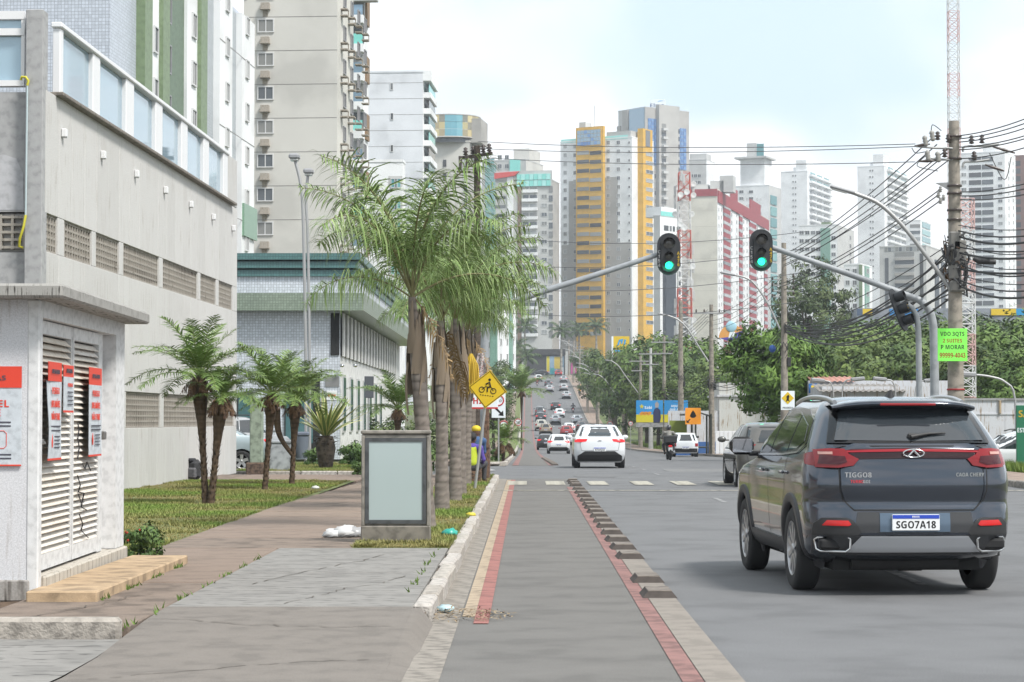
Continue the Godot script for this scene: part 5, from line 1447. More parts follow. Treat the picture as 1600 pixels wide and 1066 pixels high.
	# the large board on the wall that faces the camera
	var b := thing("warning_sign", "large warning board with orange red header on the white shed wall", "sign", o.transform * Vector3(-0.60, 1.48, 0.012), o.rotation.y)
	obj("board", mk().cbox(Vector3.ZERO, Vector3(0.92, 0.80, 0.012), 0.003), paper, b)
	obj("header", mk().box(Vector3(0, 0.313, 0.0085), Vector3(0.92, 0.172, 0.006)), red, b)
	obj("footer", mk().box(Vector3(0, -0.396, 0.0085), Vector3(0.92, 0.012, 0.006)), red, b)
	text(b, "SUPERGASBRAS", 0.04, Vector3(0.06, 0.305, 0.014), Basis.IDENTITY, ink, 0.002, "lettering", 1.35)
	text(b, "INFLAMÁVEL", 0.055, Vector3(0.09, 0.098, 0.008), Basis.IDENTITY, red, 0.003, "lettering", 1.15)
	text(b, "NÃO FUME", 0.055, Vector3(0.08, 0.025, 0.008), Basis.IDENTITY, red, 0.003, "lettering", 1.1)
	for j in 2: obj("print_line", mk().box(Vector3(0.0, -0.05 - j * 0.03, 0.008), Vector3(0.75, 0.011, 0.003)), ink, b)
	var fr := mk()
	fr.tube([Vector3(-0.3, -0.12, 0.008), Vector3(0.32, -0.12, 0.008), Vector3(0.34, -0.14, 0.008), Vector3(0.34, -0.24, 0.008), Vector3(0.32, -0.26, 0.008), Vector3(-0.3, -0.26, 0.008), Vector3(-0.3, -0.12, 0.008)], 0.003, 5)
	obj("print_frame", fr, red, b)
	for j in 4: obj("print_line", mk().box(Vector3(0.05, -0.15 - j * 0.028, 0.008), Vector3(0.45, 0.009, 0.003)), ink, b)
	for j in 2: obj("print_line", mk().box(Vector3(0.02, -0.31 - j * 0.03, 0.008), Vector3(0.72, 0.011, 0.003)), ink, b)

func bent_sheet(z0: float, z1: float, y0: float, y1: float, curl: bool) -> MB:
	var rows := []
	for j in 9:
		var y := lerpf(y0, y1, j / 8.0)
		var r := PackedVector3Array()
		for i in 5: r.append(Vector3(0.002 + (0.012 * sin((y - y0) * 7.0) * (1.0 - i / 4.0) if curl else 0.0), y, lerpf(z0, z1, i / 4.0) + (0.02 * sin((y - y0) * 5.0) if curl else 0.0)))
		rows.append(r)
	var b := mk().grid(rows, false, true)
	for r in rows.size():
		for i in 5: rows[r][i] -= Vector3(0.004, 0, 0)
	return b.grid(rows)

func advert_totem() -> void:
	var o := thing("advert_totem", "beige metal advertising totem with an empty pale glass panel on the grass", "totem", Vector3(-1.52, wy(26), -26.0), 0.0)
	var case_m := worn("totem_case", lin(0.30, 0.275, 0.24), 0.55, 1, 0.9)
	obj("case", cb(0, 0.63, -0.12, 0.80, 1.26, 0.20, 0.02), case_m, o)
	obj("top_cap", cb(0, 1.275, -0.11, 0.815, 0.045, 0.225, 0.012), case_m, o)
	obj("foot", cb(0, 0.095, -0.09, 0.805, 0.19, 0.21, 0.012), worn("totem_foot", lin(0.25, 0.225, 0.19), 0.6, 1, 0.9), o)
	var fr := mk()
	fr.bx(Vector3(-0.355, 0.215, -0.02), Vector3(-0.31, 1.21, 0.008)).bx(Vector3(0.31, 0.215, -0.02), Vector3(0.355, 1.21, 0.008)).bx(Vector3(-0.31, 1.165, -0.02), Vector3(0.31, 1.21, 0.007)).bx(Vector3(-0.31, 0.215, -0.02), Vector3(0.31, 0.26, 0.007))
	obj("door_frame", fr, worn("totem_frame", lin(0.085, 0.09, 0.095), 0.5, 1, 1.0), o)
	for s in [-1.0, 1.0]: obj("side_edge", cb(0.378 * s, 0.71, -0.005, 0.038, 1.05, 0.03, 0.008), case_m, o)
	var gl := mat("totem_panel", lin(0.36, 0.43, 0.43), 0.22)
	gl.clearcoat_enabled = true; gl.clearcoat = 1.0; gl.clearcoat_roughness = 0.06
	obj("glass_panel", mk().box(Vector3(0, 0.712, -0.008), Vector3(0.622, 0.906, 0.01)), gl, o)

func tiled_building() -> void:
	var D := 85.0
	var o := thing("tiled_building", "two storey mosaic tiled building with teal cornice and finned upper windows", "building", Vector3(-7.1, 0.05, -D), 0.0)
	var white := mosaic("mosaic_white", lin(0.66, 0.7, 0.76)); var teal := mosaic("mosaic_teal", lin(0.09, 0.2, 0.2)); var green := mosaic("mosaic_green", lin(0.27, 0.33, 0.26))
	var blk := mat("groove_black", lin(0.015, 0.015, 0.016), 0.8)
	var wallw := worn("plaster_white", lin(0.7, 0.7, 0.69), 0.85, 0, 0.3)
	var glass := mat("tower_glass_teal", lin(0.07, 0.16, 0.17), 0.06, 0.2, 0.8)
	obj("front_wall", bo(-12, 0, -0.3, 0, 5.62, 0), white, o)
	obj("side_wall", bo(-0.3, 0, -40, 0, 5.62, -0.302), wallw, o)
	obj("upper_band", bo(-12.3, 6.28, -40, 0.55, 6.92, 0.35), white, o)
	obj("green_band", bo(-12.5, 5.62, -40.3, 0.95, 6.28, 0.7), green, o)
	for j in 3: obj("cornice", bo(-12.3, 6.92 + j * 0.31, -40.2, 0.62 + j * 0.1, 7.17 + j * 0.31, 0.45 + j * 0.1), teal, o)
	for j in 2: obj("cornice_groove", bo(-12.3, 7.17 + j * 0.31, -40, 0.5, 7.23 + j * 0.31, 0.36), blk, o)
	# finned windows upstairs on the street side
	obj("ribbon_window", bo(0.0, 3.95, -36, 0.06, 5.55, -0.25), blk, o)
	obj("ribbon_window", bo(-0.35, 3.95, 0.0, -0.02, 5.55, 0.05), blk, o)
	for i in 19: obj("fin", mk().box(Vector3(0.085, 4.75, -0.8 - i * 1.9), Vector3(0.05, 1.66, 0.85)), wallw, o)
	# street side openings
	for i in 7:
		var z := -1.6 - i * 3.6
		var w := obj("window", bo(0, 1.0, z - 0.6, 0.06, 3.2, z + 0.6), mat("frame_alu", lin(0.5, 0.5, 0.5), 0.4, 0.3), o)
		obj("pane", bo(0.03, 1.08, z - 0.53, 0.075, 3.12, z + 0.53), glass, w)
	# front openings
	for e in [[-3.9, -3.3, 1.3, 2.5], [-2.1, -0.95, 0.55, 2.5], [-6.3, -5.2, 1.1, 2.4], [-4.95, -4.1, 0.5, 2.5]]:
		var w := obj("window", bo(e[0], e[2], 0, e[1], e[3], 0.06), mat("frame_dark", lin(0.03, 0.035, 0.035), 0.4), o)
		obj("pane", bo(e[0] + 0.06, e[2] + 0.06, 0.03, e[1] - 0.06, e[3] - 0.06, 0.075), glass, w)
	obj("door", bo(-1.9, 0.1, 0, -0.75, 3.2, 0.07), blk, o)
	obj("plaque", bo(-0.55, 2.75, 0, -0.02, 3.15, 0.03), mat("plaque_grey", lin(0.2, 0.2, 0.2), 0.5), o)
	obj("sign_plate", bo(-0.5, 2.25, 0, -0.1, 2.6, 0.03), mat("plate_white", Color.WHITE), o)
	obj("sign_stripe", bo(-0.45, 2.38, 0.03, -0.15, 2.46, 0.036), mat("notice_red", Color.RED), o)
	for s in [0.0, 0.5]: obj("lamp", mk().ball(Vector3(0.1 + s, 3.55, 0.25), Vector3(0.1, 0.07, 0.1), 8), mat("chrome", Color.WHITE), o)

# ------------------------------------------------------------------ apartment towers
# A tower shows two walls that meet at a corner: wall "A" runs left from it, wall "B" right and away.
class Tower:
	var o: Node3D
	var xc: float
	var d: float
	var th: float
	var y0: float
	var wa: float
	var wb: float
	var h: float

var win_cache := {}

func tower(called: String, label: String, pl: float, pc: float, pr: float, d: float, th_deg: float, top: float, wall: Material, side: Material = null) -> Tower:
	var t := Tower.new()
	t.d = d; t.th = deg_to_rad(th_deg); t.xc = X(pc, d)
	t.y0 = gy(d) - 3.0 if d > 250 else gy(d)
	t.wa = along(t, "A", pl); t.wb = along(t, "B", pr)
	t.h = Y(top, d) - t.y0
	t.o = thing(called, label, "building", Vector3(t.xc, t.y0, -d), t.th)
	obj("wall", bo(-t.wa, 0, -t.wb, -0.02, t.h, -0.0), wall, t.o)
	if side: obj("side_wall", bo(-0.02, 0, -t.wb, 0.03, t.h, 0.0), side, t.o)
	obj("parapet", bo(-t.wa - 0.1, t.h, -t.wb - 0.1, 0.1, t.h + 0.35, 0.1), wall, t.o)
	return t

func along(t: Tower, f: String, px: float) -> float:      # metres from the corner to a photo column
	var k := X(px, 1000.0) / 1000.0
	var c := cos(t.th); var s := sin(t.th)
	return (t.xc - k * t.d) / (c - k * s) if f == "A" else (t.xc - k * t.d) / (s + k * c)

func deep(t: Tower, f: String, u: float) -> float:
	return t.d - sin(t.th) * u if f == "A" else t.d + cos(t.th) * u

func hy(t: Tower, f: String, px: float, py: float) -> float:
	return Y(py, deep(t, f, along(t, f, px))) - t.y0

# box on a wall: photo columns, heights in metres above the tower's foot, standing p0..p1 proud
func fb(t: Tower, f: String, px0: float, px1: float, y0: float, y1: float, p0: float, p1: float, m: Material, called: String, parent: Node3D = null) -> MeshInstance3D:
	var a := along(t, f, px0); var b := along(t, f, px1)
	var lo := minf(a, b); var hi := maxf(a, b)
	var mb := mk()
	if f == "A": mb.bx(Vector3(-hi, y0, p0), Vector3(-lo, y1, p1))
	else: mb.bx(Vector3(0.03 + p0, y0, -hi), Vector3(0.03 + p1, y1, -lo))
	return obj(called, mb, m, parent if parent else t.o)

func win_mesh(w: float, h: float, frame: Material, glass: Material) -> ArrayMesh:
	var key := "%.2f/%.2f/%s/%s" % [w, h, frame.resource_name, glass.resource_name]
	if win_cache.has(key): return win_cache[key]
	var fr := mk(); var gl := mk()
	var b := 0.09
	fr.bx(Vector3(-w / 2, -h / 2, 0), Vector3(w / 2, -h / 2 + b, 0.12)).bx(Vector3(-w / 2, h / 2 - b, 0), Vector3(w / 2, h / 2, 0.12)).bx(Vector3(-w / 2, -h / 2 + b, 0), Vector3(-w / 2 + b, h / 2 - b, 0.12)).bx(Vector3(w / 2 - b, -h / 2 + b, 0), Vector3(w / 2, h / 2 - b, 0.12))
	if w > 1.0: fr.bx(Vector3(-0.04, -h / 2 + b, 0), Vector3(0.04, h / 2 - b, 0.1))
	gl.bx(Vector3(-w / 2 + b, -h / 2 + b, 0), Vector3(w / 2 - b, h / 2 - b, 0.05))
	var m := ArrayMesh.new()
	fr.add_to(m, frame); gl.add_to(m, glass)
	win_cache[key] = m
	return m

func wins(t: Tower, f: String, pxs: Array, w: float, h: float, py: float, n: int, glass := "dark", fl := 2.9, frame := "frame_pale", proud := 0.0, called := "window") -> void:
	var g: Array = glasses(glass)
	var fm: Material = {"frame_pale": mat("frame_pale", lin(0.55, 0.55, 0.55), 0.5), "frame_grey": mat("frame_grey", lin(0.25, 0.25, 0.26), 0.5), "frame_dark": mat("frame_dark", lin(0.03, 0.035, 0.035), 0.4)}[frame]
	for px in pxs:
		var u := along(t, f, px)
		var y := hy(t, f, px, py)
		for i in n:
			var yy := y - i * fl
			if yy - h / 2 < 0.2: break
			var o := obj(called, win_mesh(w, h, fm, g[rng.randi() % g.size()]), null, t.o)
			o.position = Vector3(-u, yy, proud) if f == "A" else Vector3(0.03 + proud, yy, -u)
			if f == "B": o.rotation.y = PI / 2

func glasses(k: String) -> Array:
	match k:
		"teal": return [mat("gl_teal1", lin(0.10, 0.28, 0.30), 0.08, 0.2), mat("gl_teal2", lin(0.16, 0.38, 0.38), 0.08, 0.2)]
		"blue": return [mat("gl_blue1", lin(0.10, 0.2, 0.42), 0.08, 0.3), mat("gl_blue2", lin(0.15, 0.28, 0.5), 0.08, 0.3)]
		"mint": return [mat("gl_mint1", lin(0.22, 0.62, 0.56), 0.1, 0.1), mat("gl_mint2", lin(0.35, 0.7, 0.66), 0.1, 0.1)]
		"sky": return [mat("gl_sky", lin(0.25, 0.36, 0.46), 0.05, 0.4)]
		"curtain": return [mat("gl_curtain1", lin(0.20, 0.2, 0.19), 0.15), mat("gl_curtain2", lin(0.09, 0.10, 0.11), 0.1), mat("gl_curtain3", lin(0.30, 0.31, 0.31), 0.2)]
	return [mat("gl_dark1", lin(0.035, 0.04, 0.045), 0.1), mat("gl_dark2", lin(0.075, 0.08, 0.085), 0.12), mat("gl_dark3", lin(0.05, 0.05, 0.05), 0.1), mat("gl_dark4", lin(0.14, 0.145, 0.15), 0.15)]

func floors(t: Tower, f: String, px0: float, px1: float, py: float, n: int, hh: float, p0: float, p1: float, m: Material, called: String, fl := 2.9) -> void:
	for i in n:
		var y := hy(t, f, px0, py) - i * fl
		if y < 0.3: break
		fb(t, f, px0, px1, y, y + hh, p0, p1, m, called)

func tw(key: String, c: Color) -> StandardMaterial3D:
	var m := worn(key, c, 0.85, 0, 0.017)
	m.detail_enabled = false
	return m

func build_towers() -> void:
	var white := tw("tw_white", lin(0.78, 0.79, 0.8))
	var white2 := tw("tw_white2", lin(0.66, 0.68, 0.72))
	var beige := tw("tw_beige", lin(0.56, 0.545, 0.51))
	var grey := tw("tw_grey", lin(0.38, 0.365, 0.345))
	var lgrey := tw("tw_lgrey", lin(0.50, 0.50, 0.49))
	var joint := mat("joint", lin(0.2, 0.19, 0.18), 0.9)
	var tilew := mosaic("tile_pale", lin(0.60, 0.64, 0.72), 0.35); var tileg := mosaic("tile_greyish", lin(0.46, 0.5, 0.53), 0.35)
	var greent := worn("tile_green", lin(0.20, 0.27, 0.15), 0.5, 0, 0.3)
	var greend := worn("tile_green_dark", lin(0.13, 0.19, 0.12), 0.5, 0, 0.3)

	# 1 white and green tower behind the concrete building
	var t := tower("apartment_tower", "white and green tiled tower rising behind the concrete building", -60, 167, 381, 115, -3.6, -160, tilew, tilew)
	for e in [[208, 220, greent, 0.5], [220, 237, white, 0.25], [237, 248, greent, 0.5], [248, 282, greend, 0.06], [282, 298, white, 0.25], [298, 308, greent, 0.5], [308, 325, tileg, 0.2], [325, 345.5, white, 0.6], [345.5, 361, tileg, 0.2], [361, 381, white, 0.6]]:
		fb(t, "B", e[0], e[1], 0, t.h, 0.0, e[3], e[2], "wall_bay")
	wins(t, "B", [231], 1.0, 1.5, 62, 5, "dark", 2.9, "frame_pale", 0.25)
	wins(t, "B", [255], 1.6, 1.7, 12, 5, "dark", 2.9, "frame_grey", 0.06)
	wins(t, "B", [292], 1.2, 1.5, 40, 6, "dark", 2.9, "frame_pale", 0.25)
	wins(t, "B", [336.5], 1.1, 1.25, 3, 8, "curtain", 2.9, "frame_pale", 0.6)
	wins(t, "B", [368.5], 1.1, 1.25, 41, 8, "curtain", 2.9, "frame_pale", 0.6)
	for j in 3: floors(t, "B", 325, 381, 60 + j * 134, 1, 0.04, 0.6, 0.62, joint, "joint")
	for e in [[322, 346], [346, 372], [400, 430]]: fb(t, "B", 362, 383, hy(t, "B", 372, e[1]), hy(t, "B", 372, e[0]), 0.6, 0.75, mosaic("tile_mint", lin(0.25, 0.42, 0.30), 0.5), "green_panel")

	# 2 beige tower with a column of air conditioner ledges
	t = tower("apartment_tower", "tall beige slab tower with one column of windows and air conditioner boxes", 378, 525, 550, 190, -4, -170, beige, tw("tw_cream", lin(0.6, 0.585, 0.54)))
	floors(t, "A", 378, 525, 27, 9, 0.05, 0.0, 0.012, joint, "joint")
	wins(t, "A", [413], 1.42, 1.18, -13, 8, "curtain", 2.9, "frame_pale")
	wins(t, "A", [380], 0.5, 1.1, -13, 8, "dark", 2.9, "frame_pale")
	for i in 9:
		var y := hy(t, "A", 413, 10 + i * 53.3)
		var u := along(t, "A", 412.5)
		obj("conditioner_ledge", bo(-u - 0.42, y - 0.3, 0, -u + 0.42, y - 0.18, 0.55).bx(Vector3(-u - 0.36, y - 0.18, 0.0), Vector3(-u + 0.36, y + 0.3, 0.42)), stained("ledge", lin(0.38, 0.34, 0.29), 0.5, 0.1, 0.8), t.o)
		obj("ledge_streak", bo(-u - 0.25, y - 0.9, 0.0, -u + 0.2, y - 0.32, 0.006), stained("ledge_run", lin(0.36, 0.32, 0.26), 0.2, 0.1, 1.1), t.o)  # darker streak on the wall below each ledge
		for q in 4:
			var uu := 2.2 + q * 4.2
			var yy := hy(t, "B", 525, 13 + i * 53.3) - 0.3
			obj("conditioner_ledge", bo(0.03, yy, -uu - 0.5, 0.62, yy + 0.1, -uu + 0.5).bx(Vector3(0.03, yy + 0.55, -uu - 0.5), Vector3(0.62, yy + 0.65, -uu + 0.5)).bx(Vector3(0.54, yy + 0.1, -uu - 0.5), Vector3(0.62, yy + 0.55, -uu - 0.4)), stained("ledge", Color.WHITE), t.o)
			var wn := obj("window", win_mesh(1.2, 1.3, mat("frame_grey", Color.GRAY), glasses("dark")[q % 4]), null, t.o)
			wn.position = Vector3(0.03, yy + 1.7, -uu - 1.6); wn.rotation.y = PI / 2

	# 3 balcony tower just behind it
	t = tower("apartment_tower", "white tower with wood faced balconies seen past the beige tower", 543, 568, 574, 225, -4, 4, white, white)
	for i in 9:
		var y := hy(t, "A", 560, 34 + i * 45.0)
		fb(t, "A", 550, 568, y - 0.25, y + 0.55, 0.0, 1.1, white, "balcony")
		fb(t, "A", 551, 567, y + 0.55, y + 1.6, 0.85, 0.9, glasses("mint")[0] if i % 3 == 1 else glasses("sky")[0], "balcony_glass")
		fb(t, "A", 551, 567, y + 0.6, y + 2.5, 0.0, 0.05, glasses("curtain")[i % 3], "window")
		if i % 2 == 0: fb(t, "B", 568.4, 573, y - 0.2, y + 2.4, 0.0, 0.2, worn("wood_clad", lin(0.30, 0.19, 0.10), 0.7, 1, 1.0), "wood_panel")
	fb(t, "A", 545, 590, t.h, t.h + 0.5, 0.0, 1.2, lgrey, "roof_eave")

	# 4 plain white tower, and the low white block before it
	t = tower("apartment_tower", "plain white tower with thin floor lines and a stack of glazed balconies", 560, 660, 672, 405, -3, 113, white2, white)
	floors(t, "A", 560, 660, 130, 16, 0.06, 0.0, 0.02, joint, "joint")
	wins(t, "A", [611], 0.55, 1.3, 135, 1, "dark"); wins(t, "A", [611.5], 0.55, 1.3, 182, 2, "dark", 5.8); wins(t, "A", [569], 0.8, 1.4, 135, 4, "dark", 5.6)
	for i in 15:
		var y := hy(t, "B", 661, 150 + i * 25.0)
		fb(t, "B", 661, 671.5, y - 0.3, y + 0.7, 0.0, 1.3, white, "balcony")
		fb(t, "B", 661.4, 671, y + 0.7, y + 2.3, 0.9, 1.0, glasses(["mint", "curtain", "teal"][i % 3])[0], "balcony_glass")
	fb(t, "B", 660, 672, t.h - 1.5, t.h + 0.3, 0, 1.4, white, "roof_eave")
	t = tower("apartment_block", "lower white block with teal windows before the plain white tower", 540, 628, 632, 300, -3, 253, white, white)
	for i in 5:
		fb(t, "A", 606, 628, hy(t, "A", 610, 292 + i * 34), hy(t, "A", 610, 275 + i * 34), -0.5, 0.02, lgrey, "loggia")
		wins(t, "A", [615, 621], 0.9, 1.3, 286 + i * 34, 1, "teal")

	# 5 beige tower with a round mirrored top
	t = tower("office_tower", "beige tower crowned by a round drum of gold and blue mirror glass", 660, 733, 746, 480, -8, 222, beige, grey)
	var top := t.h
	var gp := [lin(0.55, 0.46, 0.25), lin(0.42, 0.35, 0.22), lin(0.6, 0.52, 0.3), lin(0.28, 0.27, 0.22), lin(0.2, 0.42, 0.48)]
	var rad := 6.6
	for j in 3:
		for i in 16:
			var a0 := PI * i / 16.0; var a1 := PI * (i + 1) / 16.0
			var cx := -5.0; var cz := -4.6
			var mb := mk()
			mb.quad(Vector3(cx - cos(a0) * rad, top + 1.2 + j * 1.55, cz + sin(a0) * rad), Vector3(cx - cos(a1) * rad, top + 1.2 + j * 1.55, cz + sin(a1) * rad), Vector3(cx - cos(a1) * rad, top + 2.7 + j * 1.55, cz + sin(a1) * rad), Vector3(cx - cos(a0) * rad, top + 2.7 + j * 1.55, cz + sin(a0) * rad))
			mb.quad(Vector3(cx - cos(a1) * rad * 0.98, top + 1.2 + j * 1.55, cz + sin(a1) * rad * 0.98), Vector3(cx - cos(a0) * rad * 0.98, top + 1.2 + j * 1.55, cz + sin(a0) * rad * 0.98), Vector3(cx - cos(a0) * rad * 0.98, top + 2.7 + j * 1.55, cz + sin(a0) * rad * 0.98), Vector3(cx - cos(a1) * rad * 0.98, top + 2.7 + j * 1.55, cz + sin(a1) * rad * 0.98))
			var k: int = 4 if i in [8, 9, 10] else (i * 7 + j * 3) % 4
			obj("mirror_pane", mb, mat("mirror%d" % k, gp[k], 0.06, 0.5), t.o)
	obj("drum_rim", mk().lathe([Vector2(0.1, 0.8), Vector2(rad + 0.1, 0.8), Vector2(rad + 0.1, 1.2), Vector2(0.1, 1.2)], 32, Vector3(-5.0, top, -4.6)).lathe([Vector2(rad + 0.1, 5.8), Vector2(rad + 0.1, 6.0), Vector2(0.1, 6.0)], 32, Vector3(-5.0, top, -4.6)), grey, t.o)
	obj("drum_core", mk().lathe([Vector2(rad - 0.3, -0.1), Vector2(rad - 0.3, 0.8)], 24, Vector3(-5.0, top, -4.6)), glasses("dark")[1], t.o)
	obj("roof_block", bo(-0.5, top, -10, 2.4, top + 5.2, -0.8), grey, t.o)
	fb(t, "A", 693, 721, 0, hy(t, "A", 700, 243), 0.0, 0.03, beige, "recess")
	wins(t, "A", [694.5], 0.7, 1.5, 255, 9, "dark", 2.9, "frame_dark", 0.03); wins(t, "A", [727], 1.0, 2.2, 254, 8, "curtain", 2.9, "frame_pale")

	# 6, 7 grey and white towers with mint glass crowns
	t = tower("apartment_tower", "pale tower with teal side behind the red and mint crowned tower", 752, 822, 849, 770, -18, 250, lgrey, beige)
	wins(t, "A", [766], 3.2, 1.8, 252, 8, "teal", 3.1); wins(t, "A", [781, 792], 1.5, 1.6, 246, 8, "curtain", 3.1)
	fb(t, "A", 758, 775, 0, hy(t, "A", 766, 258), 0.0, 0.06, mosaic("mint_wall", lin(0.25, 0.5, 0.5), 0.4), "mint_panel")
	fb(t, "A", 797, 813, hy(t, "A", 800, 268), hy(t, "A", 800, 250), 0.0, 0.5, glasses("mint")[0], "glass_crown")
	fb(t, "B", 828, 845, t.h, t.h + 4.5, -6.0, -0.2, beige, "roof_tank")
	t = tower("apartment_tower", "grey and white tower topped with mint glass and a red slanted band", 774, 863, 874, 715, -12, 282, lgrey, grey)
	var mint := glasses("mint")
	fb(t, "A", 774, 863, hy(t, "A", 863, 290), hy(t, "A", 863, 266), 0.0, 0.1, lgrey, "crown_wall")
	for i in 8:
		for j in 2: fb(t, "A", 808 + i * 6.6, 814.2 + i * 6.6, hy(t, "A", 840, 281 + j * 10), hy(t, "A", 840, 272 + j * 10), 0.1, 0.5, mint[(i + j) % 2], "crown_pane")
	var rb := mk()
	rb.prism(PackedVector2Array([Vector2(-along(t, "A", 773), hy(t, "A", 773, 280)), Vector2(-along(t, "A", 773), hy(t, "A", 773, 271)), Vector2(-along(t, "A", 812), hy(t, "A", 812, 268)), Vector2(-along(t, "A", 805), hy(t, "A", 805, 275))]), 0.1, 0.9)
	obj("red_band", rb, mat("crown_red", lin(0.55, 0.06, 0.05), 0.6), t.o)
	for i in 17:
		var py := 294.0 + i * 14.05
		var y := hy(t, "A", 825, py)
		fb(t, "A", 816, 840, y - 1.5, y - 0.5, 0.0, 0.9, white, "balcony")
		fb(t, "A", 817, 826, y - 0.5, y + 0.7, 0.0, 0.08, glasses("curtain")[i % 3], "balcony_shade_panel")  # flat glass panel, its grey tone stands for the shade inside the balcony
		fb(t, "A", 828, 839, y - 0.4, y + 0.6, 0.0, 0.08, glasses("curtain")[i % 3], "window")
		fb(t, "A", 774, 790, y - 0.5, y + 0.5, 0.0, 0.06, glasses("dark")[(i + 1) % 4], "window")
	wins(t, "A", [850.5], 1.9, 1.3, 307, 16, "curtain"); wins(t, "A", [861], 1.3, 2.0, 296, 17, "curtain", 2.9, "frame_grey")
	fb(t, "A", 793, 802, 0, hy(t, "A", 800, 277), 0.0, 0.3, white, "white_pier"); fb(t, "A", 809, 815, 0, hy(t, "A", 812, 290), 0.0, 0.2, worn("brown_pier", lin(0.26, 0.17, 0.12), 0.8, 0, 0.2), "brown_pier")

	# 8 the yellow and white tower
	t = tower("apartment_tower", "tall white and grey tower with bold yellow window bays", 876, 988, 1022, 725, -31, 215, white, white)
	var yel := worn("tower_yellow", lin(0.72, 0.42, 0.05), 0.7, 0, 0.05)
	fb(t, "A", 889, 904, 0, hy(t, "A", 895, 283), 0.0, 0.04, grey, "grey_panel"); fb(t, "A", 946, 966, 0, hy(t, "A", 955, 277), 0.0, 0.04, grey, "grey_panel")
	fb(t, "A", 878, 986, 0, hy(t, "A", 930, 381), 0.0, 0.035, grey, "grey_panel")
	fb(t, "A", 903.5, 946, 0, hy(t, "A", 925, 199), 0.0, 1.3, yel, "yellow_bay")
	fb(t, "A", 905, 943.5, hy(t, "A", 925, 229), hy(t, "A", 925, 202), 1.3, 1.5, yel, "yellow_frame")
	for i in 7:
		for j in 4: fb(t, "A", 906 + i * 5.25, 910.9 + i * 5.25, hy(t, "A", 925, 227.5 - j * 6), hy(t, "A", 925, 222 - j * 6), 1.5, 1.56, glasses("blue" if j == 0 and i < 4 else "sky")[0] if (i + j) % 5 else glasses("blue")[1], "penthouse_pane")
	for i in 21:
		var py := 239.5 + i * 14.1
		for q in [[905.5, 924], [925.5, 943]]:
			wins_box(t, "A", q[0], q[1], py, 1.25, 1.3)
	wins(t, "A", [883.5, 899], 1.3, 1.3, 229, 22, "curtain"); wins(t, "A", [951, 967], 1.3, 1.3, 223, 22, "curtain"); wins(t, "A", [984], 0.7, 0.8, 223, 22, "dark")
	fb(t, "B", 997, 1012, 0, hy(t, "B", 1005, 203), 0.0, 2.0, yel, "yellow_bay"); fb(t, "B", 1001, 1008, hy(t, "B", 1005, 230), hy(t, "B", 1005, 205), 2.0, 2.1, glasses("dark")[3], "penthouse_pane")
	wins(t, "B", [1007], 5.0, 1.25, 242, 20, "curtain", 2.9, "frame_pale", 2.0); wins(t, "B", [1016], 0.9, 1.1, 231, 20, "dark")
	fb(t, "A", 903, 934, t.h, t.h + 4.2, -8.0, -1.0, white, "roof_tank"); fb(t, "A", 903, 913, t.h + 4.2, t.h + 6.4, -5.0, -1.0, lgrey, "roof_tank")
	fb(t, "A", 947, 985, t.h, t.h + 2.4, -7.0, -0.6, lgrey, "roof_terrace"); fb(t, "A", 946, 982, t.h - 0.2, t.h + 1.0, 0.0, 0.08, mint[1], "glass_rail"); fb(t, "A", 877, 902, t.h - 0.2, t.h + 1.0, 0.0, 0.08, mint[1], "glass_rail")
	obj("mast", mk().tube([Vector3(-16, t.h + 4, -4), Vector3(-16, t.h + 12, -4)], 0.12, 5), lgrey, t.o)

	# 9 grey tower with the sign on its roof
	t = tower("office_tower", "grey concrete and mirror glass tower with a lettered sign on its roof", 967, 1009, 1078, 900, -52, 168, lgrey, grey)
	fb(t, "A", 985, 1008, hy(t, "A", 995, 240), t.h, 0.0, 0.4, glasses("sky")[0], "curtain_wall"); fb(t, "A", 975.5, 984, 0, t.h, 0.0, 0.8, grey, "grey_pier"); fb(t, "A", 966, 971, 0, t.h - 6, 0.0, 0.5, grey, "grey_pier")
	for i in 3:
		for j in 14: fb(t, "B", 1013.2 + i * 5, 1017.8 + i * 5, hy(t, "B", 1015, 190 + j * 5.2), hy(t, "B", 1015, 185.2 + j * 5.2), 0.0, 0.3, glasses("blue")[(i + j) % 2], "curtain_pane")
	fb(t, "B", 1026, 1058, 0, t.h + 1.5, 0.0, 2.0, tw("raw_concrete", lin(0.42, 0.41, 0.39)), "concrete_core")
	for i in 12: fb(t, "B", 1030, 1036.5, hy(t, "B", 1030, 203 + i * 13.6), hy(t, "B", 1030, 194 + i * 13.6), 2.0, 2.05, glasses("curtain")[i % 3], "balcony_shade_panel")  # shaded balcony openings painted as flat grey glass, nothing recessed
	floors(t, "B", 1029.5, 1037, 205, 12, 1.0, 2.05, 3.4, lgrey, "balcony", 3.5)
	for i in 14: fb(t, "B", 1056, 1058, hy(t, "B", 1057, 210 + i * 12), hy(t, "B", 1057, 203 + i * 12), 2.0, 2.05, glasses("dark")[i % 4], "window")
	for i in 3:
		for j in 12: fb(t, "B", 1060 + i * 4.4, 1064 + i * 4.4, hy(t, "B", 1066, 206 + j * 5.4), hy(t, "B", 1066, 201 + j * 5.4), 0.0, 0.3, glasses("blue")[(i + j) % 2], "curtain_pane")
	for i in 4: wins(t, "B", [1015.5 + i * 3.6], 2.2, 2.2, 262 + (i % 2) * 1.0, 8, "curtain", 3.4)
	var sg := thing("roof_sign", "white rooftop sign with dark blue lettering on the grey tower", "sign", P(1028, 166, 905), deg_to_rad(-8))
	obj("board", cb(0, 1.0, 0, 6.0, 3.2, 0.4, 0.05), mat("sign_white", lin(0.7, 0.75, 0.78), 0.5), sg)
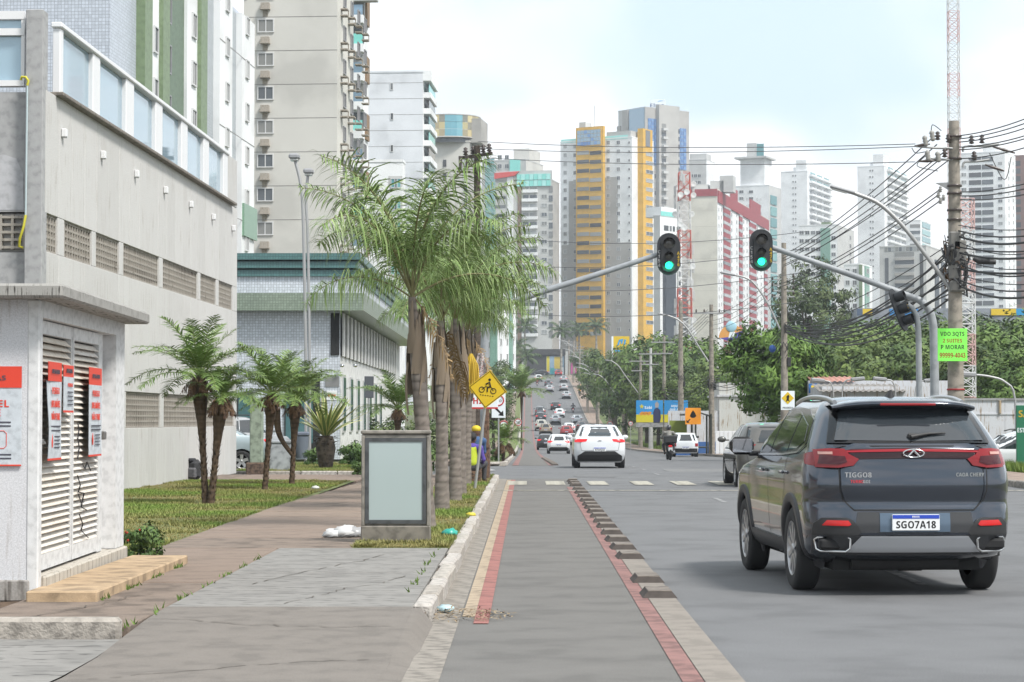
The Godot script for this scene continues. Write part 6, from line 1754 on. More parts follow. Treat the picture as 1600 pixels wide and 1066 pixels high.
	text(sg, "Elmo", 1.5, Vector3(-0.3, 0.3, 0.21), Basis.IDENTITY, mat("sign_navy", lin(0.02, 0.05, 0.15), 0.5), 0.05, "lettering", 1.2)
	obj("swoosh", mk().prism(PackedVector2Array([Vector2(-0.2, 1.7), Vector2(0.8, 2.3), Vector2(2.4, 2.2), Vector2(0.9, 1.95)]), 0.2, 0.25), mat("sign_blue", lin(0.1, 0.35, 0.65), 0.5), sg)
	for s in [-2.0, 2.0]: obj("leg", bo(s - 0.15, -2.5, -0.15, s + 0.15, -0.55, 0.15), lgrey, sg)

	# 10 low white and dark block before the grey tower
	t = tower("apartment_block", "white stepped block with dark glass bays under the grey tower", 1022, 1032, 1066, 690, -40, 338, lgrey, white)
	for i in 13:
		for q in [[1038, 1045], [1047, 1050], [1052, 1055], [1058, 1064]]: fb(t, "B", q[0], q[1], hy(t, "B", 1045, 361 + i * 14), hy(t, "B", 1045, 353 + i * 14), 0.0, 0.1, glasses("dark")[(i + int(q[0])) % 4], "window")
	fb(t, "B", 1036, 1052, 0, hy(t, "B", 1045, 395), 0.1, 1.2, worn("navy_panel", lin(0.035, 0.045, 0.06), 0.5, 0, 0.1), "dark_bay")
	fb(t, "B", 1034, 1058, t.h, t.h + 3.0, -6.0, 0.0, white, "roof_terrace"); fb(t, "B", 1033, 1056, t.h + 0.2, t.h + 1.6, 0.02, 0.1, mint[0], "glass_rail")

	# 12 red and cream block
	t = tower("apartment_tower", "cream apartment block striped with red bays and a red parapet band", 1076, 1122, 1201, 812, -14.4, 297, tw("tw_cream2", lin(0.6, 0.575, 0.5)), white)
	var red := worn("tower_red", lin(0.33, 0.028, 0.036), 0.7, 0, 0.05)
	fb(t, "A", 1075, 1122, t.h - 2.2, t.h + 0.4, 0.0, 0.3, red, "red_band"); fb(t, "B", 1122, 1201, t.h - 4.5, t.h - 0.2, 0.0, 0.5, red, "red_band")
	fb(t, "B", 1142, 1152, t.h - 0.2, t.h + 4.0, 0.0, 0.5, red, "red_band"); fb(t, "B", 1172, 1188, t.h - 0.2, t.h + 4.0, 0.0, 0.5, red, "red_band")
	for q in [[1131, 1141], [1155.5, 1160], [1171.5, 1181.5], [1194.5, 1199]]:
		fb(t, "B", q[0], q[1], 0, t.h - 4.5, 0.0, 0.4, red, "red_bay")
		for i in 18:
			var y := hy(t, "B", 1136, 325 + i * 12.5)
			fb(t, "B", q[0] - 0.2, q[1] + 0.2, y - 0.6, y + 0.6, 0.0, 0.46, glasses("curtain")[(i + int(q[0])) % 3], "window")
	wins(t, "B", [1124, 1128], 1.4, 1.4, 303, 19, "dark"); wins(t, "B", [1144, 1152, 1163, 1168, 1184, 1190], 2.2, 1.4, 312, 18, "dark")
	for i in 10: floors(t, "A", 1076, 1122, 330 + i * 25, 1, 0.1, 0.0, 0.03, mat("cream_joint", lin(0.42, 0.39, 0.33), 0.9), "joint")
	for e in [[1105, 1130, 4.2], [1140, 1170, 6.0], [1080, 1100, 3.0]]: obj("roof_tank", mk().bx(Vector3(-along(t, "A", minf(e[0], 1120)), t.h, -14), Vector3(-along(t, "A", minf(e[0], 1120)) + 5.0, t.h + e[2], -8)), lgrey, t.o)

	# 13 .. 21 the pale towers on the right
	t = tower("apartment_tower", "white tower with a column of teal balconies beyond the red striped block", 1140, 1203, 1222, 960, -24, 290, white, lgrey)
	for i in 15: fb(t, "B", 1205, 1214, hy(t, "B", 1208, 320 + i * 17.5), hy(t, "B", 1208, 306 + i * 17.5), 0.0, 0.4, glasses("teal")[i % 2], "balcony_glass")
	fb(t, "A", 1156, 1194, t.h, t.h + 12, -12, -2, white, "roof_block"); fb(t, "A", 1150, 1200, t.h + 12, t.h + 12.8, -13, 1, lgrey, "roof_eave")
	fb(t, "A", 1165, 1180, t.h + 12.8, t.h + 19, -8, -3, lgrey, "roof_tank"); fb(t, "A", 1181, 1192, t.h + 12.9, t.h + 18.5, -3, -2.8, glasses("teal")[0], "glass_crown")
	wins(t, "A", [1160, 1175], 2.0, 1.3, 300, 8, "dark")
	t = tower("apartment_tower", "pale grey tower between the grey tower and the red striped block", 1076, 1105, 1118, 1000, -20, 250, lgrey, white)
	wins(t, "A", [1082, 1088, 1094], 1.5, 1.5, 275, 8, "dark"); fb(t, "A", 1078, 1104, t.h, t.h + 3, -9, -1, lgrey, "roof_block")
	for e in [["white slab tower with curved balconies and a round roof tank", 1222, 1263, 1302, 1050, 260, 1262, 1282, 1300], ["broad white tower with a curved top and rows of small windows", 1342, 1384, 1422, 1010, 252, 1384, 1402, 1420]]:
		t = tower("apartment_tower", e[0], e[1], e[2], e[3], e[4], -22, e[5] + 8, white, white)
		for i in 18:
			var py: float = e[5] + 22 + i * 9.9
			fb(t, "B", e[6] + 4, e[8] - 1, hy(t, "B", e[7], py), hy(t, "B", e[7], py) + 0.9, 0.0, 1.6, white, "balcony")
			for k in 3: fb(t, "B", e[6] + 6 + k * 10.5, e[6] + 13 + k * 10.5, hy(t, "B", e[7], py) + 0.95, hy(t, "B", e[7], py) + 2.2, 0.0, 0.3, glasses("curtain" if i > 1 else "teal")[i % 2], "window")
		wins(t, "A", [e[2] - 22, e[2] - 18], 0.7, 0.9, e[5] + 15, 18, "dark")
		fb(t, "A", e[2] - 18, e[2] - 2, t.h, t.h + 5.5, -12, -0.5, white, "roof_tank"); fb(t, "B", e[6] + 2, e[8] - 2, t.h, t.h + 2.2, -7, -0.4, white, "roof_block")
	t = tower("apartment_block", "white block with a mint green stair panel among the right hand towers", 1250, 1310, 1336, 780, -20, 352, white, lgrey)
	wins(t, "A", [1254, 1263, 1272, 1280], 1.6, 1.4, 364, 9, "dark"); fb(t, "A", 1284, 1299, 0, t.h - 1, 0.0, 0.5, mosaic("mint_panel_b", lin(0.22, 0.42, 0.33), 0.3), "mint_panel"); wins(t, "A", [1304], 1.6, 1.4, 372, 9, "dark"); wins(t, "B", [1330], 3.0, 1.5, 372, 9, "dark")
	fb(t, "A", 1285, 1298, t.h, t.h + 1.2, -3, 0, greent, "roof_block")
	t = tower("apartment_block", "small white block with olive stripes behind the tall tree", 1320, 1346, 1364, 560, -22, 414, white, white)
	wins(t, "A", [1326, 1337], 1.1, 1.2, 424, 10, "dark"); fb(t, "A", 1344, 1349, 0, t.h, 0.0, 0.4, greent, "olive_stripe"); fb(t, "B", 1352, 1358, 0, t.h, 0.0, 0.3, mosaic("mint_panel_b", Color.WHITE), "mint_panel"); wins(t, "B", [1355], 2.2, 1.2, 424, 10, "dark", 2.9, "frame_pale", 0.3)
	t = tower("office_block", "modern grey office block with ribbon windows and dark glass strips", 1376, 1449, 1482, 620, -22, 385, lgrey, lgrey)
	for i in 9: fb(t, "A", 1400, 1430, hy(t, "A", 1415, 401 + i * 12), hy(t, "A", 1415, 401 + i * 12) + 1.2, 0.0, 0.1, glasses("curtain")[i % 3], "ribbon_window")
	for i in 9: fb(t, "A", 1400, 1430, hy(t, "A", 1415, 407 + i * 12), hy(t, "A", 1415, 407 + i * 12) + 0.8, 0.0, 0.5, grey, "sun_screen")
	fb(t, "A", 1384.5, 1390, 0, t.h - 3, 0.0, 0.1, glasses("dark")[1], "glass_strip"); fb(t, "A", 1439, 1444.5, 0, t.h - 2, 0.0, 0.1, glasses("dark")[2], "glass_strip")
	for q in [1462, 1472]: fb(t, "B", q, q + 6, 0, t.h - 3, 0.0, 0.2, worn("navy_panel", Color.BLACK), "glass_strip")
	for i in 10: fb(t, "A", 1384 + i * 5.6, 1388.4 + i * 5.6, t.h - 1.2, t.h - 0.1, 0.0, 0.08, glasses("curtain")[i % 3], "window")
	t = tower("apartment_block", "white block with open balconies behind the office block", 1418, 1440, 1457, 850, -22, 345, white, white)
	for i in 7:
		fb(t, "A", 1424, 1440, hy(t, "A", 1432, 356 + i * 10), hy(t, "A", 1432, 351 + i * 10), 0.0, 0.1, glasses("curtain")[i % 3], "balcony_shade_panel"); fb(t, "B", 1443, 1455, hy(t, "B", 1450, 358 + i * 11), hy(t, "B", 1450, 350 + i * 11), 0.0, 0.2, glasses("teal")[i % 2], "balcony_glass")  # panels on wall A carry the balcony shade in their flat colour
	t = tower("apartment_tower", "tall white tower with wide bands of dark balcony glass", 1504, 1573, 1590, 860, -24, 238, white, white)
	for i in 21:
		var py := 250.0 + i * 11.8
		for q in [[1517, 1536], [1537.5, 1555]]: fb(t, "A", q[0], q[1], hy(t, "A", 1535, py + 3.6), hy(t, "A", 1535, py - 3.6), 0.0, 0.15, glasses("dark" if q[0] < 1530 or i % 3 else "curtain")[(i * 3 + int(q[0])) % 3], "balcony_glass")
	wins(t, "A", [1507, 1511], 1.0, 1.4, 262, 20, "curtain"); wins(t, "A", [1566], 1.7, 1.3, 256, 20, "curtain"); wins(t, "B", [1579, 1586], 1.2, 1.4, 256, 20, "dark")
	fb(t, "A", 1538, 1562, t.h, t.h + 4, -8, -1, white, "roof_tank")
	t = tower("apartment_tower", "brown and dark tower at the end of the right hand row", 1588, 1625, 1640, 900, -26, 243, worn("tower_brown", lin(0.22, 0.11, 0.08), 0.8, 0, 0.05), grey)
	for i in 20: fb(t, "A", 1588.5, 1598, hy(t, "A", 1592, 260 + i * 12), hy(t, "A", 1592, 252 + i * 12), 0.0, 0.1, glasses("dark")[i % 4], "window")
	# white and green block up the left side of the avenue, dark shop at the crest
	t = tower("apartment_block", "white block with pale green panels beside the climbing avenue", 700, 778, 806, 430, -12, 430, white, white)
	for i in 11:
		wins(t, "A", [745, 765], 1.3, 1.3, 445 + i * 23.6, 1, "dark"); wins(t, "B", [782, 792, 801], 1.3, 1.3, 440 + i * 23.6, 1, "dark")
	fb(t, "A", 766, 777, 0, t.h - 2, 0.0, 0.3, mosaic("mint_panel_b", Color.WHITE), "green_panel"); fb(t, "B", 795, 799, 0, t.h - 2, 0.0, 0.3, mosaic("mint_panel_b", Color.WHITE), "green_panel")
	var sh := thing("shop_building", "dark grey shop at the crest with bright posters in its windows", "building", Vector3(X(853, 618), gy(618), -618.0))
	obj("wall", bo(-5.5, 0, -8, 5.2, 6.6, 0), worn("shop_dark", lin(0.05, 0.05, 0.052), 0.8, 0, 0.2), sh)
	obj("fascia", bo(-5.7, 6.0, 0.0, 5.4, 7.6, 0.6), worn("shop_dark", Color.BLACK), sh)
	obj("shop_window", bo(0.1, 0.6, 0, 5.0, 5.6, 0.06), glasses("sky")[0], sh)
	for e in [[0.2, 1.0, 0.8, 5.6, lin(0.6, 0.5, 0.03)], [1.2, 2.4, 0.7, 2.4, lin(0.05, 0.35, 0.38)], [2.3, 4.0, 2.2, 5.5, lin(0.6, 0.45, 0.08)], [4.1, 4.9, 0.6, 2.6, lin(0.5, 0.55, 0.6)]]:
		obj("poster", bo(e[0], e[2], 0.06, e[1], e[3], 0.1), mat("poster%.1f" % e[0], e[4], 0.6), sh)
	obj("column", bo(5.3, 0, -0.4, 6.1, 7.0, 0.4), lgrey, sh)
	obj("pink_banner", bo(6.9, 0.8, -0.2, 8.4, 6.0, 0.0), mat("banner_pink", lin(0.45, 0.06, 0.25), 0.6), sh)

func wins_box(t: Tower, f: String, p0: float, p1: float, py: float, h: float, proud: float) -> void:
	var y := hy(t, f, (p0 + p1) / 2, py)
	if y < 1: return
	fb(t, f, p0, p1, y - h / 2, y + h / 2, proud, proud + 0.12, glasses("curtain" if rng.randf() < 0.6 else "dark")[rng.randi() % 3], "window")

# ------------------------------------------------------------------ street furniture, poles, cables, walls
func cable(a: Vector3, b: Vector3, sag: float, r: float, label: String, group: String, m := "cable_black") -> void:
	var pts := []
	for i in 13:
		var t := i / 12.0
		pts.append(a.lerp(b, t) - Vector3(0, 4.0 * sag * t * (1 - t), 0))
	var o := obj("overhead_cable", mk().tube(pts, r, 5, false), mat(m, lin(0.025, 0.025, 0.027) if m == "cable_black" else lin(0.13, 0.13, 0.135), 0.6))
	tag(o, label, "cable", group)

func insulator(o: Node3D, at: Vector3, s := 1.0, m: Material = null) -> void:
	obj("insulator", mk().lathe([Vector2(0.02, 0), Vector2(0.07, 0.02), Vector2(0.03, 0.06), Vector2(0.08, 0.09), Vector2(0.03, 0.13), Vector2(0.06, 0.16), Vector2(0.02, 0.2), Vector2(0.0, 0.2)].map(func(e): return e * s), 8, at), m if m else mat("porcelain", lin(0.06, 0.045, 0.04), 0.3), o)

func lamp_arm(o: Node3D, path: Array, r: float, head_dir: Vector3, led := true) -> void:
	obj("lamp_arm", mk().tube(path, r, 8), mat("galvanised", lin(0.36, 0.36, 0.36), 0.5, 0.5), o)
	var e: Vector3 = path[-1]
	var f := head_dir.normalized()
	var b := Basis.looking_at(f, Vector3.UP)
	var mb := mk()
	mb.t = Transform3D(b, e)
	mb.cbox(Vector3(0, 0.0, -0.3), Vector3(0.2 if led else 0.26, 0.09 if led else 0.15, 0.66 if led else 0.56), 0.035)
	var h := obj("lamp_head", mb, mat("lamp_case", lin(0.30, 0.30, 0.31), 0.5, 0.3), o)
	var ml := mk(); ml.t = mb.t
	ml.cbox(Vector3(0, -0.055 if led else -0.085, -0.36), Vector3(0.15, 0.02, 0.4), 0.006)
	obj("lamp_lens", ml, mat("lens_pale_grey", lin(0.6, 0.6, 0.58), 0.2), h)

func curve(pts: Array, n := 4) -> Array:      # smooth polyline through points
	var c := Curve3D.new()
	for i in pts.size():
		var a: Vector3 = pts[maxi(i - 1, 0)]; var b: Vector3 = pts[mini(i + 1, pts.size() - 1)]
		c.add_point(pts[i], -(b - a) / 6.0, (b - a) / 6.0)
	var out := []
	for i in pts.size() - 1:
		for j in n: out.append(c.sample(i, float(j) / n))
	out.append(pts[-1])
	return out

func stadium(w: float, h: float, n := 10) -> PackedVector2Array:
	var p := PackedVector2Array()
	var r := w / 2
	for i in n + 1: p.append(Vector2(cos(PI * i / n) * r, h / 2 - r + sin(PI * i / n) * r))
	for i in n + 1: p.append(Vector2(-cos(PI * i / n) * r, -h / 2 + r - sin(PI * i / n) * r))
	return p

func signal_head(label: String, c: Vector3, num: String, turn := 0.0) -> Node3D:
	var o := thing("traffic_light", label, "traffic light", c, turn)
	var blk := mat("signal_black", lin(0.018, 0.02, 0.024), 0.55)
	obj("backplate", mk().prism(stadium(0.64, 1.17), -0.03, 0.0), blk, o)
	obj("housing", mk().prism(stadium(0.42, 1.0), -0.22, 0.05), mat("signal_housing", lin(0.025, 0.026, 0.028), 0.6), o)
	var col := [mat("lens_off_red", lin(0.09, 0.085, 0.08), 0.15), mat("lens_off_amber", lin(0.08, 0.078, 0.07), 0.15), glow("lens_green", Color(0.15, 1.0, 0.72), 1.1)]
	for i in 3:
		var y: float = [0.29, -0.05, -0.32][i]
		var r: float = [0.15, 0.1, 0.1][i]
		var l := obj("lens", mk().lathe([Vector2(r, 0), Vector2(r * 0.85, 0.025), Vector2(r * 0.5, 0.045), Vector2(0, 0.05)], 20, Vector3(0, y, 0.05), Basis(Vector3.RIGHT, PI / 2)), col[i], o)
		var v := []
		for j in 15:
			var a := lerpf(-0.15, PI + 0.15, j / 14.0)
			v.append(PackedVector3Array([Vector3(cos(a) * (r + 0.015), y + sin(a) * (r + 0.015), 0.05), Vector3(cos(a) * (r + 0.02), y + sin(a) * (r + 0.02) - 0.015, 0.24)]))
		obj("visor", mk().grid(v), blk, l)
	var gl := OmniLight3D.new()
	gl.name = "green_glow"; gl.light_color = Color(0.2, 1.0, 0.75); gl.light_energy = 0.08; gl.omni_range = 6.0; gl.light_size = 0.1; gl.shadow_enabled = true
	o.add_child(gl); gl.position = Vector3(0, -0.32, 0.16)
	for i in 4:
		text(o, "C154"[i], 0.09, Vector3(-0.265, 0.06 - i * 0.125, 0.002), Basis.IDENTITY, mat("letter_grey", lin(0.35, 0.35, 0.35), 0.6), 0.004)
		text(o, num[i], 0.085, Vector3(0.265, 0.02 - i * 0.105, 0.002), Basis.IDENTITY, mat("letter_yellow", lin(0.5, 0.33, 0.02), 0.6), 0.004)
	return o

func mast(called: String, label: String, base: Vector3, path: Array, r0: float, r1: float) -> void:
	var o := thing(called, label, "mast", base)
	var rel := path.map(func(p): return p - base)
	var n := rel.size()
	var rad := []
	for i in n: rad.append(lerpf(r0, r1, float(i) / (n - 1)))
	obj("tube", mk().tube(rel, rad, 14), worn("mast_grey", lin(0.33, 0.35, 0.37), 0.5, 0, 0.4), o)
	obj("base_flange", mk().lathe([Vector2(r0, 0.25), Vector2(r0 + 0.02, 0.06), Vector2(r0 + 0.15, 0.03), Vector2(r0 + 0.15, 0.0), Vector2(0, 0)], 14), mat("galvanised", lin(0.36, 0.36, 0.36), 0.5, 0.5), o)

func pole(label: String, px: float, top: float, d: float, r: float, arms := 2, extras := true, m: Material = null) -> Node3D:
	var base := Vector3(X(px, d), gy(d) + 0.1, -d)
	var h := Y(top, d) - base.y
	var o := thing("utility_pole", label, "utility pole", base, 0, "concrete poles along the right side of the avenue")
	var conc := m if m else worn("pole_concrete", lin(0.33, 0.295, 0.25), 0.92, 1, 0.6)
	obj("shaft", mk().lathe([Vector2(r * 1.35, 0), Vector2(r, h * 0.45), Vector2(r * 0.72, h), Vector2(0, h)], 14), conc, o)
	for a in arms:
		var y := h - 0.55 - a * 0.95
		obj("crossarm", cb(-0.1, y, 0.12, 2.0 - a * 0.4, 0.1, 0.1, 0.01), mat("galvanised", lin(0.36, 0.36, 0.36), 0.5, 0.5), o)
		for i in [-0.95, -0.45, 0.5, 0.8]: insulator(o, Vector3(i * (1.0 - a * 0.2), y + 0.05, 0.12))
	if extras:
		var tang := mk()
		var lr := RandomNumberGenerator.new(); lr.seed = int(px)
		for i in 10:
			var y := h * 0.5 + lr.randf_range(-0.5, 0.4)
			var a := lr.randf() * TAU
			tang.tube([Vector3(cos(a) * r, y, sin(a) * r), Vector3(cos(a + 0.5) * (r + 0.15), y - 0.2, sin(a + 0.5) * (r + 0.15)), Vector3(cos(a + 1.2) * (r + 0.08), y + 0.15, sin(a + 1.2) * (r + 0.08)), Vector3(cos(a + 2.0) * r, y - 0.1, sin(a + 2.0) * r)], 0.018, 4)
		obj("cable_tangle", tang, mat("cable_black", lin(0.025, 0.025, 0.027), 0.6), o)
		obj("junction_box", cb(r + 0.05, h * 0.45, 0.1, 0.16, 0.4, 0.14, 0.02), mat("cable_black", Color.BLACK), o)
	return o

func board(called: String, label: String, cat: String, at: Vector3, w: float, h: float, m: Material, turn := 0.0, post := 0.0, back := 0.03) -> Node3D:
	var o := thing(called, label, cat, at, turn)
	obj("panel", cb(0, 0, -back / 2, w, h, back, minf(0.01, back * 0.3)), m, o)
	if post > 0: obj("post", mk().tube([Vector3(0, -post, -0.05), Vector3(0, h * 0.4, -0.05)], 0.03, 8), mat("galvanised", lin(0.36, 0.36, 0.36), 0.5, 0.5), o)
	return o

func ring_sign(label: String, px: float, py: float, d: float, s: String, dia: float) -> void:
	var c := P(px, py, d)
	var o := thing("speed_sign", label, "road sign", c)
	obj("disc", mk().lathe([Vector2(0, 0.02), Vector2(dia / 2, 0.02), Vector2(dia / 2, 0)], 24, Vector3.ZERO, Basis(Vector3.RIGHT, PI / 2)), mat("sign_white", lin(0.7, 0.75, 0.78), 0.5), o)
	var r := []
	for i in 25: r.append(Vector3(cos(TAU * i / 24), sin(TAU * i / 24), 0) * dia * 0.44 + Vector3(0, 0, 0.022))
	obj("red_ring", mk().tube(r, dia * 0.055, 6, false), mat("notice_red2", lin(0.45, 0.02, 0.02), 0.5), o)
	text(o, s, dia * 0.38, Vector3(0, -dia * 0.03, 0.022), Basis.IDENTITY, mat("plate_ink", lin(0.02, 0.02, 0.03), 0.5), 0.004)
	obj("post", mk().tube([Vector3(0, -(c.y - gy(d)), -0.04), Vector3(0, dia * 0.4, -0.04)], 0.03, 8), mat("galvanised", lin(0.36, 0.36, 0.36), 0.5, 0.5), o)

func lattice_tower(called: String, label: String, base: Vector3, h: float, w0: float, w1: float, bays: int, a: Material, b: Material, bands := 6) -> Node3D:
	var o := thing(called, label, "mast", base)
	for k in bays:
		var mb := mk()
		var y0 := h * k / bays; var y1 := h * (k + 1) / bays
		var r0 := lerpf(w0, w1, float(k) / bays) / 2; var r1 := lerpf(w0, w1, float(k + 1) / bays) / 2
		var th := maxf(0.02, r0 * 0.07)
		for q in 4:
			var e0 := Vector2(1, 1).rotated(q * PI / 2); var e1 := Vector2(1, 1).rotated((q + 1) * PI / 2)
			var A := Vector3(e0.x * r0, y0, e0.y * r0); var B := Vector3(e0.x * r1, y1, e0.y * r1)
			var C := Vector3(e1.x * r0, y0, e1.y * r0); var D := Vector3(e1.x * r1, y1, e1.y * r1)
			mb.tube([A, B], th, 4, false); mb.tube([A, D], th * 0.7, 4, false); mb.tube([C, B], th * 0.7, 4, false); mb.tube([B, D], th * 0.7, 4, false)
		obj("lattice_bay", mb, a if int(float(k) / bays * bands) % 2 == 0 else b, o)
	return o

func build_right_side() -> void:
	var galv := mat("galvanised", lin(0.36, 0.36, 0.36), 0.5, 0.5)
	# --- traffic lights and their masts
	var D := 62.0
	var b := Vector3(X(1461, D), 0.13, -D)
	mast("signal_mast", "grey curved signal mast rising from the right pavement", b, curve([b, P(1460, 560, D), P(1457, 500, D), P(1443, 474, D), P(1418, 462, D), P(1340, 433, D), P(1196, 383, D)], 5), 0.13, 0.075)
	signal_head("traffic light showing green on the right hand mast numbered A475", P(1189.5, 391, D - 0.2), "A475")
	var b2 := Vector3(-1.15, 0.13, -D)
	mast("signal_mast", "grey signal mast reaching over the road from behind the palms", b2, curve([b2, P(757, 560, D), P(762, 505, D), P(785, 480, D), P(835, 460, D), P(930, 430, D), P(1040, 394, D)], 5), 0.13, 0.07)
	signal_head("traffic light showing green on the left hand mast numbered A476", P(1045, 397, D - 0.2), "A476")
	# the light for the other direction, turned away on its own short post
	var pb := Vector3(X(1437, 60), 0.13, -60)
	mast("signal_post", "short grey signal post with a bent top beside the tall mast", pb, curve([pb, P(1436, 560, 60), P(1434, 505, 60), P(1428, 486, 60), P(1418, 476, 60)], 4), 0.085, 0.07)
	var s3 := thing("traffic_light", "black traffic light turned away on the short signal post", "traffic light", P(1405, 484, 60), 0.0)
	var blk := mat("signal_black", lin(0.018, 0.02, 0.024), 0.55)
	var mb := mk(); mb.t = Transform3D(Basis(Vector3.BACK, 0.35) * Basis(Vector3.UP, 1.1), Vector3.ZERO)
	mb.prism(stadium(0.66, 1.2), -0.04, 0.0)
	obj("backplate", mb, blk, s3)
	for i in 3:
		var v := mk(); v.t = mb.t
		v.lathe([Vector2(0.13, 0), Vector2(0.14, 0.26), Vector2(0.12, 0.26), Vector2(0.11, 0)], 12, Vector3(0, 0.33 - i * 0.33, 0.02), Basis(Vector3.RIGHT, PI / 2))
		obj("visor", v, blk, s3)
	obj("bracket", mk().cbox(P(1416, 479, 60) - s3.position, Vector3(0.25, 0.12, 0.1), 0.02), mat("letter_yellow", lin(0.5, 0.33, 0.02), 0.6), s3)

	# --- the big pole with its lamp, hardware and the hand painted banner
	var p1 := pole("thick concrete pole hung with cables, lamp and a green banner", 1494, 190, 58, 0.185, 0, false)
	var h := Y(190, 58) - p1.position.y
	var loc := func(px, py, dz = 0.0) -> Vector3: return P(px, py, 58) - p1.position + Vector3(0, 0, dz)
	for e in [[1, 232, 1430, 1493], [1, 250, 1446, 1493], [0, 229, 1503, 1560], [0, 253, 1503, 1545]]:
		obj("crossarm", mk().tube(curve([loc.call(e[2] if e[0] else e[3], e[1] - 3, 0.1), loc.call((e[2] + e[3]) / 2.0, e[1], 0.1), loc.call(1490 if e[0] else 1506, e[1] + 1, 0.1), loc.call(1492 if e[0] else 1504, e[1] + 9, 0.1)], 3), 0.03, 7), galv, p1)
	var grey_p := mat("arrester_grey", lin(0.28, 0.27, 0.25), 0.5)
	for e in [[1457, 214], [1446, 222], [1466, 247], [1450, 245]]:
		obj("arrester", mk().lathe([Vector2(0, 0), Vector2(0.05, 0.02), Vector2(0.075, 0.06), Vector2(0.05, 0.1), Vector2(0.075, 0.14), Vector2(0.05, 0.18), Vector2(0.075, 0.22), Vector2(0.05, 0.27), Vector2(0, 0.3)], 8, loc.call(e[0], e[1] + 8, 0.12), Basis(Vector3.BACK, 0.15)), grey_p, p1)
	for e in [[1464, 216], [1481, 220], [1475, 243], [1517, 222], [1533, 221], [1521, 247]]: insulator(p1, loc.call(e[0], e[1] + 4, 0.12), 1.15)
	for e in [[1428, 229, 1452, 226], [1434, 253, 1462, 252], [1550, 230, 1585, 240], [1538, 258, 1568, 268]]:
		obj("dead_end_clamp", mk().tube([loc.call(e[0], e[1], 0.1), loc.call((e[0] + e[2]) / 2.0, (e[1] + e[3]) / 2.0, 0.12), loc.call(e[2], e[3], 0.1)], [0.02, 0.045, 0.02], 6), mat("porcelain", lin(0.06, 0.045, 0.04), 0.3), p1)
	for e in [[1454, 211, 1456, 196, 1470, 205], [1447, 243, 1432, 260, 1465, 268], [1424, 232, 1430, 240, 1444, 238], [1545, 240, 1568, 282, 1579, 246]]:
		obj("jumper_wire", mk().tube(curve([loc.call(e[0], e[1], 0.1), loc.call(e[2], e[3], 0.12), loc.call(e[4], e[5], 0.1)], 5), 0.012, 5), mat("cable_black", lin(0.025, 0.025, 0.027), 0.6), p1)
	for y in [215, 250, 292, 304, 330, 345, 372]: obj("steel_band", mk().lathe([Vector2(0.165, 0), Vector2(0.2, 0.0), Vector2(0.2, 0.05), Vector2(0.165, 0.05)], 14, Vector3(0, loc.call(1494, y).y, 0)), mat("porcelain", Color.BLACK), p1)
	obj("bracket", mk().prism(PackedVector2Array([Vector2(-0.45, 0.1), Vector2(0.0, 0.12), Vector2(0.0, -0.22), Vector2(-0.08, -0.1), Vector2(-0.25, 0.0)]), -0.03, 0.03), galv, p1).position = loc.call(1489, 292)
	for e in [[1469, 296], [1466, 305], [1469, 314], [1474, 309]]: insulator(p1, loc.call(e[0], e[1] + 5, 0.05), 0.8, grey_p)
	# telecom boxes and loops at mid height
	for e in [[1490, 378, 0.3, 0.5], [1497, 395, 0.34, 0.62], [1489, 425, 0.28, 0.42], [1494, 448, 0.4, 0.3]]: obj("splice_box", mk().cbox(loc.call(e[0], e[1], 0.2), Vector3(e[2], e[3], 0.18), 0.04), mat("splice_grey", lin(0.16, 0.155, 0.145), 0.8), p1)
	for e in [[1501, 427, 0.35, 0.05], [1484, 400, 0.25, 0.045], [1505, 405, 0.16, 0.03]]:
		var lp := []
		for i in 17: lp.append(loc.call(e[0], e[1], 0.26) + Vector3(cos(TAU * i / 16) * 0.1, sin(TAU * i / 16) * e[2], 0.02 * sin(i * 2.0)))
		obj("cable_coil", mk().tube(lp, e[3], 6, false), mat("cable_black", Color.BLACK), p1)
	var lr := RandomNumberGenerator.new(); lr.seed = 9
	for i in 26:
		var a := lr.randf() * TAU
		var y0: float = loc.call(1494, lr.randf_range(370, 465)).y
		var q := []
		for j in 5: q.append(Vector3(cos(a + j * 0.5) * (0.2 + lr.randf() * 0.16), y0 + lr.randf_range(-0.25, 0.25), sin(a + j * 0.5) * (0.2 + lr.randf() * 0.16)))
		obj("cable_loop", mk().tube(q, lr.randf_range(0.012, 0.03), 5), mat(["cable_black", "cable_grey", "cable_brown"][i % 3], [lin(0.025, 0.025, 0.027), lin(0.13, 0.13, 0.135), lin(0.12, 0.07, 0.04)][i % 3], 0.6), p1)
	obj("red_tape", mk().lathe([Vector2(0.21, 0), Vector2(0.235, 0.0), Vector2(0.235, 0.04), Vector2(0.21, 0.04)], 14, Vector3(0, loc.call(1494, 610).y, 0)), mat("tail_red2", lin(0.3, 0.02, 0.02), 0.6), p1)
	lamp_arm(p1, curve([loc.call(1485, 455, 0.1), loc.call(1470, 432, 0.1), loc.call(1425, 372, 0.1), loc.call(1395, 338, 0.1), loc.call(1368, 316, 0.1), loc.call(1333, 302, 0.1)], 4), 0.055, Vector3(-1, 0.28, 0))
	var bn := board("hand_painted_banner", "fluorescent green hand painted banner tied to the thick pole", "banner", P(1488.5, 539, 57.6), 0.77, 0.82, mat("fluo_green", lin(0.22, 0.85, 0.10), 0.7), 0.06, 0, 0.012)
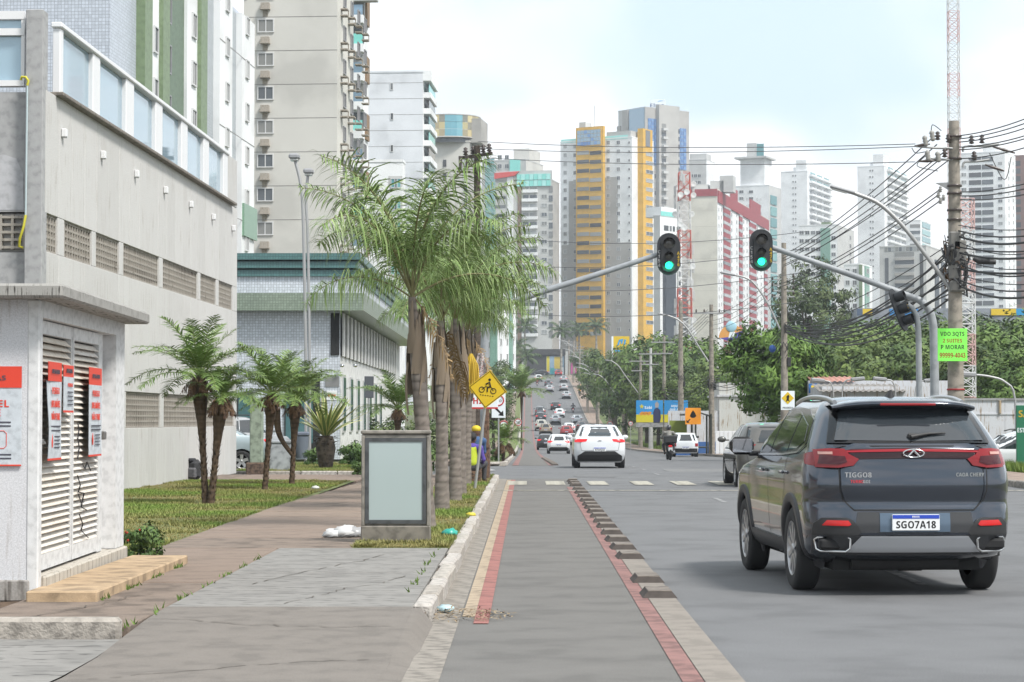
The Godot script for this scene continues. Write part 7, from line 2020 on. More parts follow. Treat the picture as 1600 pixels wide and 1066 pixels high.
	for e in [["VDO 3QTS", 0.28, 0.105, "k", 0.92], ["2 SUITES", 0.105, 0.095, "r", 0.95], ["P MORAR", -0.06, 0.11, "k", 0.92], ["99999-4043", -0.27, 0.125, "r", 0.74]]:
		text(bn, e[0], e[2], Vector3(0.0, e[1], 0.001), Basis.IDENTITY, mat("brush_black", lin(0.03, 0.04, 0.02), 0.7) if e[3] == "k" else mat("brush_red", lin(0.3, 0.02, 0.01), 0.7), 0.002, "lettering", e[4], "Droid Sans")
	for y in [0.41, -0.41]: obj("batten", cb(0, y, -0.01, 0.78, 0.02, 0.02, 0.004), mat("fluo_green", Color.GREEN), bn)

	# --- other poles down the right side
	var p2 := pole("concrete pole standing before the mango tree with a bent lamp arm", 1226, 380, 95, 0.14, 0)
	var l2 := func(px, py) -> Vector3: return P(px, py, 95) - p2.position
	for i in 4:
		obj("crossarm", mk().cbox(l2.call(1222 + i, 437 + i * 9), Vector3(0.9, 0.05, 0.05), 0.01), galv, p2)
		insulator(p2, l2.call(1207, 438 + i * 9), 0.8); insulator(p2, l2.call(1240, 434 + i * 9), 0.8)
	lamp_arm(p2, curve([l2.call(1219, 515), l2.call(1200, 475), l2.call(1180, 445), l2.call(1165, 434), l2.call(1148, 430)], 4), 0.04, Vector3(-1, 0.2, 0))
	obj("blue_drum", mk().ball(l2.call(1207, 545), Vector3(0.15, 0.17, 0.15), 10), mat("drum_blue", lin(0.02, 0.08, 0.3), 0.5), p2)
	var p3 := pole("weathered pole by the bus shelter with black cable coils", 1112, 476, 140, 0.16, 1)
	var l3 := func(px, py) -> Vector3: return P(px, py, 140) - p3.position
	lamp_arm(p3, curve([l3.call(1107, 565), l3.call(1092, 542), l3.call(1075, 515), l3.call(1060, 500), l3.call(1043, 493)], 4), 0.05, Vector3(-1, 0.2, 0))
	for i in 3: obj("cable_coil", mk().tube([l3.call(1109 + i * 2, 592), l3.call(1107 + i * 2, 600), l3.call(1110 + i * 2, 617), l3.call(1112 + i * 2, 600)], 0.07, 6), mat("cable_black", Color.BLACK), p3)
	pole("tall pale concrete pole behind the orange works sign", 1064, 470, 167, 0.2, 0)
	var white_p := worn("pole_white", lin(0.55, 0.55, 0.54), 0.8, 0, 0.5)
	var rest := [[1038, 525, 190, 0.16, "pole with a rusty band right of the white lamp post"], [1017, 544, 205, 0.16, "white painted pole standing on the grass verge"], [1001, 556, 222, 0.17, "pole with a lamp arm before the billboard end"], [974, 579, 262, 0.16, "pole with a small meter box near the speed sign"], [953, 578, 300, 0.18, "pole at the bottom of the climb"]]
	for e in rest:
		var q := pole(e[4], e[0], e[1], e[2], e[3], 2, e[2] < 200, white_p if e[0] == 1017 else null)
		var lq := func(px, py) -> Vector3: return P(px, py, e[2]) - q.position
		var k: float = 3500.0 / e[2]
		if e[0] in [1001, 974, 953]: lamp_arm(q, curve([lq.call(e[0], e[1] + 4.0 * k), lq.call(e[0] - 1.5 * k, e[1] + 2.0 * k), lq.call(e[0] - 2.2 * k, e[1] + 1.0 * k), lq.call(e[0] - 2.9 * k, e[1] + 0.5 * k)], 4), 0.05, Vector3(-1, 0.15, 0))
	for i in 14:
		var d := 322.0 + i * 19.0
		var q := pole("one of the many poles lining the climb", X2px(kerb_r(d) + 0.7 + (i % 3) * 0.5, d), 656.0 - (gy(d) + 9.0 - 1.55) / d * F, d, 0.17, 2, false)
		if i % 2 == 0: lamp_arm(q, curve([Vector3(0, 7, 0), Vector3(-1.6, 8.6, 0), Vector3(-2.8, 9.0, 0)], 3), 0.06, Vector3(-1, 0.15, 0))
		if i in [5, 6, 7]:
			for s in 3: obj("painted_band", mk().lathe([Vector2(0.25, 0.3 + s * 0.5), Vector2(0.25, 0.75 + s * 0.5)], 12), mat("band_yellow", lin(0.5, 0.25, 0.03), 0.7) if s % 2 else mat("band_black", lin(0.03, 0.03, 0.03), 0.7), q)

	# --- cables: bundles from pole to pole, and across the sky
	var A := func(py, dx = 0.0) -> Vector3: return P(1490 + dx, py, 58)
	var B := func(py, dx = 0.0) -> Vector3: return P(1226 + dx, py, 95)
	var C := func(py, dx = 0.0) -> Vector3: return P(1112 + dx, py, 140)
	var tl := "black telecom cable sagging from the thick pole towards the mango tree"
	for i in 15: cable(A.call(380 + i * 6.0, -4 + i % 4), B.call(505 + (i * 7) % 16, (i % 3) - 1), 0.35 + (i * 37 % 10) * 0.09, [0.014, 0.02, 0.026][i % 3], tl, "telecom cables at mid height")
	for i in 7: cable(B.call(508 + i * 3.0), C.call(588 + i * 3.0), 0.5 + (i % 4) * 0.22, 0.018, "black telecom cable sagging past the mango tree to the bus shelter pole", "telecom cables past the mango tree")
	for i in 4: cable(C.call(585 + i * 4.0), P(1038, 608 + i * 3, 190), 0.4 + i * 0.2, 0.018, "black telecom cable between the bus shelter and the billboard", "telecom cables by the billboard")
	for e in [[217, -35], [226, -26], [248, -20], [296, -21], [305, -24], [314, -21], [232, -8], [243, 2]]: cable(A.call(e[0], e[1]), P(1222 + (e[0] % 5), 398 + (e[0] - 215) * 0.55, 95), 0.25, 0.016, "power line climbing from the pole by the mango tree to the thick pole", "power lines on the right")
	for i in 4: cable(B.call(437 + i * 9, -18), P(1100 + i * 4, 497 + i * 6, 140), 0.3, 0.012, "thin power line from the mango tree pole down the avenue", "power lines down the avenue")
	for i in 5: cable(C.call(484 + i * 5, -6), P(1040 + i, 530 + i * 5, 190), 0.3, 0.014, "thin power line between poles beyond the bus shelter", "power lines beyond the shelter")
	for i in 9: cable(P(1001 + i % 3, 560 + i * 3, 222), P(953 - i % 3, 584 + i * 4, 300), 0.4, 0.015, "thin power line over the grass verge", "power lines over the verge")
	for i in 8:
		for k in 3: cable(P(X2px(11, 322 + i * 30), 656.0 - (gy(322.0 + i * 30) + 8.6 - k * 0.9 - 1.55) / (322.0 + i * 30) * F, 322 + i * 30), P(X2px(10.8, 352 + i * 30), 656.0 - (gy(352.0 + i * 30) + 8.6 - k * 0.9 - 1.55) / (352.0 + i * 30) * F, 352 + i * 30), 0.4, 0.02, "power line strung up the climb", "power lines up the climb")
	for e in [[212, 172], [217, 180], [222, 189], [230, 203], [234, 208], [248, 222], [300, 281], [306, 290], [312, 300]]: cable(P(1500, e[0], 58), P(1660, e[1] - 12, 50), 0.12, 0.015, "power line leaving the thick pole over the forecourt", "power lines over the forecourt")
	for i in 12: cable(P(1498, 352 + i * 8.5, 57.8), P(1660, 352 + i * 9.5 - (i % 3) * 4, 52), 0.12 + (i % 4) * 0.06, [0.012, 0.02, 0.03][i % 3], "telecom cable leaving the thick pole over the forecourt", "telecom cables over the forecourt")
	obj("splice_tube", mk().tube([P(1521, 404, 56), P(1530, 408, 56), P(1556, 410, 56)], [0.05, 0.085, 0.06], 10), mat("cable_black", Color.BLACK)); tag(get_child(-1), "fat black splice tube hanging on the forecourt cables", "splice tube")
	for e in [[221, 225], [232, 229], [246, 253]]: cable(P(747, e[0], 80), P(1430, e[1], 58), 0.15, 0.012, "thin line crossing the sky between the wooden pole and the thick pole", "lines across the sky", "cable_grey")
	for e in [[350, 362], [398, 388], [435, 425], [470, 470]]: cable(P(640, e[0], 76), P(1260, e[1], 66), 0.5, 0.010, "thin line crossing before the towers under the traffic lights", "lines across the towers", "cable_grey")

	# --- masts far off
	lattice_tower("radio_mast", "slim white lattice mast behind the green banner", Vector3(X(1510, 104), terr(20, 104), -104), Y(285, 104), 0.75, 0.75, 26, mat("mast_white", lin(0.62, 0.62, 0.62), 0.6), mat("mast_pink", lin(0.6, 0.4, 0.38), 0.6), 8)
	lattice_tower("radio_mast", "tall pink and white lattice mast fading into the sky", Vector3(X(1494, 330), terr(60, 330), -330), Y(-60, 330), 1.7, 1.5, 60, mat("mast_white", Color.WHITE), mat("mast_pink", Color.WHITE), 16)
	var ct := lattice_tower("telecom_tower", "red and white telecom tower loaded with dishes before the grey tower", Vector3(X(1070, 480), gy(480), -480), Y(270, 480) - gy(480), 3.3, 2.4, 22, mat("mast_red", lin(0.5, 0.09, 0.06), 0.6), mat("mast_white", Color.WHITE), 7)
	for i in 60:
		var y := lerpf(8, Y(272, 480) - gy(480), lr.randf())
		var a := lr.randf() * TAU
		var p := Vector3(cos(a) * 2.0, y, sin(a) * 2.0)
		if i % 3 == 0: obj("dish", mk().lathe([Vector2(0, 0), Vector2(0.5, 0.12), Vector2(0.65, 0.3), Vector2(0.6, 0.32), Vector2(0, 0.2)], 12, p, Basis(Vector3.RIGHT, PI / 2) * Basis(Vector3.UP, a)), mat("mast_white", Color.WHITE), ct)
		else: obj("antenna", mk().cbox(p, Vector3(0.5, 2.2, 0.4), 0.05), mat("antenna_grey", lin(0.45, 0.45, 0.45), 0.6), ct)

	# --- walls and low buildings on the right
	var ww := stained("wall_right", lin(0.58, 0.59, 0.62), 0.7, 0.05, 0.3)
	var w := thing("boundary_wall", "long white boundary wall behind the forecourt", "wall", Vector3(X(1490, 84), terr(18, 84), -84))
	for i in 8: obj("wall_panel", bo(i * 1.9, 0, 0, i * 1.9 + 1.89, Y(626, 84) - terr(18, 84), 0.15), ww, w)
	for i in 8: obj("coping", bo(i * 1.9, Y(626, 84) - terr(18, 84), -0.05, i * 1.9 + 1.88, Y(622.5, 84) - terr(18, 84), 0.2), grey_mat(), w)
	obj("ledge", bo(0, Y(648, 84) - terr(18, 84), 0.15, 15.2, Y(646, 84) - terr(18, 84), 0.18), ww, w)
	obj("drain_pipe", mk().tube([Vector3(1.7, Y(646, 84) - terr(18, 84), 0.2), Vector3(1.7, Y(626, 84) - terr(18, 84), 0.2)], 0.05, 7), mat("pipe_tan", lin(0.35, 0.27, 0.18), 0.7), w)
	var rw := thing("forecourt_rail", "white tubular rail before the boundary wall", "rail", Vector3(X(1540, 76), terr(16, 76), -76))
	for e in [[0.0, 0.0], [0.0, 1.05]]: obj("bar", mk().tube([Vector3(0, 0.6 + e[1] * 0.6, 0), Vector3(3.0, 0.6 + e[1] * 0.6, 0)], 0.04, 7), mat("frame_white", Color.WHITE), rw)
	for i in 3: obj("post", mk().tube([Vector3(i * 1.4, 0, 0), Vector3(i * 1.4, 1.25, 0)], 0.04, 7), mat("frame_white", Color.WHITE), rw)
	var sd := thing("low_shed", "low white shed under a grey corrugated roof behind the SUV", "shed", Vector3(X(1285, 96), terr(16, 96), -96))
	var wid := X(1458, 96) - X(1285, 96)
	obj("wall", bo(0, 0, -4, wid, Y(604, 96) - terr(16, 96), 0), ww, sd)
	obj("back_wall", bo(0.0, 0, -5.0, wid + 1.5, Y(592, 96) - terr(16, 96), -4.6), ww, sd)
	corrugated(sd, Vector3(-0.2, Y(612, 96) - terr(16, 96), 0.6), wid * 0.82, 2.6, 0.35, worn("roof_grey", lin(0.28, 0.26, 0.24), 0.8, 1, 0.5))
	corrugated(sd, Vector3(0.1, Y(593.5, 96) - terr(16, 96), -4.2), wid * 0.44, 2.0, 0.25, worn("roof_pink", lin(0.5, 0.25, 0.2), 0.8, 0, 0.5))
	for e in [[1303, 600, -1], [1316, 598, 1], [1400, 598, -1], [1430, 600, 1]]:
		var yl := thing("yard_lamp", "small goose neck yard lamp over the shed roof", "lamp", Vector3(X(e[0], 92), terr(16, 92), -92), 0, "goose neck lamps over the shed")
		var hh: float = Y(e[1], 92) - terr(16, 92)
		lamp_arm(yl, curve([Vector3(0, 0, 0), Vector3(0, hh * 0.8, 0), Vector3(0.1 * e[2], hh, 0), Vector3(0.35 * e[2], hh + 0.12, 0)], 4), 0.03, Vector3(e[2], 0.1, 0), false)
	var yl := thing("yard_lamp", "curved white lamp post beside the green sign", "lamp", Vector3(X(1584, 70), terr(15, 70), -70))
	var hy_: float = Y(625, 70) - terr(15, 70)
	lamp_arm(yl, curve([Vector3(0.05, 0, 0), Vector3(0.05, hy_, 0), Vector3(-0.25, hy_ + 0.55, 0), Vector3(-0.7, hy_ + 0.72, 0), Vector3(-1.15, hy_ + 0.78, 0)], 4), 0.035, Vector3(-1, 0.06, 0), false)
	# green sign cut by the frame
	var gs := board("forecourt_sign", "dark green forecourt sign with yellow and white lettering", "sign", P(1622, 680, 66), 1.25, 1.75, mat("sign_green", lin(0.012, 0.14, 0.07), 0.5), 0.0, 2.0, 0.1)
	text(gs, "SABORES", 0.2, Vector3(0.02, 0.62, 0.002), Basis.IDENTITY, mat("letter_yellow", lin(0.5, 0.33, 0.02), 0.6), 0.01)
	text(gs, "AQUI TEM", 0.09, Vector3(-0.1, 0.42, 0.002), Basis.IDENTITY, mat("sign_white", lin(0.7, 0.75, 0.78), 0.5), 0.01)
	text(gs, "ESTACIONAMENTO", 0.13, Vector3(0.0, 0.14, 0.002), Basis.IDENTITY, mat("sign_white", Color.WHITE), 0.01, "lettering", 0.75)
	# white box building, shelter, fence
	var wb := thing("white_building", "blank white building with a blue painted base behind the mango tree", "building", Vector3(X(1124, 150), gy(150), -150))
	obj("tall_wall", bo(0, 0, -8, 7, Y(598, 150) - gy(150), 0), stained("wb_white", lin(0.6, 0.6, 0.58), 0.7, 0.05, 0.2), wb)
	obj("parapet", bo(-0.15, Y(620, 150) - gy(150), -8, 7, Y(617, 150) - gy(150), 0.12), ww, wb)
	obj("low_wall", bo(-3.4, 0.9, -0.3, -0.01, Y(642, 150) - gy(150), -0.1), ww, wb)
	obj("blue_base", bo(-3.4, 0, -0.3, -0.01, 0.9, -0.06), mat("base_blue", lin(0.03, 0.1, 0.28), 0.7), wb)
	var fen := thing("white_fence", "low white panel fence beside the bus shelter", "fence", Vector3(X(1121, 118), gy(118) + 0.1, -118))
	for i in 7: obj("fence_slat", cb(i * 0.22, 0.75, 0, 0.19, 1.2, 0.05, 0.01), mat("frame_white", Color.WHITE), fen)
	for y in [0.25, 1.3]: obj("rail", cb(0.66, y, -0.05, 1.6, 0.08, 0.04, 0.01), mat("frame_white", Color.WHITE), fen)
	var bs := thing("bus_shelter", "dark bus shelter with a curved roof and a green side panel", "bus shelter", Vector3(X(1092, 138), gy(138) + 0.1, -138))
	obj("roof", mk().grid([PackedVector3Array([Vector3(-0.9, 2.5, 0), Vector3(0, 2.65, 0), Vector3(0.9, 2.35, 0)]), PackedVector3Array([Vector3(-0.9, 2.5, -3.4), Vector3(0, 2.65, -3.4), Vector3(0.9, 2.35, -3.4)])]).bx(Vector3(-0.95, 2.4, -3.4), Vector3(-0.85, 2.52, 0)), mat("shelter_dark", lin(0.03, 0.035, 0.03), 0.5), bs)
	for e in [[-0.2, 0], [0.75, 0], [0.75, -3.3], [-0.2, -3.3]]: obj("post", mk().tube([Vector3(e[0], 0, e[1]), Vector3(e[0], 2.5, e[1])], 0.06, 8), mat("shelter_dark", Color.BLACK), bs)
	obj("side_panel", bo(-1.6, 0.3, -3.4, -0.5, 2.1, -3.3), mat("shelter_green", lin(0.18, 0.22, 0.03), 0.6), bs)
	obj("bench", bo(0.1, 0.4, -3.0, 0.6, 0.48, -0.4), mat("shelter_dark", Color.BLACK), bs)
	# --- signs and hoardings
	var os := board("works_sign", "orange temporary sign with a black figure and arrow on a post", "road sign", P(1083, 650.5, 136), 0.95, 1.0, mat("sign_orange", lin(0.75, 0.27, 0.01), 0.6), 0.0, 2.2)
	obj("pictogram", mk().prism(PackedVector2Array([Vector2(-0.2, 0.0), Vector2(-0.12, 0.2), Vector2(0, 0.36), Vector2(0.12, 0.2), Vector2(0.2, 0.0), Vector2(0.08, -0.1), Vector2(-0.08, -0.1)]), 0.0, 0.006), mat("plate_ink", Color.BLACK), os)
	obj("arrow", mk().prism(PackedVector2Array([Vector2(-0.4, -0.4), Vector2(-0.22, -0.4), Vector2(-0.28, -0.34), Vector2(-0.15, -0.2), Vector2(-0.2, -0.16), Vector2(-0.33, -0.29), Vector2(-0.4, -0.22)]), 0.0, 0.006), mat("plate_ink", Color.BLACK), os)
	for e in [[994, 1036, "blue and yellow hoarding with a suited figure, end by the verge"], [1038, 1075, "blue and yellow hoarding with white lettering by the works sign"]]:
		var c := P((e[0] + e[1]) / 2.0, 643, 178)
		var wdt := X(e[1], 178) - X(e[0], 178)
		var bo := board("billboard", e[2], "billboard", c, wdt, 1.75, mat("hoard_blue", lin(0.02, 0.24, 0.55), 0.6), 0.0, 1.8, 0.1)
		obj("yellow_field", bo(-wdt / 2, -0.87, 0.0, wdt / 2, -0.25, 0.006), mat("hoard_yellow", lin(0.55, 0.48, 0.02), 0.6), bo)
		for k in 3: obj("print_patch", mk().prism(PackedVector2Array([Vector2(0, 0), Vector2(0.25, 0.12), Vector2(0.3, 0.3), Vector2(0.1, 0.34), Vector2(-0.1, 0.2)]), 0.006, 0.01), mat("print_orange", lin(0.6, 0.25, 0.03), 0.6), bo).position = Vector3(-0.7 + k * 0.28 if e[0] < 1000 else -0.6 + k * 0.3, -0.35, 0)
		if e[0] < 1000:
			text(bo, "Sabi", 0.22, Vector3(-0.1, 0.3, 0.001), Basis.IDENTITY, mat("sign_white", Color.WHITE), 0.008)
			obj("print_star", mk().prism(PackedVector2Array([Vector2(0, 0.2), Vector2(0.06, 0.06), Vector2(0.2, 0.04), Vector2(0.08, -0.05), Vector2(0.12, -0.2), Vector2(0, -0.1), Vector2(-0.12, -0.2), Vector2(-0.08, -0.05), Vector2(-0.2, 0.04), Vector2(-0.06, 0.06)]), 0.0, 0.008), mat("hoard_yellow", Color.YELLOW), bo).position = Vector3(-0.62, 0.4, 0)
			obj("print_suit", mk().prism(PackedVector2Array([Vector2(0.3, -0.87), Vector2(0.28, -0.1), Vector2(0.4, 0.2), Vector2(0.62, 0.3), Vector2(0.85, 0.1), Vector2(0.9, -0.5), Vector2(0.82, -0.87)]), 0.006, 0.012), mat("print_navy", lin(0.02, 0.025, 0.08), 0.6), bo)
			obj("print_grey", mk().prism(PackedVector2Array([Vector2(0.45, 0.3), Vector2(0.42, 0.62), Vector2(0.6, 0.8), Vector2(0.75, 0.6), Vector2(0.7, 0.3)]), 0.006, 0.012), mat("print_grey", lin(0.3, 0.28, 0.27), 0.6), bo)
		else:
			text(bo, "AQUI A", 0.17, Vector3(0.0, 0.42, 0.001), Basis.IDENTITY, mat("sign_white", Color.WHITE), 0.008)
			text(bo, "QUE APO", 0.17, Vector3(0.0, 0.14, 0.001), Basis.IDENTITY, mat("sign_white", Color.WHITE), 0.008)
		obj("base_board", bo(-wdt / 2, -1.25, -0.08, wdt / 2, -0.89, -0.02), grey_mat(), bo)
	ring_sign("small round speed sign with a red ring on the right verge", 953, 663, 228, "50", 0.62)
	ring_sign("small round sign with a red ring beside the billboard", 985.5, 662, 196, "60", 0.4)
	var ys := board("crossing_sign", "white plate with a yellow diamond and a walking figure on the pole", "road sign", P(1231, 626, 94), 0.58, 0.8, mat("sign_white", Color.WHITE), 0.0, 0.0)
	obj("diamond", mk().prism(PackedVector2Array([Vector2(0, 0.36), Vector2(0.26, 0.1), Vector2(0, -0.16), Vector2(-0.26, 0.1)]), 0.0, 0.008), mat("sign_yellow", lin(0.62, 0.42, 0.01), 0.5), ys)
	obj("pictogram", mk().prism(PackedVector2Array([Vector2(0.02, 0.25), Vector2(0.07, 0.18), Vector2(0.04, 0.05), Vector2(0.09, -0.06), Vector2(0.0, 0.0), Vector2(-0.08, -0.06), Vector2(-0.04, 0.08), Vector2(-0.06, 0.16)]), 0.008, 0.014), mat("plate_ink", Color.BLACK), ys)
	text(ys, "PROIBIDO", 0.08, Vector3(0, -0.31, 0.001), Basis.IDENTITY, mat("plate_ink", Color.BLACK), 0.004, "lettering", 0.8)
	var bl := board("tyre_shop_sign", "small square blue sign with a yellow panel above the shed", "sign", P(1272.5, 607, 100), 0.5, 0.42, mat("hoard_blue2", lin(0.02, 0.12, 0.34), 0.5), 0.0, 2.5)
	obj("yellow_panel", bo(-0.14, -0.12, 0, 0.16, 0.13, 0.01), mat("sign_yellow", Color.YELLOW), bl)
	text(bl, "5", 0.15, Vector3(0, -0.02, 0.01), Basis.IDENTITY, mat("plate_ink", Color.BLACK), 0.006)
	var gt := board("fuel_station_sign", "tall fuel station sign with yellow, blue and orange bands above the trees", "sign", P(971, 541, 330), 2.35, 2.9, mat("sign_yellow", Color.YELLOW), 0.0, 9.0, 0.3)
	obj("side_strip", bo(-1.45, -1.5, -0.3, -1.18, 1.45, 0.02), mat("sign_white", Color.WHITE), gt)
	for e in [[-0.55, -0.85, lin(0.02, 0.25, 0.55)], [-0.85, -1.45, lin(0.6, 0.16, 0.06)], [-1.6, -2.6, lin(0.03, 0.04, 0.28)]]: obj("band", bo(-1.15 if e[1] > -2 else -0.5, e[1], 0.0, 1.15, e[0], 0.05), mat("band%.2f" % e[0], e[2], 0.6), gt)
	obj("logo", mk().prism(PackedVector2Array([Vector2(-0.65, 0.1), Vector2(-0.35, 0.95), Vector2(0.3, 1.1), Vector2(0.1, 0.35), Vector2(-0.1, 0.35), Vector2(-0.02, 0.75), Vector2(-0.2, 0.7), Vector2(-0.35, 0.15)]), 0.0, 0.05).prism(PackedVector2Array([Vector2(0.3, 0.1), Vector2(0.45, 0.95), Vector2(0.7, 1.0), Vector2(0.55, 0.2)]), 0.0, 0.05), mat("logo_blue", lin(0.02, 0.28, 0.6), 0.5), gt)
	text(gt, "Seu posto", 0.3, Vector3(0.3, -1.95, 0.05), Basis.IDENTITY, mat("sign_white", Color.WHITE), 0.02)
	var rs := thing("round_sign", "big half round shop sign in orange and purple above the trees", "sign", P(1144, 528, 300))
	var half := PackedVector2Array()
	for i in 17: half.append(Vector2(cos(PI * i / 16), sin(PI * i / 16)) * 1.75)
	obj("panel", mk().prism(half, -0.2, 0.0), mat("sign_orange2", lin(0.6, 0.28, 0.06), 0.6), rs)
	obj("purple_field", mk().prism(PackedVector2Array([Vector2(-1.7, -0.05), Vector2(-0.5, 0.1), Vector2(0.6, 0.7), Vector2(1.45, 0.95), Vector2(1.74, 0.1), Vector2(1.6, -1.3), Vector2(0.5, -0.7)]), -0.1, 0.03), mat("sign_purple", lin(0.06, 0.04, 0.3), 0.6), rs)
	obj("white_field", mk().prism(PackedVector2Array([Vector2(-0.5, 0.0), Vector2(-0.3, 0.8), Vector2(0.4, 0.8), Vector2(0.4, 0.1)]), 0.0, 0.05), mat("sign_white", Color.WHITE), rs)
	obj("globe", mk().ball(Vector3(-0.1, 1.5, 0.0), Vector3(0.75, 0.75, 0.2), 16), mat("globe_blue", lin(0.3, 0.5, 0.6), 0.4), rs)
	obj("post", mk().tube([Vector3(0, -9, -0.15), Vector3(0, 0, -0.15)], 0.12, 8), galv, rs)
	var hb := thing("warehouse", "long low warehouse with blue, grey and yellow stripes above the trees", "building", Vector3(X(1340, 255), terr(70, 255) - 1, -255))
	var hw := X(1640, 255) - X(1340, 255)
	obj("wall", bo(0, 0, -8, hw, Y(482, 255) - terr(70, 255) + 1, 0), worn("wh_grey", lin(0.25, 0.27, 0.31), 0.7, 0, 0.1), hb)
	for e in [[0.0, 0.09, lin(0.07, 0.1, 0.16)], [0.17, 0.32, lin(0.02, 0.2, 0.5)], [0.7, 0.83, lin(0.6, 0.42, 0.02)], [0.83, 1.0, lin(0.02, 0.25, 0.5)], [0.03, 0.08, lin(0.6, 0.42, 0.02)]]: obj("stripe", bo(hw * e[0], Y(493, 255) - terr(70, 255) + 1, 0, hw * e[1], Y(483, 255) - terr(70, 255) + 1, 0.05 + e[0] * 0.1), mat("stripe%.2f" % e[0], e[2], 0.6), hb)
	# --- left side: old timber pole, street lamps, signs
	var wp := thing("timber_pole", "dark timber pole with a crossarm and brown insulators behind the palms", "utility pole", Vector3(X(745.5, 80), gy(80) + 0.1, -80))
	var wh := Y(228, 80) - wp.position.y
	var wood := worn("pole_wood", lin(0.10, 0.078, 0.062), 0.95, 2, 1.0)
	obj("shaft", mk().lathe([Vector2(0.15, 0), Vector2(0.115, wh), Vector2(0, wh)], 10), wood, wp)
	var ca := mk(); ca.t = Transform3D(Basis(Vector3.UP, -0.9), Vector3(0, wh - 0.35, 0)); ca.cbox(Vector3.ZERO, Vector3(1.7, 0.12, 0.1), 0.01)
	obj("crossarm", ca, wood, wp)
	for i in [-0.7, -0.25, 0.35, 0.7]: insulator(wp, Vector3(cos(0.9) * i, wh - 0.28, sin(0.9) * i), 1.5)
	for i in [-0.6, -0.36]: obj("fuse_holder", mk().tube([Vector3(i, wh - 0.9, 0.25), Vector3(i, wh - 0.4, 0.25)], [0.05, 0.07], 8).cbox(Vector3(i, wh - 0.95, 0.2), Vector3(0.25, 0.06, 0.1), 0.01), mat("porcelain", Color.BLACK), wp)
	for e in [[478, 470, 455, 245, 76.0, "tall galvanised street lamp with a boxy head beside the tiled building"], [484, 478, 487, 268, 82.0, "slimmer street lamp with a white head behind the boxy one"]]:
		var lb := Vector3(X(e[0], e[4]), gy(e[4]) + 0.1, -e[4])
		var sl := thing("street_lamp", e[5], "street lamp", lb)
		var q := func(px, py) -> Vector3: return P(px, py, e[4]) - lb
		obj("shaft", mk().tube(curve([Vector3.ZERO, q.call(e[0] - 0.5, 560), q.call((e[0] + e[1]) / 2.0, e[3] + 110), q.call(e[1], e[3] + 45), q.call(e[2] + (6 if e[2] < 470 else -6), e[3] + 6)], 4), [0.09], 10) if false else mk().tube(curve([Vector3.ZERO, q.call(e[0] - 0.5, 560), q.call((e[0] + e[1]) / 2.0, e[3] + 110), q.call(e[1], e[3] + 45), q.call(e[2] + (6 if e[2] < 470 else -6), e[3] + 6)], 4), 0.055, 10), galv, sl)
		obj("lamp_head", mk().cbox(q.call(e[2] + (5 if e[2] < 470 else -5), e[3]), Vector3(0.36, 0.2, 0.5), 0.06), mat("lamp_case", lin(0.30, 0.30, 0.31), 0.5, 0.3), sl)
		obj("lamp_lens", mk().cbox(q.call(e[2] + (5 if e[2] < 470 else -5), e[3] + 5.5), Vector3(0.28, 0.05, 0.4), 0.02), mat("lens_pale_grey", lin(0.6, 0.6, 0.58), 0.2), sl)
	# leaning yellow cyclist sign by the palms
	var cs := thing("cyclist_warning_sign", "leaning yellow diamond sign with a cyclist between the palms and the kerb", "road sign", P(762, 608.5, 46), 0.0)
	var dm := PackedVector2Array([Vector2(0, 0.4), Vector2(0.4, 0), Vector2(0, -0.4), Vector2(-0.4, 0)])
	var R := Basis(Vector3.BACK, -0.13)
	var mm := mk(); mm.t = Transform3D(R, Vector3.ZERO)
	mm.prism(dm, -0.012, 0.0)
	obj("panel", mm, mat("sign_yellow", lin(0.62, 0.42, 0.01), 0.5), cs)
	var bd := mk(); bd.t = mm.t
	for i in 4: bd.tube([Vector3(dm[i].x * 0.93, dm[i].y * 0.93, 0.002), Vector3(dm[(i + 1) % 4].x * 0.93, dm[(i + 1) % 4].y * 0.93, 0.002)], 0.006, 4)
	var ink := mat("plate_ink", Color.BLACK)
	obj("border", bd, ink, cs)
	for s in [-1.0, 1.0]:
		var wl := mk(); wl.t = mm.t
		var rp := []
		for i in 17: rp.append(Vector3(0.12 * s + cos(TAU * i / 16) * 0.055, -0.02 + sin(TAU * i / 16) * 0.055, 0.003))
		obj("wheel_mark", wl.tube(rp, 0.008, 5, false), ink, cs)
	var fg := mk(); fg.t = mm.t
	fg.tube([Vector3(-0.12, -0.02, 0.003), Vector3(-0.05, 0.05, 0.003), Vector3(0.07, 0.05, 0.003), Vector3(0.12, -0.02, 0.003)], 0.008, 5).tube([Vector3(0.05, 0.06, 0.003), Vector3(0.02, 0.15, 0.003), Vector3(-0.05, 0.1, 0.003)], 0.018, 5).tube([Vector3(0.05, 0.06, 0.003), Vector3(-0.01, 0.03, 0.003), Vector3(0.0, -0.05, 0.003)], 0.014, 5)
	fg.disc(Vector3(0.015, 0.20, 0.006), 0.028, Vector3(0, 0, 1), 12)
	obj("cyclist_mark", fg, ink, cs)
	for i in 6: obj("dash_mark", mk().box(R * Vector3(-0.13 + i * 0.05, -0.13, 0.002), Vector3(0.03, 0.016, 0.004)), ink, cs)
	var sp: Vector3 = Vector3(X(742, 46), wy(46), -46.05) - cs.position
	obj("post", mk().tube([sp, Vector3(0.02, 0.25, -0.045)], 0.03, 8), galv, cs)
	var br := board("bike_regulation_sign", "tall white sign with a red ringed bicycle and a black arrow", "road sign", P(779, 634, 84), 0.52, 0.92, mat("sign_white", Color.WHITE), 0.0, 2.3)
	var rg := []
	for i in 25: rg.append(Vector3(cos(TAU * i / 24), sin(TAU * i / 24), 0) * 0.19 + Vector3(0.0, 0.2, 0.004))
	obj("red_ring", mk().tube(rg, 0.025, 6, false), mat("notice_red2", lin(0.45, 0.02, 0.02), 0.5), br)
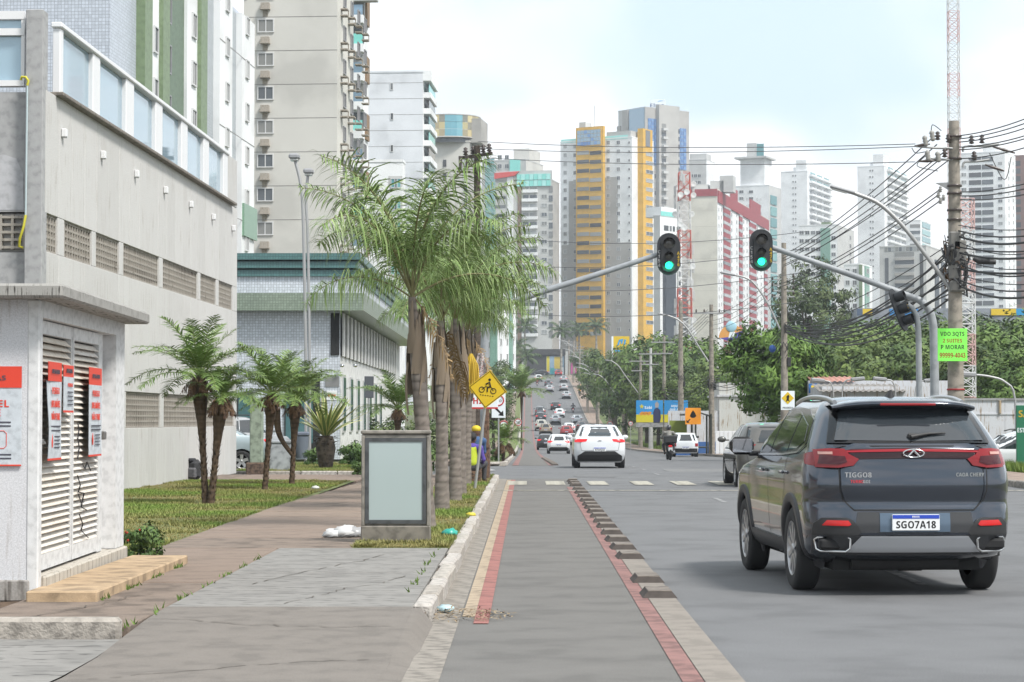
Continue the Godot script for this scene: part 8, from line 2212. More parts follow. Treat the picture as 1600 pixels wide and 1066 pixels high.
	obj("arrow", mk().prism(PackedVector2Array([Vector2(-0.14, -0.12), Vector2(-0.08, -0.07), Vector2(0.1, -0.25), Vector2(0.17, -0.18), Vector2(0.19, -0.39), Vector2(-0.02, -0.36), Vector2(0.05, -0.3)]), 0, 0.006), ink, br)
	for s in [-1.0, 1.0]:
		var rp := []
		for i in 13: rp.append(Vector3(0.07 * s + cos(TAU * i / 12) * 0.04, 0.18 + sin(TAU * i / 12) * 0.04, 0.003))
		obj("wheel_mark", mk().tube(rp, 0.008, 4, false), ink, br)
	ring_sign("round cycle sign nearest the far palm on the left", 787, 665, 110, "II", 0.5)
	ring_sign("small round sign on a white plate by the left kerb", 809.5, 660, 150, "10", 0.5)

func X2px(x: float, d: float) -> float: return 823.0 + x / d * F
func grey_mat() -> Material: return worn("coping_grey", lin(0.36, 0.36, 0.36), 0.9, 1, 0.4)

func corrugated(o: Node3D, at: Vector3, w: float, l: float, rise: float, m: Material) -> void:
	var r0 := PackedVector3Array(); var r1 := PackedVector3Array()
	for i in int(w / 0.06):
		var x := i * 0.06
		r0.append(at + Vector3(x, 0.03 * sin(x * TAU / 0.24), 0)); r1.append(at + Vector3(x, rise + 0.03 * sin(x * TAU / 0.24), -l))
	obj("corrugated_roof", mk().grid([r0, r1]), m, o)

# ------------------------------------------------------------------ plants
func frond(len: float, e0: float, bend: float, nl: int, ll: float, droop: float, w: float, sd: int, cols: Array, plume := 0.5) -> ArrayMesh:
	var r := RandomNumberGenerator.new(); r.seed = sd
	var pts := []; var p := Vector3.ZERO; var n := 16
	for i in n + 1:
		pts.append(p)
		var a := e0 - bend * pow(float(i) / n, 1.3)
		p += Vector3(cos(a), sin(a), 0) * len / n
	var st := mk().tint(cols[2])
	var rad := []
	for i in n + 1: rad.append(lerpf(0.022, 0.005, float(i) / n) * (len / 2.5))
	st.tube(pts, rad, 5, false)
	for k in nl * 2:
		var s := 0.16 + 0.84 * (float(k / 2) + r.randf() * 0.6) / nl
		var f := minf(s * n, n - 0.01)
		var i := int(f)
		var b: Vector3 = pts[i].lerp(pts[i + 1], f - i)
		var tg: Vector3 = (pts[i + 1] - pts[i]).normalized()
		var nr := Vector3(-tg.y, tg.x, 0)
		var sg := -1.0 if k % 2 else 1.0
		var l := ll * (0.55 + 0.45 * sin(PI * clampf(s * 1.05, 0.1, 0.95))) * r.randf_range(0.6, 1.25) * (1.0 - 0.45 * smoothstep(0.8, 1.0, s))
		var d1 := (Vector3(0, 0, sg) * 0.85 + tg * r.randf_range(0.35, 0.75) + nr * r.randf_range(-plume, plume + 0.25)).normalized()
		var d2 := (d1 * (1.0 - droop) + Vector3.DOWN * droop * r.randf_range(0.8, 1.2)).normalized()
		var d3 := (d2 * (1.0 - droop * 0.8) + Vector3.DOWN * droop).normalized()
		var a := b + d1 * l * 0.33; var c := a + d2 * l * 0.35; var t := c + d3 * l * 0.34
		var sdv := d1.cross(nr).normalized() if absf(d1.dot(nr)) < 0.95 else tg
		sdv = (sdv + tg * 0.4).normalized() * w * 0.5
		var col: Color = cols[0].lerp(cols[1], r.randf()) * r.randf_range(0.8, 1.2)
		st.tint(col)
		st.quad(b - sdv * 0.6, b + sdv * 0.6, a + sdv, a - sdv); st.quad(a - sdv, a + sdv, c + sdv * 0.8, c - sdv * 0.8); st.tri(c - sdv * 0.8, c + sdv * 0.8, t)
	return st.mesh(tinted("palm_leaf", 0.5, Color(0.16, 0.2, 0.06)))

func trunk_mesh(pts: Array, rads: Array, seg: int, rings: float, low: Color, high: Color, split: float, sd: int) -> ArrayMesh:
	var r := RandomNumberGenerator.new(); r.seed = sd
	var c := curve(pts, 10)
	var nz := FastNoiseLite.new(); nz.seed = sd; nz.frequency = 3.0
	var mb := mk().tint(low)
	var rows := []; var tot := 0.0
	var n := c.size()
	for i in n:
		if i > 0: tot += (c[i] - c[i - 1]).length()
	var run := 0.0; var cols := []
	var sub := []
	for i in n - 1:
		var m := maxi(2, int((c[i + 1] - c[i]).length() / 0.028))
		for j in m: sub.append(c[i].lerp(c[i + 1], float(j) / m))
	sub.append(c[-1])
	for i in sub.size():
		var t := float(i) / (sub.size() - 1)
		var y := t * tot
		var rr: float = rads[0]
		var f := t * (rads.size() - 1)
		rr = lerpf(rads[int(minf(f, rads.size() - 2))], rads[int(minf(f, rads.size() - 2)) + 1], f - int(minf(f, rads.size() - 2)))
		var scar := pow(absf(sin(PI * y / rings)), 0.4) if rings > 0 else 1.0
		var ring := PackedVector3Array()
		for q in seg:
			var a := TAU * q / seg
			var k := rr * (0.93 + 0.07 * scar) * (1.0 + 0.07 * nz.get_noise_3d(cos(a), y * 1.5, sin(a)))
			ring.append(sub[i] + Vector3(cos(-a) * k, 0, sin(-a) * k))
		rows.append(ring)
		var base := low if t < split else high
		for q in seg: cols.append(base * (0.4 + 0.6 * scar) * (1.0 + 0.6 * nz.get_noise_3d(cos(TAU * q / seg) * 3, y * (6.0 if t < split else 0.8), sin(TAU * q / seg) * 3)))
	mb.grid(rows, true)
	for i in cols.size(): mb.c[i] = cols[i]
	return mb.mesh(tinted("trunk", 0.95))

# several fronds set round the top of a trunk
func palm(called: String, label: String, at: Vector3, top: Vector3, trunk: ArrayMesh, sets: Array, group: String, sd: int) -> Node3D:
	var o := thing(called, label, "palm tree", at, 0.0, group)
	obj("trunk", trunk, null, o)
	var r := RandomNumberGenerator.new(); r.seed = sd
	for s in sets:                       # [meshes, count, first angle, scale]
		for i in s[1]:
			var f := obj("frond", s[0][i % s[0].size()], null, o)
			f.position = top + Vector3(0, r.randf_range(-0.05, 0.05), 0)
			f.rotation = Vector3(r.randf_range(-0.12, 0.12), s[2] + TAU * i / s[1] + r.randf_range(-0.25, 0.25), r.randf_range(-0.1, 0.1))
			f.scale = Vector3.ONE * s[3] * r.randf_range(0.88, 1.1)
	return o

func crown(sd: int, R: Vector3, nc: int, nl: int, cr: float, ls: float, a: Color, b: Color, slim := 0.45, hang := 0.0) -> ArrayMesh:
	var r := RandomNumberGenerator.new(); r.seed = sd
	var mb := mk().tint(a)
	for k in nc:
		var dirv := Vector3(r.randfn(), r.randfn() * 0.9 + 0.15, r.randfn()).normalized()
		var c := dirv * R * pow(r.randf(), 0.33) * r.randf_range(0.72, 1.03)
		var rad := cr * r.randf_range(0.6, 1.25)
		var tone := a.lerp(b, r.randf())
		for i in nl:
			var q := Vector3(r.randfn(), r.randfn(), r.randfn()).normalized()
			var p := c + q * rad * Vector3(1, 0.7, 1) * pow(r.randf(), 0.4)
			var n := (q + dirv * 0.8 + Vector3(r.randfn(), r.randfn() + 1.2, r.randfn()) * 0.32).normalized()
			var u := n.cross(Vector3(r.randfn(), r.randfn(), r.randfn())).normalized()
			u = (u + Vector3.DOWN * hang).normalized()
			var v := n.cross(u).normalized()
			var l := ls * r.randf_range(0.65, 1.3)
			mb.tint(tone * r.randf_range(0.85, 1.18))
			mb.quad(p - u * l * 0.5, p + v * l * slim * 0.5, p + u * l * 0.5, p - v * l * slim * 0.5)
	return mb.mesh(tinted("tree_leaf", 0.6, Color(0.09, 0.12, 0.03)))

func tree(called: String, label: String, at: Vector3, h: float, cm: ArrayMesh, R: Vector3, sc: Vector3, sd: int, group := "") -> Node3D:
	var o := thing(called, label, "tree", at, 0.0, group)
	var r := RandomNumberGenerator.new(); r.seed = sd
	var cy := h - R.y * sc.y * 0.95
	var bark := worn("bark", lin(0.11, 0.085, 0.065), 0.95, 2, 1.0)
	var tr := mk()
	tr.tube(curve([Vector3.ZERO, Vector3(r.randf_range(-0.1, 0.1), cy * 0.5, 0), Vector3(0, cy, 0)], 4), [h * 0.028, h * 0.026, h * 0.024, h * 0.023, h * 0.022, h * 0.02, h * 0.019, h * 0.016, h * 0.012], 8)
	obj("trunk", tr, bark, o)
	for i in 6:
		var a := TAU * i / 6 + r.randf()
		var e := Vector3(cos(a) * R.x * sc.x * 0.75, cy + R.y * sc.y * r.randf_range(-0.3, 0.5), sin(a) * R.z * sc.z * 0.75)
		obj("limb", mk().tube([Vector3(0, cy * r.randf_range(0.45, 0.8), 0), e * 0.5 + Vector3(0, cy * 0.35, 0), e], [h * 0.013, h * 0.009, h * 0.003], 6), bark, o)
	var c := obj("crown", cm, null, o)
	c.position.y = cy; c.scale = sc; c.rotation.y = r.randf() * TAU
	return o

func build_plants() -> void:
	# --- row of tall palms on the kerb strip
	var gq := [Color(0.11, 0.19, 0.04), Color(0.25, 0.32, 0.13), Color(0.2, 0.19, 0.09)]
	var up := []; var mid := []; var low := []; var dead := []
	for i in 3:
		up.append(frond(2.4, 1.32, 1.35, 84, 0.6, 0.38, 0.018, 100 + i, gq, 0.9)); mid.append(frond(2.4, 1.1, 1.75, 84, 0.7, 0.5, 0.018, 110 + i, gq, 0.9)); low.append(frond(2.2, 0.6, 1.6, 84, 0.7, 0.58, 0.018, 120 + i, gq, 0.9))
	dead.append(frond(1.3, -0.9, 0.5, 26, 0.4, 0.8, 0.03, 130, [Color(0.2, 0.13, 0.06), Color(0.3, 0.2, 0.09), Color(0.2, 0.14, 0.08)]))
	var rows := [[29.4, 667, 3.05, "first kerbside palm with its trunk half behind the advertising totem"], [35.3, 690.5, 3.0, "second kerbside palm with a grey ringed trunk beside the totem"], [39.0, 711, 3.2, "third kerbside palm counting from the totem"], [42.5, 719, 3.3, "fourth kerbside palm counting from the totem"], [49.0, 728, 3.4, "fifth kerbside palm with a hanging yellow flower spray"], [54.5, 736, 3.5, "sixth kerbside palm nearest the side street"]]
	var sheath := mk()
	for i in 5:
		sheath.tint(Color(0.21, 0.165, 0.125))
	var shr := []
	for i in 9:
		var t := i / 8.0
		var wd := 0.075 * (1.0 - 0.85 * t)
		shr.append(PackedVector3Array([Vector3(0.118 + 0.03 * sin(t * 2.9), t * 0.85, -wd), Vector3(0.138 + 0.04 * sin(t * 2.9), t * 0.85, 0), Vector3(0.118 + 0.03 * sin(t * 2.9), t * 0.85, wd)]))
	sheath.grid(shr, false, true)
	var shm := sheath.mesh(tinted("trunk", 0.95))
	for k in rows.size():
		var e: Array = rows[k]
		var at := Vector3(X(e[1], e[0]), wy(e[0]) - 0.02, -e[0])
		var lean := Vector3([-0.2, -0.03, 0.0, 0.02, 0.05, 0.02][k], 0, 0)
		var H: float = e[2]
		var tm := trunk_mesh([Vector3.ZERO, Vector3(0.01, H * 0.5, 0) + lean * 0.4, Vector3(0, H, 0) + lean], [0.13, 0.108, 0.098, 0.1, 0.105, 0.09, 0.05], 14, 0.115, Color(0.2, 0.172, 0.15), Color(0.2, 0.172, 0.15), 0.5, k + 1)
		var p := palm("queen_palm", e[3], at, Vector3(0, H, 0) + lean, tm, [[up, 7, 0.4 + k, 1.0 - 0.04 * k], [mid, 4, 1.0 + k * 0.7, 0.95 - 0.06 * k], [low, 2, 0.2 + k * 1.3, 0.85 - 0.05 * k], [dead, 1, k * 1.1, 1.0]], "tall palms along the kerb", 40 + k)
		for i in 12:
			var s := obj("leaf_base", shm, null, p)
			s.position = lean * 0.7 + Vector3(0, H - 1.55 + (i % 4) * 0.27, 0); s.rotation.y = i * 2.4; s.scale = Vector3(0.84, rng.randf_range(0.7, 1.15), 1.0)
		if k == 4:
			var fl := mk()
			for i in 46:
				var a := i * 2.4; var r := 0.16 * sqrt(i / 46.0)
				fl.tint(Color(0.62, 0.42, 0.05) * rng.randf_range(0.8, 1.2))
				fl.tube([Vector3(cos(a) * 0.02, 0.0, sin(a) * 0.02), Vector3(cos(a) * r, -0.25, sin(a) * r), Vector3(cos(a) * r * 1.25, -0.62 - rng.randf() * 0.28, sin(a) * r * 1.25)], [0.012, 0.014, 0.006], 4, false)
			obj("flower_spray", fl, tinted("flower", 0.7), p).position = P(736, 553, 48.7) - at
	# --- pygmy date palms on the lawn
	var gp := [Color(0.09, 0.155, 0.04), Color(0.18, 0.26, 0.07), Color(0.17, 0.2, 0.07)]
	var pu := []; var pm := []; var pl := []
	for i in 2:
		pu.append(frond(1.05, 1.25, 0.8, 44, 0.22, 0.12, 0.016, 200 + i, gp, 0.25)); pm.append(frond(1.25, 0.85, 1.15, 48, 0.24, 0.16, 0.016, 210 + i, gp, 0.25)); pl.append(frond(1.15, 0.35, 1.2, 46, 0.24, 0.2, 0.016, 220 + i, gp, 0.25))
	var stub := frond(0.42, -0.5, 0.9, 12, 0.12, 0.5, 0.03, 230, [Color(0.09, 0.05, 0.03), Color(0.16, 0.09, 0.045), Color(0.07, 0.045, 0.03)])
	var knob := mk().tint(Color(0.075, 0.05, 0.035))
	for i in 90:
		var y := 0.02 + i * 0.011; var a := i * 2.39996
		var q := Vector3(cos(a), 0, sin(a)); var s := Vector3(-sin(a), 0, cos(a)) * 0.022
		var r := 0.05 + 0.065 * smoothstep(0.6, 0.85, y)
		knob.tint(Color(0.10, 0.065, 0.042) * rng.randf_range(0.6, 1.4))
		knob.tri(q * r - s + Vector3(0, y, 0), q * r + s + Vector3(0, y, 0), q * (r + 0.045) + Vector3(0, y + 0.045, 0)); knob.tri(q * r + s + Vector3(0, y, 0), q * r - s + Vector3(0, y, 0), q * (r + 0.045) + Vector3(0, y + 0.045, 0))
	var knm := knob.mesh(tinted("trunk", 0.95))
	for e in [[322, 787, 311, 590, 38.0, 1.15, "taller date palm of the pair leaning apart on the lawn", 1], [330, 786, 346, 622, 37.9, 0.72, "shorter date palm of the pair leaning apart on the lawn", 2], [414, 765, 425, 618, 45.6, 1.2, "date palm with a skirt of brown leaf stubs beside the forked one", 3], [456, 757, 462, 628, 49.0, 1.15, "date palm with a forked trunk beside the lamp post", 4], [620, 672, 622, 640, 66.0, 1.3, "single date palm behind the advertising totem", 5], [786, 742, 789, 690, 86.0, 0.95, "small date palm at the far corner of the side street", 6], [815, 706, 815, 612, 190.0, 2.6, "airy palm on the left verge of the avenue", 7]]:
		var at := Vector3(X(e[0], e[4]), gy(e[4]) + 0.12, -e[4])
		var tp := P(e[2], e[3], e[4]) - at
		tp.y = maxf(tp.y, 0.3)
		var tm := trunk_mesh([Vector3.ZERO, tp * 0.5 + Vector3.ZERO, tp], [0.066, 0.056, 0.054, 0.058, 0.082, 0.12, 0.105], 10, 0.05, Color(0.11, 0.075, 0.05), Color(0.11, 0.075, 0.05), 0.6, e[7] + 20)
		var pp := palm("date_palm", e[6], at, tp, tm, [[pu, 7, e[7], e[5]], [pm, 11, e[7] * 0.7, e[5]], [pl, 9, e[7] * 1.7, e[5]], [[stub], 12, 0.3, 1.0 if e[4] < 70 else 1.6]], "date palms on the left", 60 + e[7])
		var kk := obj("leaf_scars", knm, null, pp)
		kk.transform = Transform3D(Basis(Quaternion(Vector3.UP, tp.normalized())).scaled_local(Vector3(1, tp.length(), 1)), Vector3.ZERO)
		if e[7] == 4: obj("side_trunk", trunk_mesh([tp * 0.35, tp * 0.6 + Vector3(-0.32, 0, 0), tp * 0.92 + Vector3(-0.42, 0, 0)], [0.06, 0.065, 0.09], 10, 0.05, Color(0.11, 0.075, 0.05), Color(0.11, 0.075, 0.05), 0.6, 77), null, pp)
	# --- royal palms on the crest
	var gr := [Color(0.05, 0.09, 0.03), Color(0.09, 0.13, 0.045), Color(0.1, 0.12, 0.05)]
	var ru := [frond(4.2, 1.2, 1.2, 34, 0.9, 0.5, 0.12, 300, gr), frond(4.4, 0.7, 1.5, 34, 0.95, 0.6, 0.12, 301, gr), frond(4.0, 0.1, 1.3, 34, 0.95, 0.6, 0.12, 302, gr)]
	for e in [[820, 512, 600, "royal palm left of the dark shop on the crest"], [877, 519, 590, "royal palm right above the dark shop on the crest"], [905, 518, 610, "royal palm beside the yellow tower on the crest"], [932, 512, 600, "royal palm in front of the yellow tower foot"], [822, 560, 520, "low palm on the left verge below the crest"], [808, 545, 560, "slender palm by the white and green block"]]:
		var at := Vector3(X(e[0], e[2]), gy(e[2]), -e[2])
		var H: float = Y(e[1], e[2]) - at.y
		palm("royal_palm", e[3], at, Vector3(0, H, 0), trunk_mesh([Vector3.ZERO, Vector3(0, H * 0.5, 0), Vector3(0, H, 0)], [0.35, 0.3, 0.2], 8, 1.2, Color(0.3, 0.28, 0.25), Color(0.3, 0.28, 0.25), 0.85, 5), [[[ru[0]], 7, 0.0, 1.0], [[ru[1]], 9, 0.4, 1.0], [[ru[2]], 7, 0.2, 1.0]], "palms near the crest", int(e[0]))
	var bark := worn("bark", lin(0.11, 0.085, 0.065), 0.95, 2, 1.0)
	# --- sword-leaved plant with pale edged leaves
	var yp := thing("sword_plant", "variegated sword leaved plant on a shaggy stump by the lamp post", "plant", Vector3(X(509, 67), gy(67) + 0.12, -67))
	obj("stump", knm, null, yp).scale = Vector3(3.0, 0.95, 3.0)
	obj("core", mk().lathe([Vector2(0.2, 0), Vector2(0.3, 0.6), Vector2(0.22, 0.95), Vector2(0, 1.0)], 10), bark, yp)
	var lv := []
	for v in 2:
		var lf := mk()
		var rr := [[], [], []]
		for i in 9:
			var t := i / 8.0
			var w := 0.075 * sin(PI * (0.12 + 0.88 * t)) + 0.008
			var y := 1.55 * t; var x := 0.22 * t * t * (1 + v)
			for q in 3: rr[q].append([x, y, w])
		for sdx in [[-1.0, -0.55, Color(0.5, 0.47, 0.2)], [-0.55, 0.55, Color(0.16, 0.22, 0.07)], [0.55, 1.0, Color(0.5, 0.47, 0.2)]]:
			lf.tint(sdx[2])
			var g := []
			for q in rr[0]: g.append(PackedVector3Array([Vector3(q[0] + absf(sdx[0]) * 0.02, q[1], q[2] * sdx[0]), Vector3(q[0] + absf(sdx[1]) * 0.02, q[1], q[2] * sdx[1])]))
			lf.grid(g)
		lv.append(lf.mesh(tinted("sword_leaf", 0.5, Color(0.1, 0.12, 0.04))))
	for i in 38:
		var f := obj("leaf", lv[i % 2], null, yp)
		f.position = Vector3(0, 0.92, 0)
		f.basis = Basis(Vector3.UP, i * 2.39996) * Basis(Vector3.BACK, -lerpf(0.05, 0.95, pow(i / 37.0, 0.8)))
		f.scale = Vector3.ONE * rng.randf_range(0.7, 1.0)
	# --- broadleaf trees on the right
	var dk := Color(0.06, 0.11, 0.028); var lt := Color(0.115, 0.18, 0.042)
	var mango := crown(1, Vector3(2.35, 2.45, 2.3), 130, 100, 0.6, 0.34, Color(0.05, 0.1, 0.02), Color(0.13, 0.22, 0.04), 0.3, 0.55)
	tree("mango_tree", "dense dark mango tree behind the pole with the bent lamp", Vector3(X(1212, 103), gy(103), -103), Y(499, 103) - gy(103), mango, Vector3(2.35, 2.45, 2.3), Vector3(1.05, 1.05, 1.0), 1)
	var cm := [crown(11, Vector3(4, 3.2, 4), 85, 75, 0.85, 0.34, dk, lt), crown(12, Vector3(4.2, 3.0, 3.8), 80, 75, 0.95, 0.36, Color(0.06, 0.1, 0.027), Color(0.14, 0.19, 0.05)), crown(13, Vector3(3.8, 3.6, 4), 80, 75, 0.85, 0.33, Color(0.04, 0.07, 0.025), Color(0.105, 0.145, 0.042))]
	var RR := [Vector3(4, 3.2, 4), Vector3(4.2, 3.0, 3.8), Vector3(3.8, 3.6, 4)]
	var big := crown(21, Vector3(5, 5, 4.6), 105, 80, 1.0, 0.42, Color(0.045, 0.07, 0.027), Color(0.09, 0.12, 0.04), 0.35)
	tree("tall_tree", "tall dark tree rising above the mango tree and the shed", Vector3(X(1266, 215), terr(27, 215), -215), Y(398, 215) - terr(27, 215), big, Vector3(5, 5, 4.6), Vector3(0.95, 1.25, 0.95), 3)
	var spots := [[1318, 502, 150, 1], [1362, 512, 140, 1], [1405, 500, 165, 0], [1448, 492, 160, 1], [1490, 500, 140, 0], [1530, 480, 175, 2], [1575, 498, 125, 0], [1620, 490, 135, 2], [1290, 520, 175, 0], [1340, 498, 190, 2], [1425, 520, 130, 1], [1545, 525, 112, 2], [1600, 540, 108, 0], [1245, 530, 160, 0], [1480, 476, 200, 2], [1385, 492, 205, 0], [1555, 485, 205, 1],
		[985, 530, 245, 2], [1040, 516, 240, 0], [1085, 520, 225, 0], [1130, 540, 205, 1], [1012, 575, 225, 1], [962, 590, 262, 0], [1100, 585, 190, 1], [1158, 570, 170, 1], [1060, 560, 215, 2], [1140, 600, 172, 0], [1015, 522, 270, 0],
		[925, 585, 330, 1], [944, 575, 305, 0], [915, 560, 390, 2], [935, 548, 380, 0], [903, 548, 470, 1], [922, 540, 470, 2], [893, 545, 540, 0], [950, 540, 340, 2], [968, 548, 300, 1], [990, 600, 225, 0], [1180, 560, 190, 0]]
	var kinds := ["bright green leafy tree", "yellow green spreading tree", "dark green leafy tree"]
	for k in spots.size():
		var e: Array = spots[k]
		var x := X(e[0], e[2])
		if x < kerb_r(e[2]) + 3.6 and e[2] > 150: x = kerb_r(e[2]) + 3.6
		var y := terr(x, e[2])
		var h: float = Y(e[1], e[2]) - y
		var s := clampf(h / 8.5, 0.7, 1.45)
		tree("broadleaf_tree", kinds[e[3]] + (" beside the climbing road" if e[2] > 280 else " behind the billboard and shelter" if e[0] < 1200 else " behind the low shed" if e[0] < 1470 else " behind the forecourt wall"), Vector3(x, y, -e[2]), h, cm[e[3]], RR[e[3]], Vector3(s * rng.randf_range(0.95, 1.2), s * (1.15 if h > 8 else 1.0), s), 30 + k, "trees of the green belt")
	for e in [[783, 559, 262, 0.75, "round dark tree on the left before the white and green block"], [772, 600, 180, 0.6, "small dark tree on the left verge"], [690, 640, 95, 0.5, "bushy tree behind the palm trunks"], [600, 640, 100, 0.55, "bushy tree beside the finned building"]]:
		var at := Vector3(X(e[0], e[2]), gy(e[2]) + 0.1, -e[2])
		tree("broadleaf_tree", e[4], at, Y(e[1], e[2]) - at.y, cm[2], RR[2], Vector3.ONE * e[3], int(e[0]))
	# --- shrubs
	var bush := crown(41, Vector3(0.5, 0.35, 0.5), 26, 60, 0.16, 0.085, Color(0.04, 0.08, 0.02), Color(0.10, 0.16, 0.04))
	for e in [[222, 868, 23.2, 0.62, "low red flowered shrub at the corner of the gas store"], [548, 698, 72.0, 1.3, "clipped hedge shrub beside the sword leaved plant"], [566, 700, 70.0, 1.2, "loose green shrub behind the totem edge"], [489, 700, 72.5, 1.0, "round shrub behind the litter bin"], [650, 700, 60.0, 1.5, "leafy shrub between the totem and the palms"], [560, 715, 58.0, 0.6, "drooping dry shrub beside the totem"], [775, 725, 88.0, 0.9, "spiky shrub on the far corner"]]:
		var s := thing("shrub", e[4], "shrub", Vector3(X(e[0], e[2]), gy(e[2]) + 0.1, -e[2]))
		var f := obj("foliage", bush, null, s)
		f.position.y = 0.3 * e[3]; f.scale = Vector3.ONE * e[3]
		obj("stem", mk().tube([Vector3.ZERO, Vector3(0, 0.3 * e[3], 0)], 0.02, 5), worn("bark", Color.WHITE), s)
		if e[2] < 25:
			for i in 4: obj("flower", mk().ball(Vector3(rng.randf_range(-0.2, 0.2), rng.randf_range(0.1, 0.36), rng.randf_range(0.1, 0.25)), Vector3.ONE * 0.015, 6), mat("flower_red", lin(0.5, 0.05, 0.03), 0.7), s)

func crumpled(sd: int, r: Vector3, m: Material) -> MB:
	var n := FastNoiseLite.new(); n.seed = sd; n.frequency = 1.3; n.fractal_octaves = 3
	var b := mk().ball(Vector3.ZERO, Vector3.ONE, 18)
	for i in b.v.size():
		var p := b.v[i]
		b.v[i] = p * r * (1.0 + 0.55 * n.get_noise_3dv(p * 1.8)) * Vector3(1, 1.0 if p.y > 0 else 0.5, 1)
	return b

func build_small_things() -> void:
	var film := mat("bag_white", lin(0.6, 0.6, 0.6), 0.3)
	for e in [[515, 838, 0.13, 0.07, "small crumpled white plastic bag on the sidewalk edge"], [533, 836, 0.14, 0.1, "large crumpled white plastic bag beside the totem"], [548, 840, 0.15, 0.09, "greyish plastic bag touching the totem foot"]]:
		var o := obj("plastic_bag", crumpled(int(e[0]), Vector3(e[2], e[3], 0.1), film), film if e[0] != 548 else mat("bag_grey", lin(0.35, 0.35, 0.36), 0.3))
		o.position = Vector3(X(e[0], 26.6), wy(26) + e[3] * 0.4, -26.6 - e[0] * 0.001); tag(o, e[4], "plastic bag")
	var tb := obj("plastic_bag", crumpled(5, Vector3(0.1, 0.06, 0.1), film), mat("bag_teal", lin(0.03, 0.35, 0.28), 0.3))
	tb.position = Vector3(X(703, 27.4), wy(26) + 0.03, -27.4); tag(tb, "turquoise plastic bag on the grass by the kerb", "plastic bag")
	for e in [[696, 963, 18.0, 0.05, lin(0.4, 0.55, 0.6), "pale blue crushed cup in the gutter"], [736, 811, 33.0, 0.05, lin(0.6, 0.5, 0.05), "yellow wrapper on the grass strip"], [493, 765, 46.0, 0.06, lin(0.6, 0.6, 0.6), "white scrap of paper on the lawn edge"]]:
		var o := obj("litter", crumpled(int(e[0]), Vector3(e[3] * 1.4, e[3] * 0.7, e[3]), film), mat("litter%d" % e[0], e[4], 0.5))
		o.position = Vector3(X(e[0], e[2]), (0.03 if e[0] == 696 else wy(e[2]) + 0.02), -e[2]); tag(o, e[5], "litter")
	# heap of dry sweepings against the kerb
	var hp := mk().tint(Color(0.2, 0.15, 0.1))
	for i in 420:
		var a := rng.randf() * TAU; var r := sqrt(rng.randf())
		var p := Vector3(cos(a) * r * 0.42 - 0.1, 0.05 * (1 - r) * rng.randf() + 0.015, sin(a) * r * 0.55)
		var q := Vector3(rng.randfn(), rng.randfn() * 0.3, rng.randfn()).normalized() * rng.randf_range(0.02, 0.06)
		hp.tint(Color(0.26, 0.2, 0.13) * rng.randf_range(0.5, 1.3))
		hp.tri(p, p + q, p + q * 0.5 + Vector3(q.z, 0.01, -q.x) * 0.35)
	var ho := obj("leaf_litter", hp, tinted("litter_leaf", 0.95))
	ho.position = Vector3(-0.42, 0.01, -17.6); tag(ho, "heap of dry leaves and dirt against the end of the kerb", "leaf litter"); ho.set_meta("kind", "stuff")
	# weeds in the pavement joints
	var wd := mk().tint(Color(0.1, 0.16, 0.03))
	for i in 520:
		var t := rng.randf()
		var p: Vector3 = [Vector3(lerpf(-3.36, -3.36, t), 0.12, -lerpf(17.7, 22.2, t)), Vector3(-2.75, 0.12, -lerpf(15.4, 24.0, t)), Vector3(-0.97, 0.13, -lerpf(18.5, 25.0, t)), Vector3(lerpf(-3.5, -2.8, t), 0.09, -15.55)][[0, 0, 0, 1, 1, 2, 3][i % 7]]
		if sin(p.z * 5.0 + p.x) < 0.1: continue
		var q := Vector3(rng.randfn() * 0.02, rng.randf_range(0.02, 0.06), rng.randfn() * 0.02)
		wd.tint(Color(0.11, 0.17, 0.04) * rng.randf_range(0.7, 1.3))
		p += Vector3(rng.randfn() * 0.015, 0, rng.randfn() * 0.03)
		wd.tri(p - Vector3(0.008, 0, 0), p + Vector3(0.008, 0, 0), p + q)
	var wo := obj("weeds", wd, tinted("weed", 0.8)); tag(wo, "weeds sprouting from the pavement joints near the gas store", "weeds"); wo.set_meta("kind", "stuff")
	# backpack, bin, pillar, plinth box
	var bp := thing("backpack", "dark grey backpack left against the foot of the concrete wall", "backpack", Vector3(X(304, 53), wy(53), -53.0), -0.5)
	obj("bag_body", cb(0, 0.24, 0, 0.36, 0.48, 0.24, 0.09), worn("bag_dark", lin(0.05, 0.05, 0.055), 0.8, 1, 2.0), bp)
	obj("bag_pocket", cb(0.03, 0.16, 0.14, 0.26, 0.26, 0.1, 0.04), worn("bag_mid", lin(0.14, 0.14, 0.15), 0.8, 1, 2.0), bp)
	obj("bag_flap", cb(-0.1, 0.46, 0.03, 0.24, 0.1, 0.26, 0.04), mat("cloth_black", lin(0.02, 0.02, 0.025), 0.9), bp)
	var bn := thing("litter_bin", "grey plastic litter bin strapped to the street lamp", "litter bin", Vector3(X(472, 75.5), gy(75) + 0.3, -75.5))
	obj("bin_body", mk().grid([PackedVector3Array([Vector3(-0.17, 0, -0.15), Vector3(0.17, 0, -0.15), Vector3(0.17, 0, 0.15), Vector3(-0.17, 0, 0.15)]), PackedVector3Array([Vector3(-0.22, 0.75, -0.2), Vector3(0.22, 0.75, -0.2), Vector3(0.22, 0.75, 0.2), Vector3(-0.22, 0.75, 0.2)])], true, true), mat("bin_grey", lin(0.13, 0.15, 0.19), 0.6), bn)
	obj("bin_lid", cb(0, 0.83, 0, 0.48, 0.16, 0.44, 0.05), mat("bin_lid_grey", lin(0.1, 0.115, 0.15), 0.6), bn)
	obj("bracket", bo(0.18, 0.3, -0.05, 0.3, 0.36, 0.05), mat("galvanised", Color.GRAY), bn)
	var gp := thing("gate_pillar", "pale green square gate pillar on a rough brown base", "pillar", Vector3(X(401, 61), wy(55) - 0.08, -61))
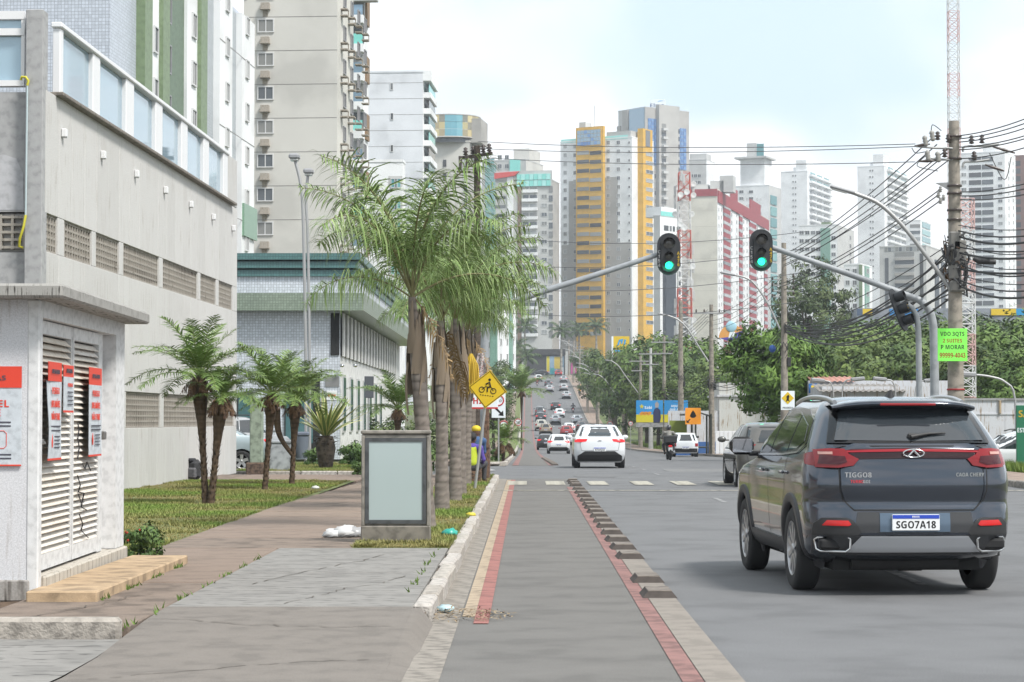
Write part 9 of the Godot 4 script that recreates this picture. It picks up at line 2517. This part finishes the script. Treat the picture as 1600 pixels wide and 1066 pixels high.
	obj("shaft", cb(0, 1.2, 0, 0.34, 1.75, 0.34, 0.02), worn("pillar_green", lin(0.3, 0.36, 0.28), 0.8, 1, 0.8), gp)
	obj("base", cb(-0.02, 0.17, 0, 0.5, 0.34, 0.46, 0.03), worn("pillar_base", lin(0.16, 0.11, 0.08), 0.95, 2, 1.5), gp)
	var pb := thing("meter_box", "low pale grey concrete meter box behind the date palms", "meter box", Vector3(X(439, 64), wy(55) - 0.05, -64))
	obj("case", cb(0, 0.4, 0, 0.62, 0.8, 0.4, 0.02), worn("box_pale", lin(0.42, 0.44, 0.47), 0.85, 1, 0.6), pb)
	obj("lid", cb(0, 0.84, 0, 0.68, 0.07, 0.46, 0.015), worn("box_pale", Color.WHITE), pb)
	var bs := board("turned_sign", "dark oval back of a road sign on a post by the finned building", "road sign", P(577, 605, 72), 0.34, 0.7, mat("sign_back", lin(0.06, 0.065, 0.075), 0.5), 0.6, 1.8)
	# street stall behind the palms: posts, lettered board, seated vendor
	var st := thing("street_stall", "rough timber stall with a white board of red lettering between palms and pole", "stall", Vector3(X(752, 54.5), wy(54), -54.5))
	for e in [[-0.35, 0], [0.12, 0], [-0.35, -1.2], [0.12, -1.2]]: obj("post", cb(e[0], 1.05, e[1], 0.11, 2.1, 0.11, 0.01), worn("stall_wood", lin(0.2, 0.12, 0.08), 0.9, 2, 1.5), st)
	obj("counter", bo(-0.45, 0.75, -1.3, 0.2, 0.82, 0.1), worn("stall_wood", Color.WHITE), st)
	obj("side_boards", bo(-0.42, 0, -1.2, 0.2, 0.74, 0.04), worn("stall_boards", lin(0.17, 0.1, 0.075), 0.9, 2, 1.0), st)
	obj("roof_sheet", bo(-0.6, 2.1, -1.4, 0.35, 2.14, 0.2), worn("roof_grey", Color.WHITE), st)
	var sb := board("stall_board", "white board with red lettering fixed to the stall", "sign", P(752, 628, 53.8), 0.8, 0.34, mat("sign_white", Color.WHITE), 0.0)
	text(sb, "CHIP", 0.15, Vector3(-0.1, 0.02, 0.001), Basis.IDENTITY, mat("notice_red2", lin(0.45, 0.02, 0.02), 0.5), 0.004)
	obj("red_edge", bo(-0.4, -0.17, 0.0, 0.4, -0.13, 0.006), mat("notice_red2", Color.RED), sb)
	var cl := thing("hanging_cloth", "white cloth with red and dark print hung high on the stall pole", "cloth", P(751, 552, 52))
	var rows := []
	for j in 8:
		var r := PackedVector3Array()
		for i in 6: r.append(Vector3((i - 2.5) * 0.05 * (0.5 + j / 8.0), -j * 0.08, 0.05 * sin(i * 2.2 + j * 0.6)))
		rows.append(r)
	var cmx := worn("cloth_print", lin(0.62, 0.6, 0.58), 0.9, 0, 1.0)
	cmx.albedo_texture = noise_tex("printed", 0.03, [[0.3, Color(0.7, 0.1, 0.1)], [0.36, Color(1, 1, 1)], [0.62, Color(1, 1, 1)], [0.68, Color(0.1, 0.12, 0.2)]], 2); cmx.uv1_scale = Vector3.ONE * 1.5
	obj("cloth", mk().grid(rows, false, true), cmx, cl)
	var J := {"head": Vector3(0, 0.98, 0), "neck": Vector3(0, 0.85, 0.02), "hip": Vector3(0, 0.36, 0.04), "face": Vector3(-0.7, 0, -0.7), "shl": Vector3(-0.19, 0.78, 0.02), "shr": Vector3(0.19, 0.78, 0.02), "ell": Vector3(-0.25, 0.52, -0.04), "elr": Vector3(0.25, 0.52, -0.04), "hal": Vector3(-0.16, 0.42, -0.25), "har": Vector3(0.16, 0.42, -0.25),
		"hpl": Vector3(-0.1, 0.36, 0), "hpr": Vector3(0.1, 0.36, 0), "knl": Vector3(-0.16, 0.42, -0.42), "knr": Vector3(0.16, 0.42, -0.42), "anl": Vector3(-0.15, 0.07, -0.4), "anr": Vector3(0.15, 0.07, -0.4)}
	var skin_d := mat("skin_dark", lin(0.12, 0.065, 0.045), 0.6)
	var vd := figure("person seated on a crate in a purple top and yellow green vest", Vector3(X(738, 51), wy(51), -51), -0.3, J, skin_d, mat("top_purple", lin(0.09, 0.06, 0.3), 0.85), mat("jeans_dark", Color.BLACK), 0.02)
	obj("vest", sdf_mesh([[Vector3(0, 0.72, 0.035), 0.128, Vector3(0, 0.46, 0.05), 0.142], [Vector3(-0.1, 0.78, 0.03), 0.075, Vector3(0.1, 0.78, 0.03), 0.075]], 0.02, 0.04), mat("vest_lime", lin(0.42, 0.5, 0.03), 0.8), vd)
	obj("hair", sdf_mesh([[Vector3(0, 1.02, 0.03), 0.1, Vector3(0, 1.04, -0.01), 0.098]], 0.02, 0.03), mat("hair_black", lin(0.012, 0.01, 0.01), 0.7), vd)
	var cr := thing("crate", "low wooden crate under the seated person", "crate", Vector3(X(738, 51), wy(51), -51.0 + 0.02))
	for i in 3: obj("crate_slat", bo(-0.2, 0.02 + i * 0.085, -0.2, 0.2, 0.09 + i * 0.085, 0.2), worn("stall_wood", Color.WHITE), cr)
	var J2 := J.duplicate()
	var v2 := figure("person in blue with a yellow cap standing behind the seated one", Vector3(X(744, 53), wy(53) + 0.02, -53), 0.6, J2, skin_d, mat("top_blue", lin(0.04, 0.09, 0.2), 0.85), mat("jeans_dark", Color.BLACK), 0.025)
	v2.set_meta("label", "person in blue with a yellow cap sitting behind the one in the vest")
	obj("cap", mk().ball(Vector3(0, 1.06, 0), Vector3(0.115, 0.09, 0.12), 12), mat("cap_yellow", lin(0.6, 0.45, 0.02), 0.6), v2)
	v2.position.y += 0.12
	var c2 := copy(cr, Vector3(X(744, 53), wy(53) + 0.12, -53.0), 0.0, "wooden crate under the person with the yellow cap")
	# driver in the forecourt car: head, shoulder and raised hand at the window
	var JD := J.duplicate()
	var dr := figure("driver with dark hair and a hand to the face in the white forecourt car", Vector3(X(1570, 68.6), terr(15.5, 68) + 0.3, -68.1), PI / 2, JD, mat("skin", lin(0.22, 0.12, 0.08), 0.6), mat("cloth_black", Color.BLACK), mat("jeans_dark", Color.BLACK), 0.025)
	obj("hair", sdf_mesh([[Vector3(0, 1.03, 0.03), 0.1, Vector3(0, 1.05, -0.01), 0.1]], 0.02, 0.03), mat("hair_black", Color.BLACK), dr)

func _ready() -> void:
	rng.seed = 20240
	setup_view()
	mat("chrome", lin(0.6, 0.6, 0.6), 0.16, 1.0)
	mat("plate_white", lin(0.72, 0.73, 0.74), 0.4)
	build_ground()
	build_left_buildings()
	build_towers()
	build_right_side()
	build_plants()
	build_traffic()
	build_small_things()
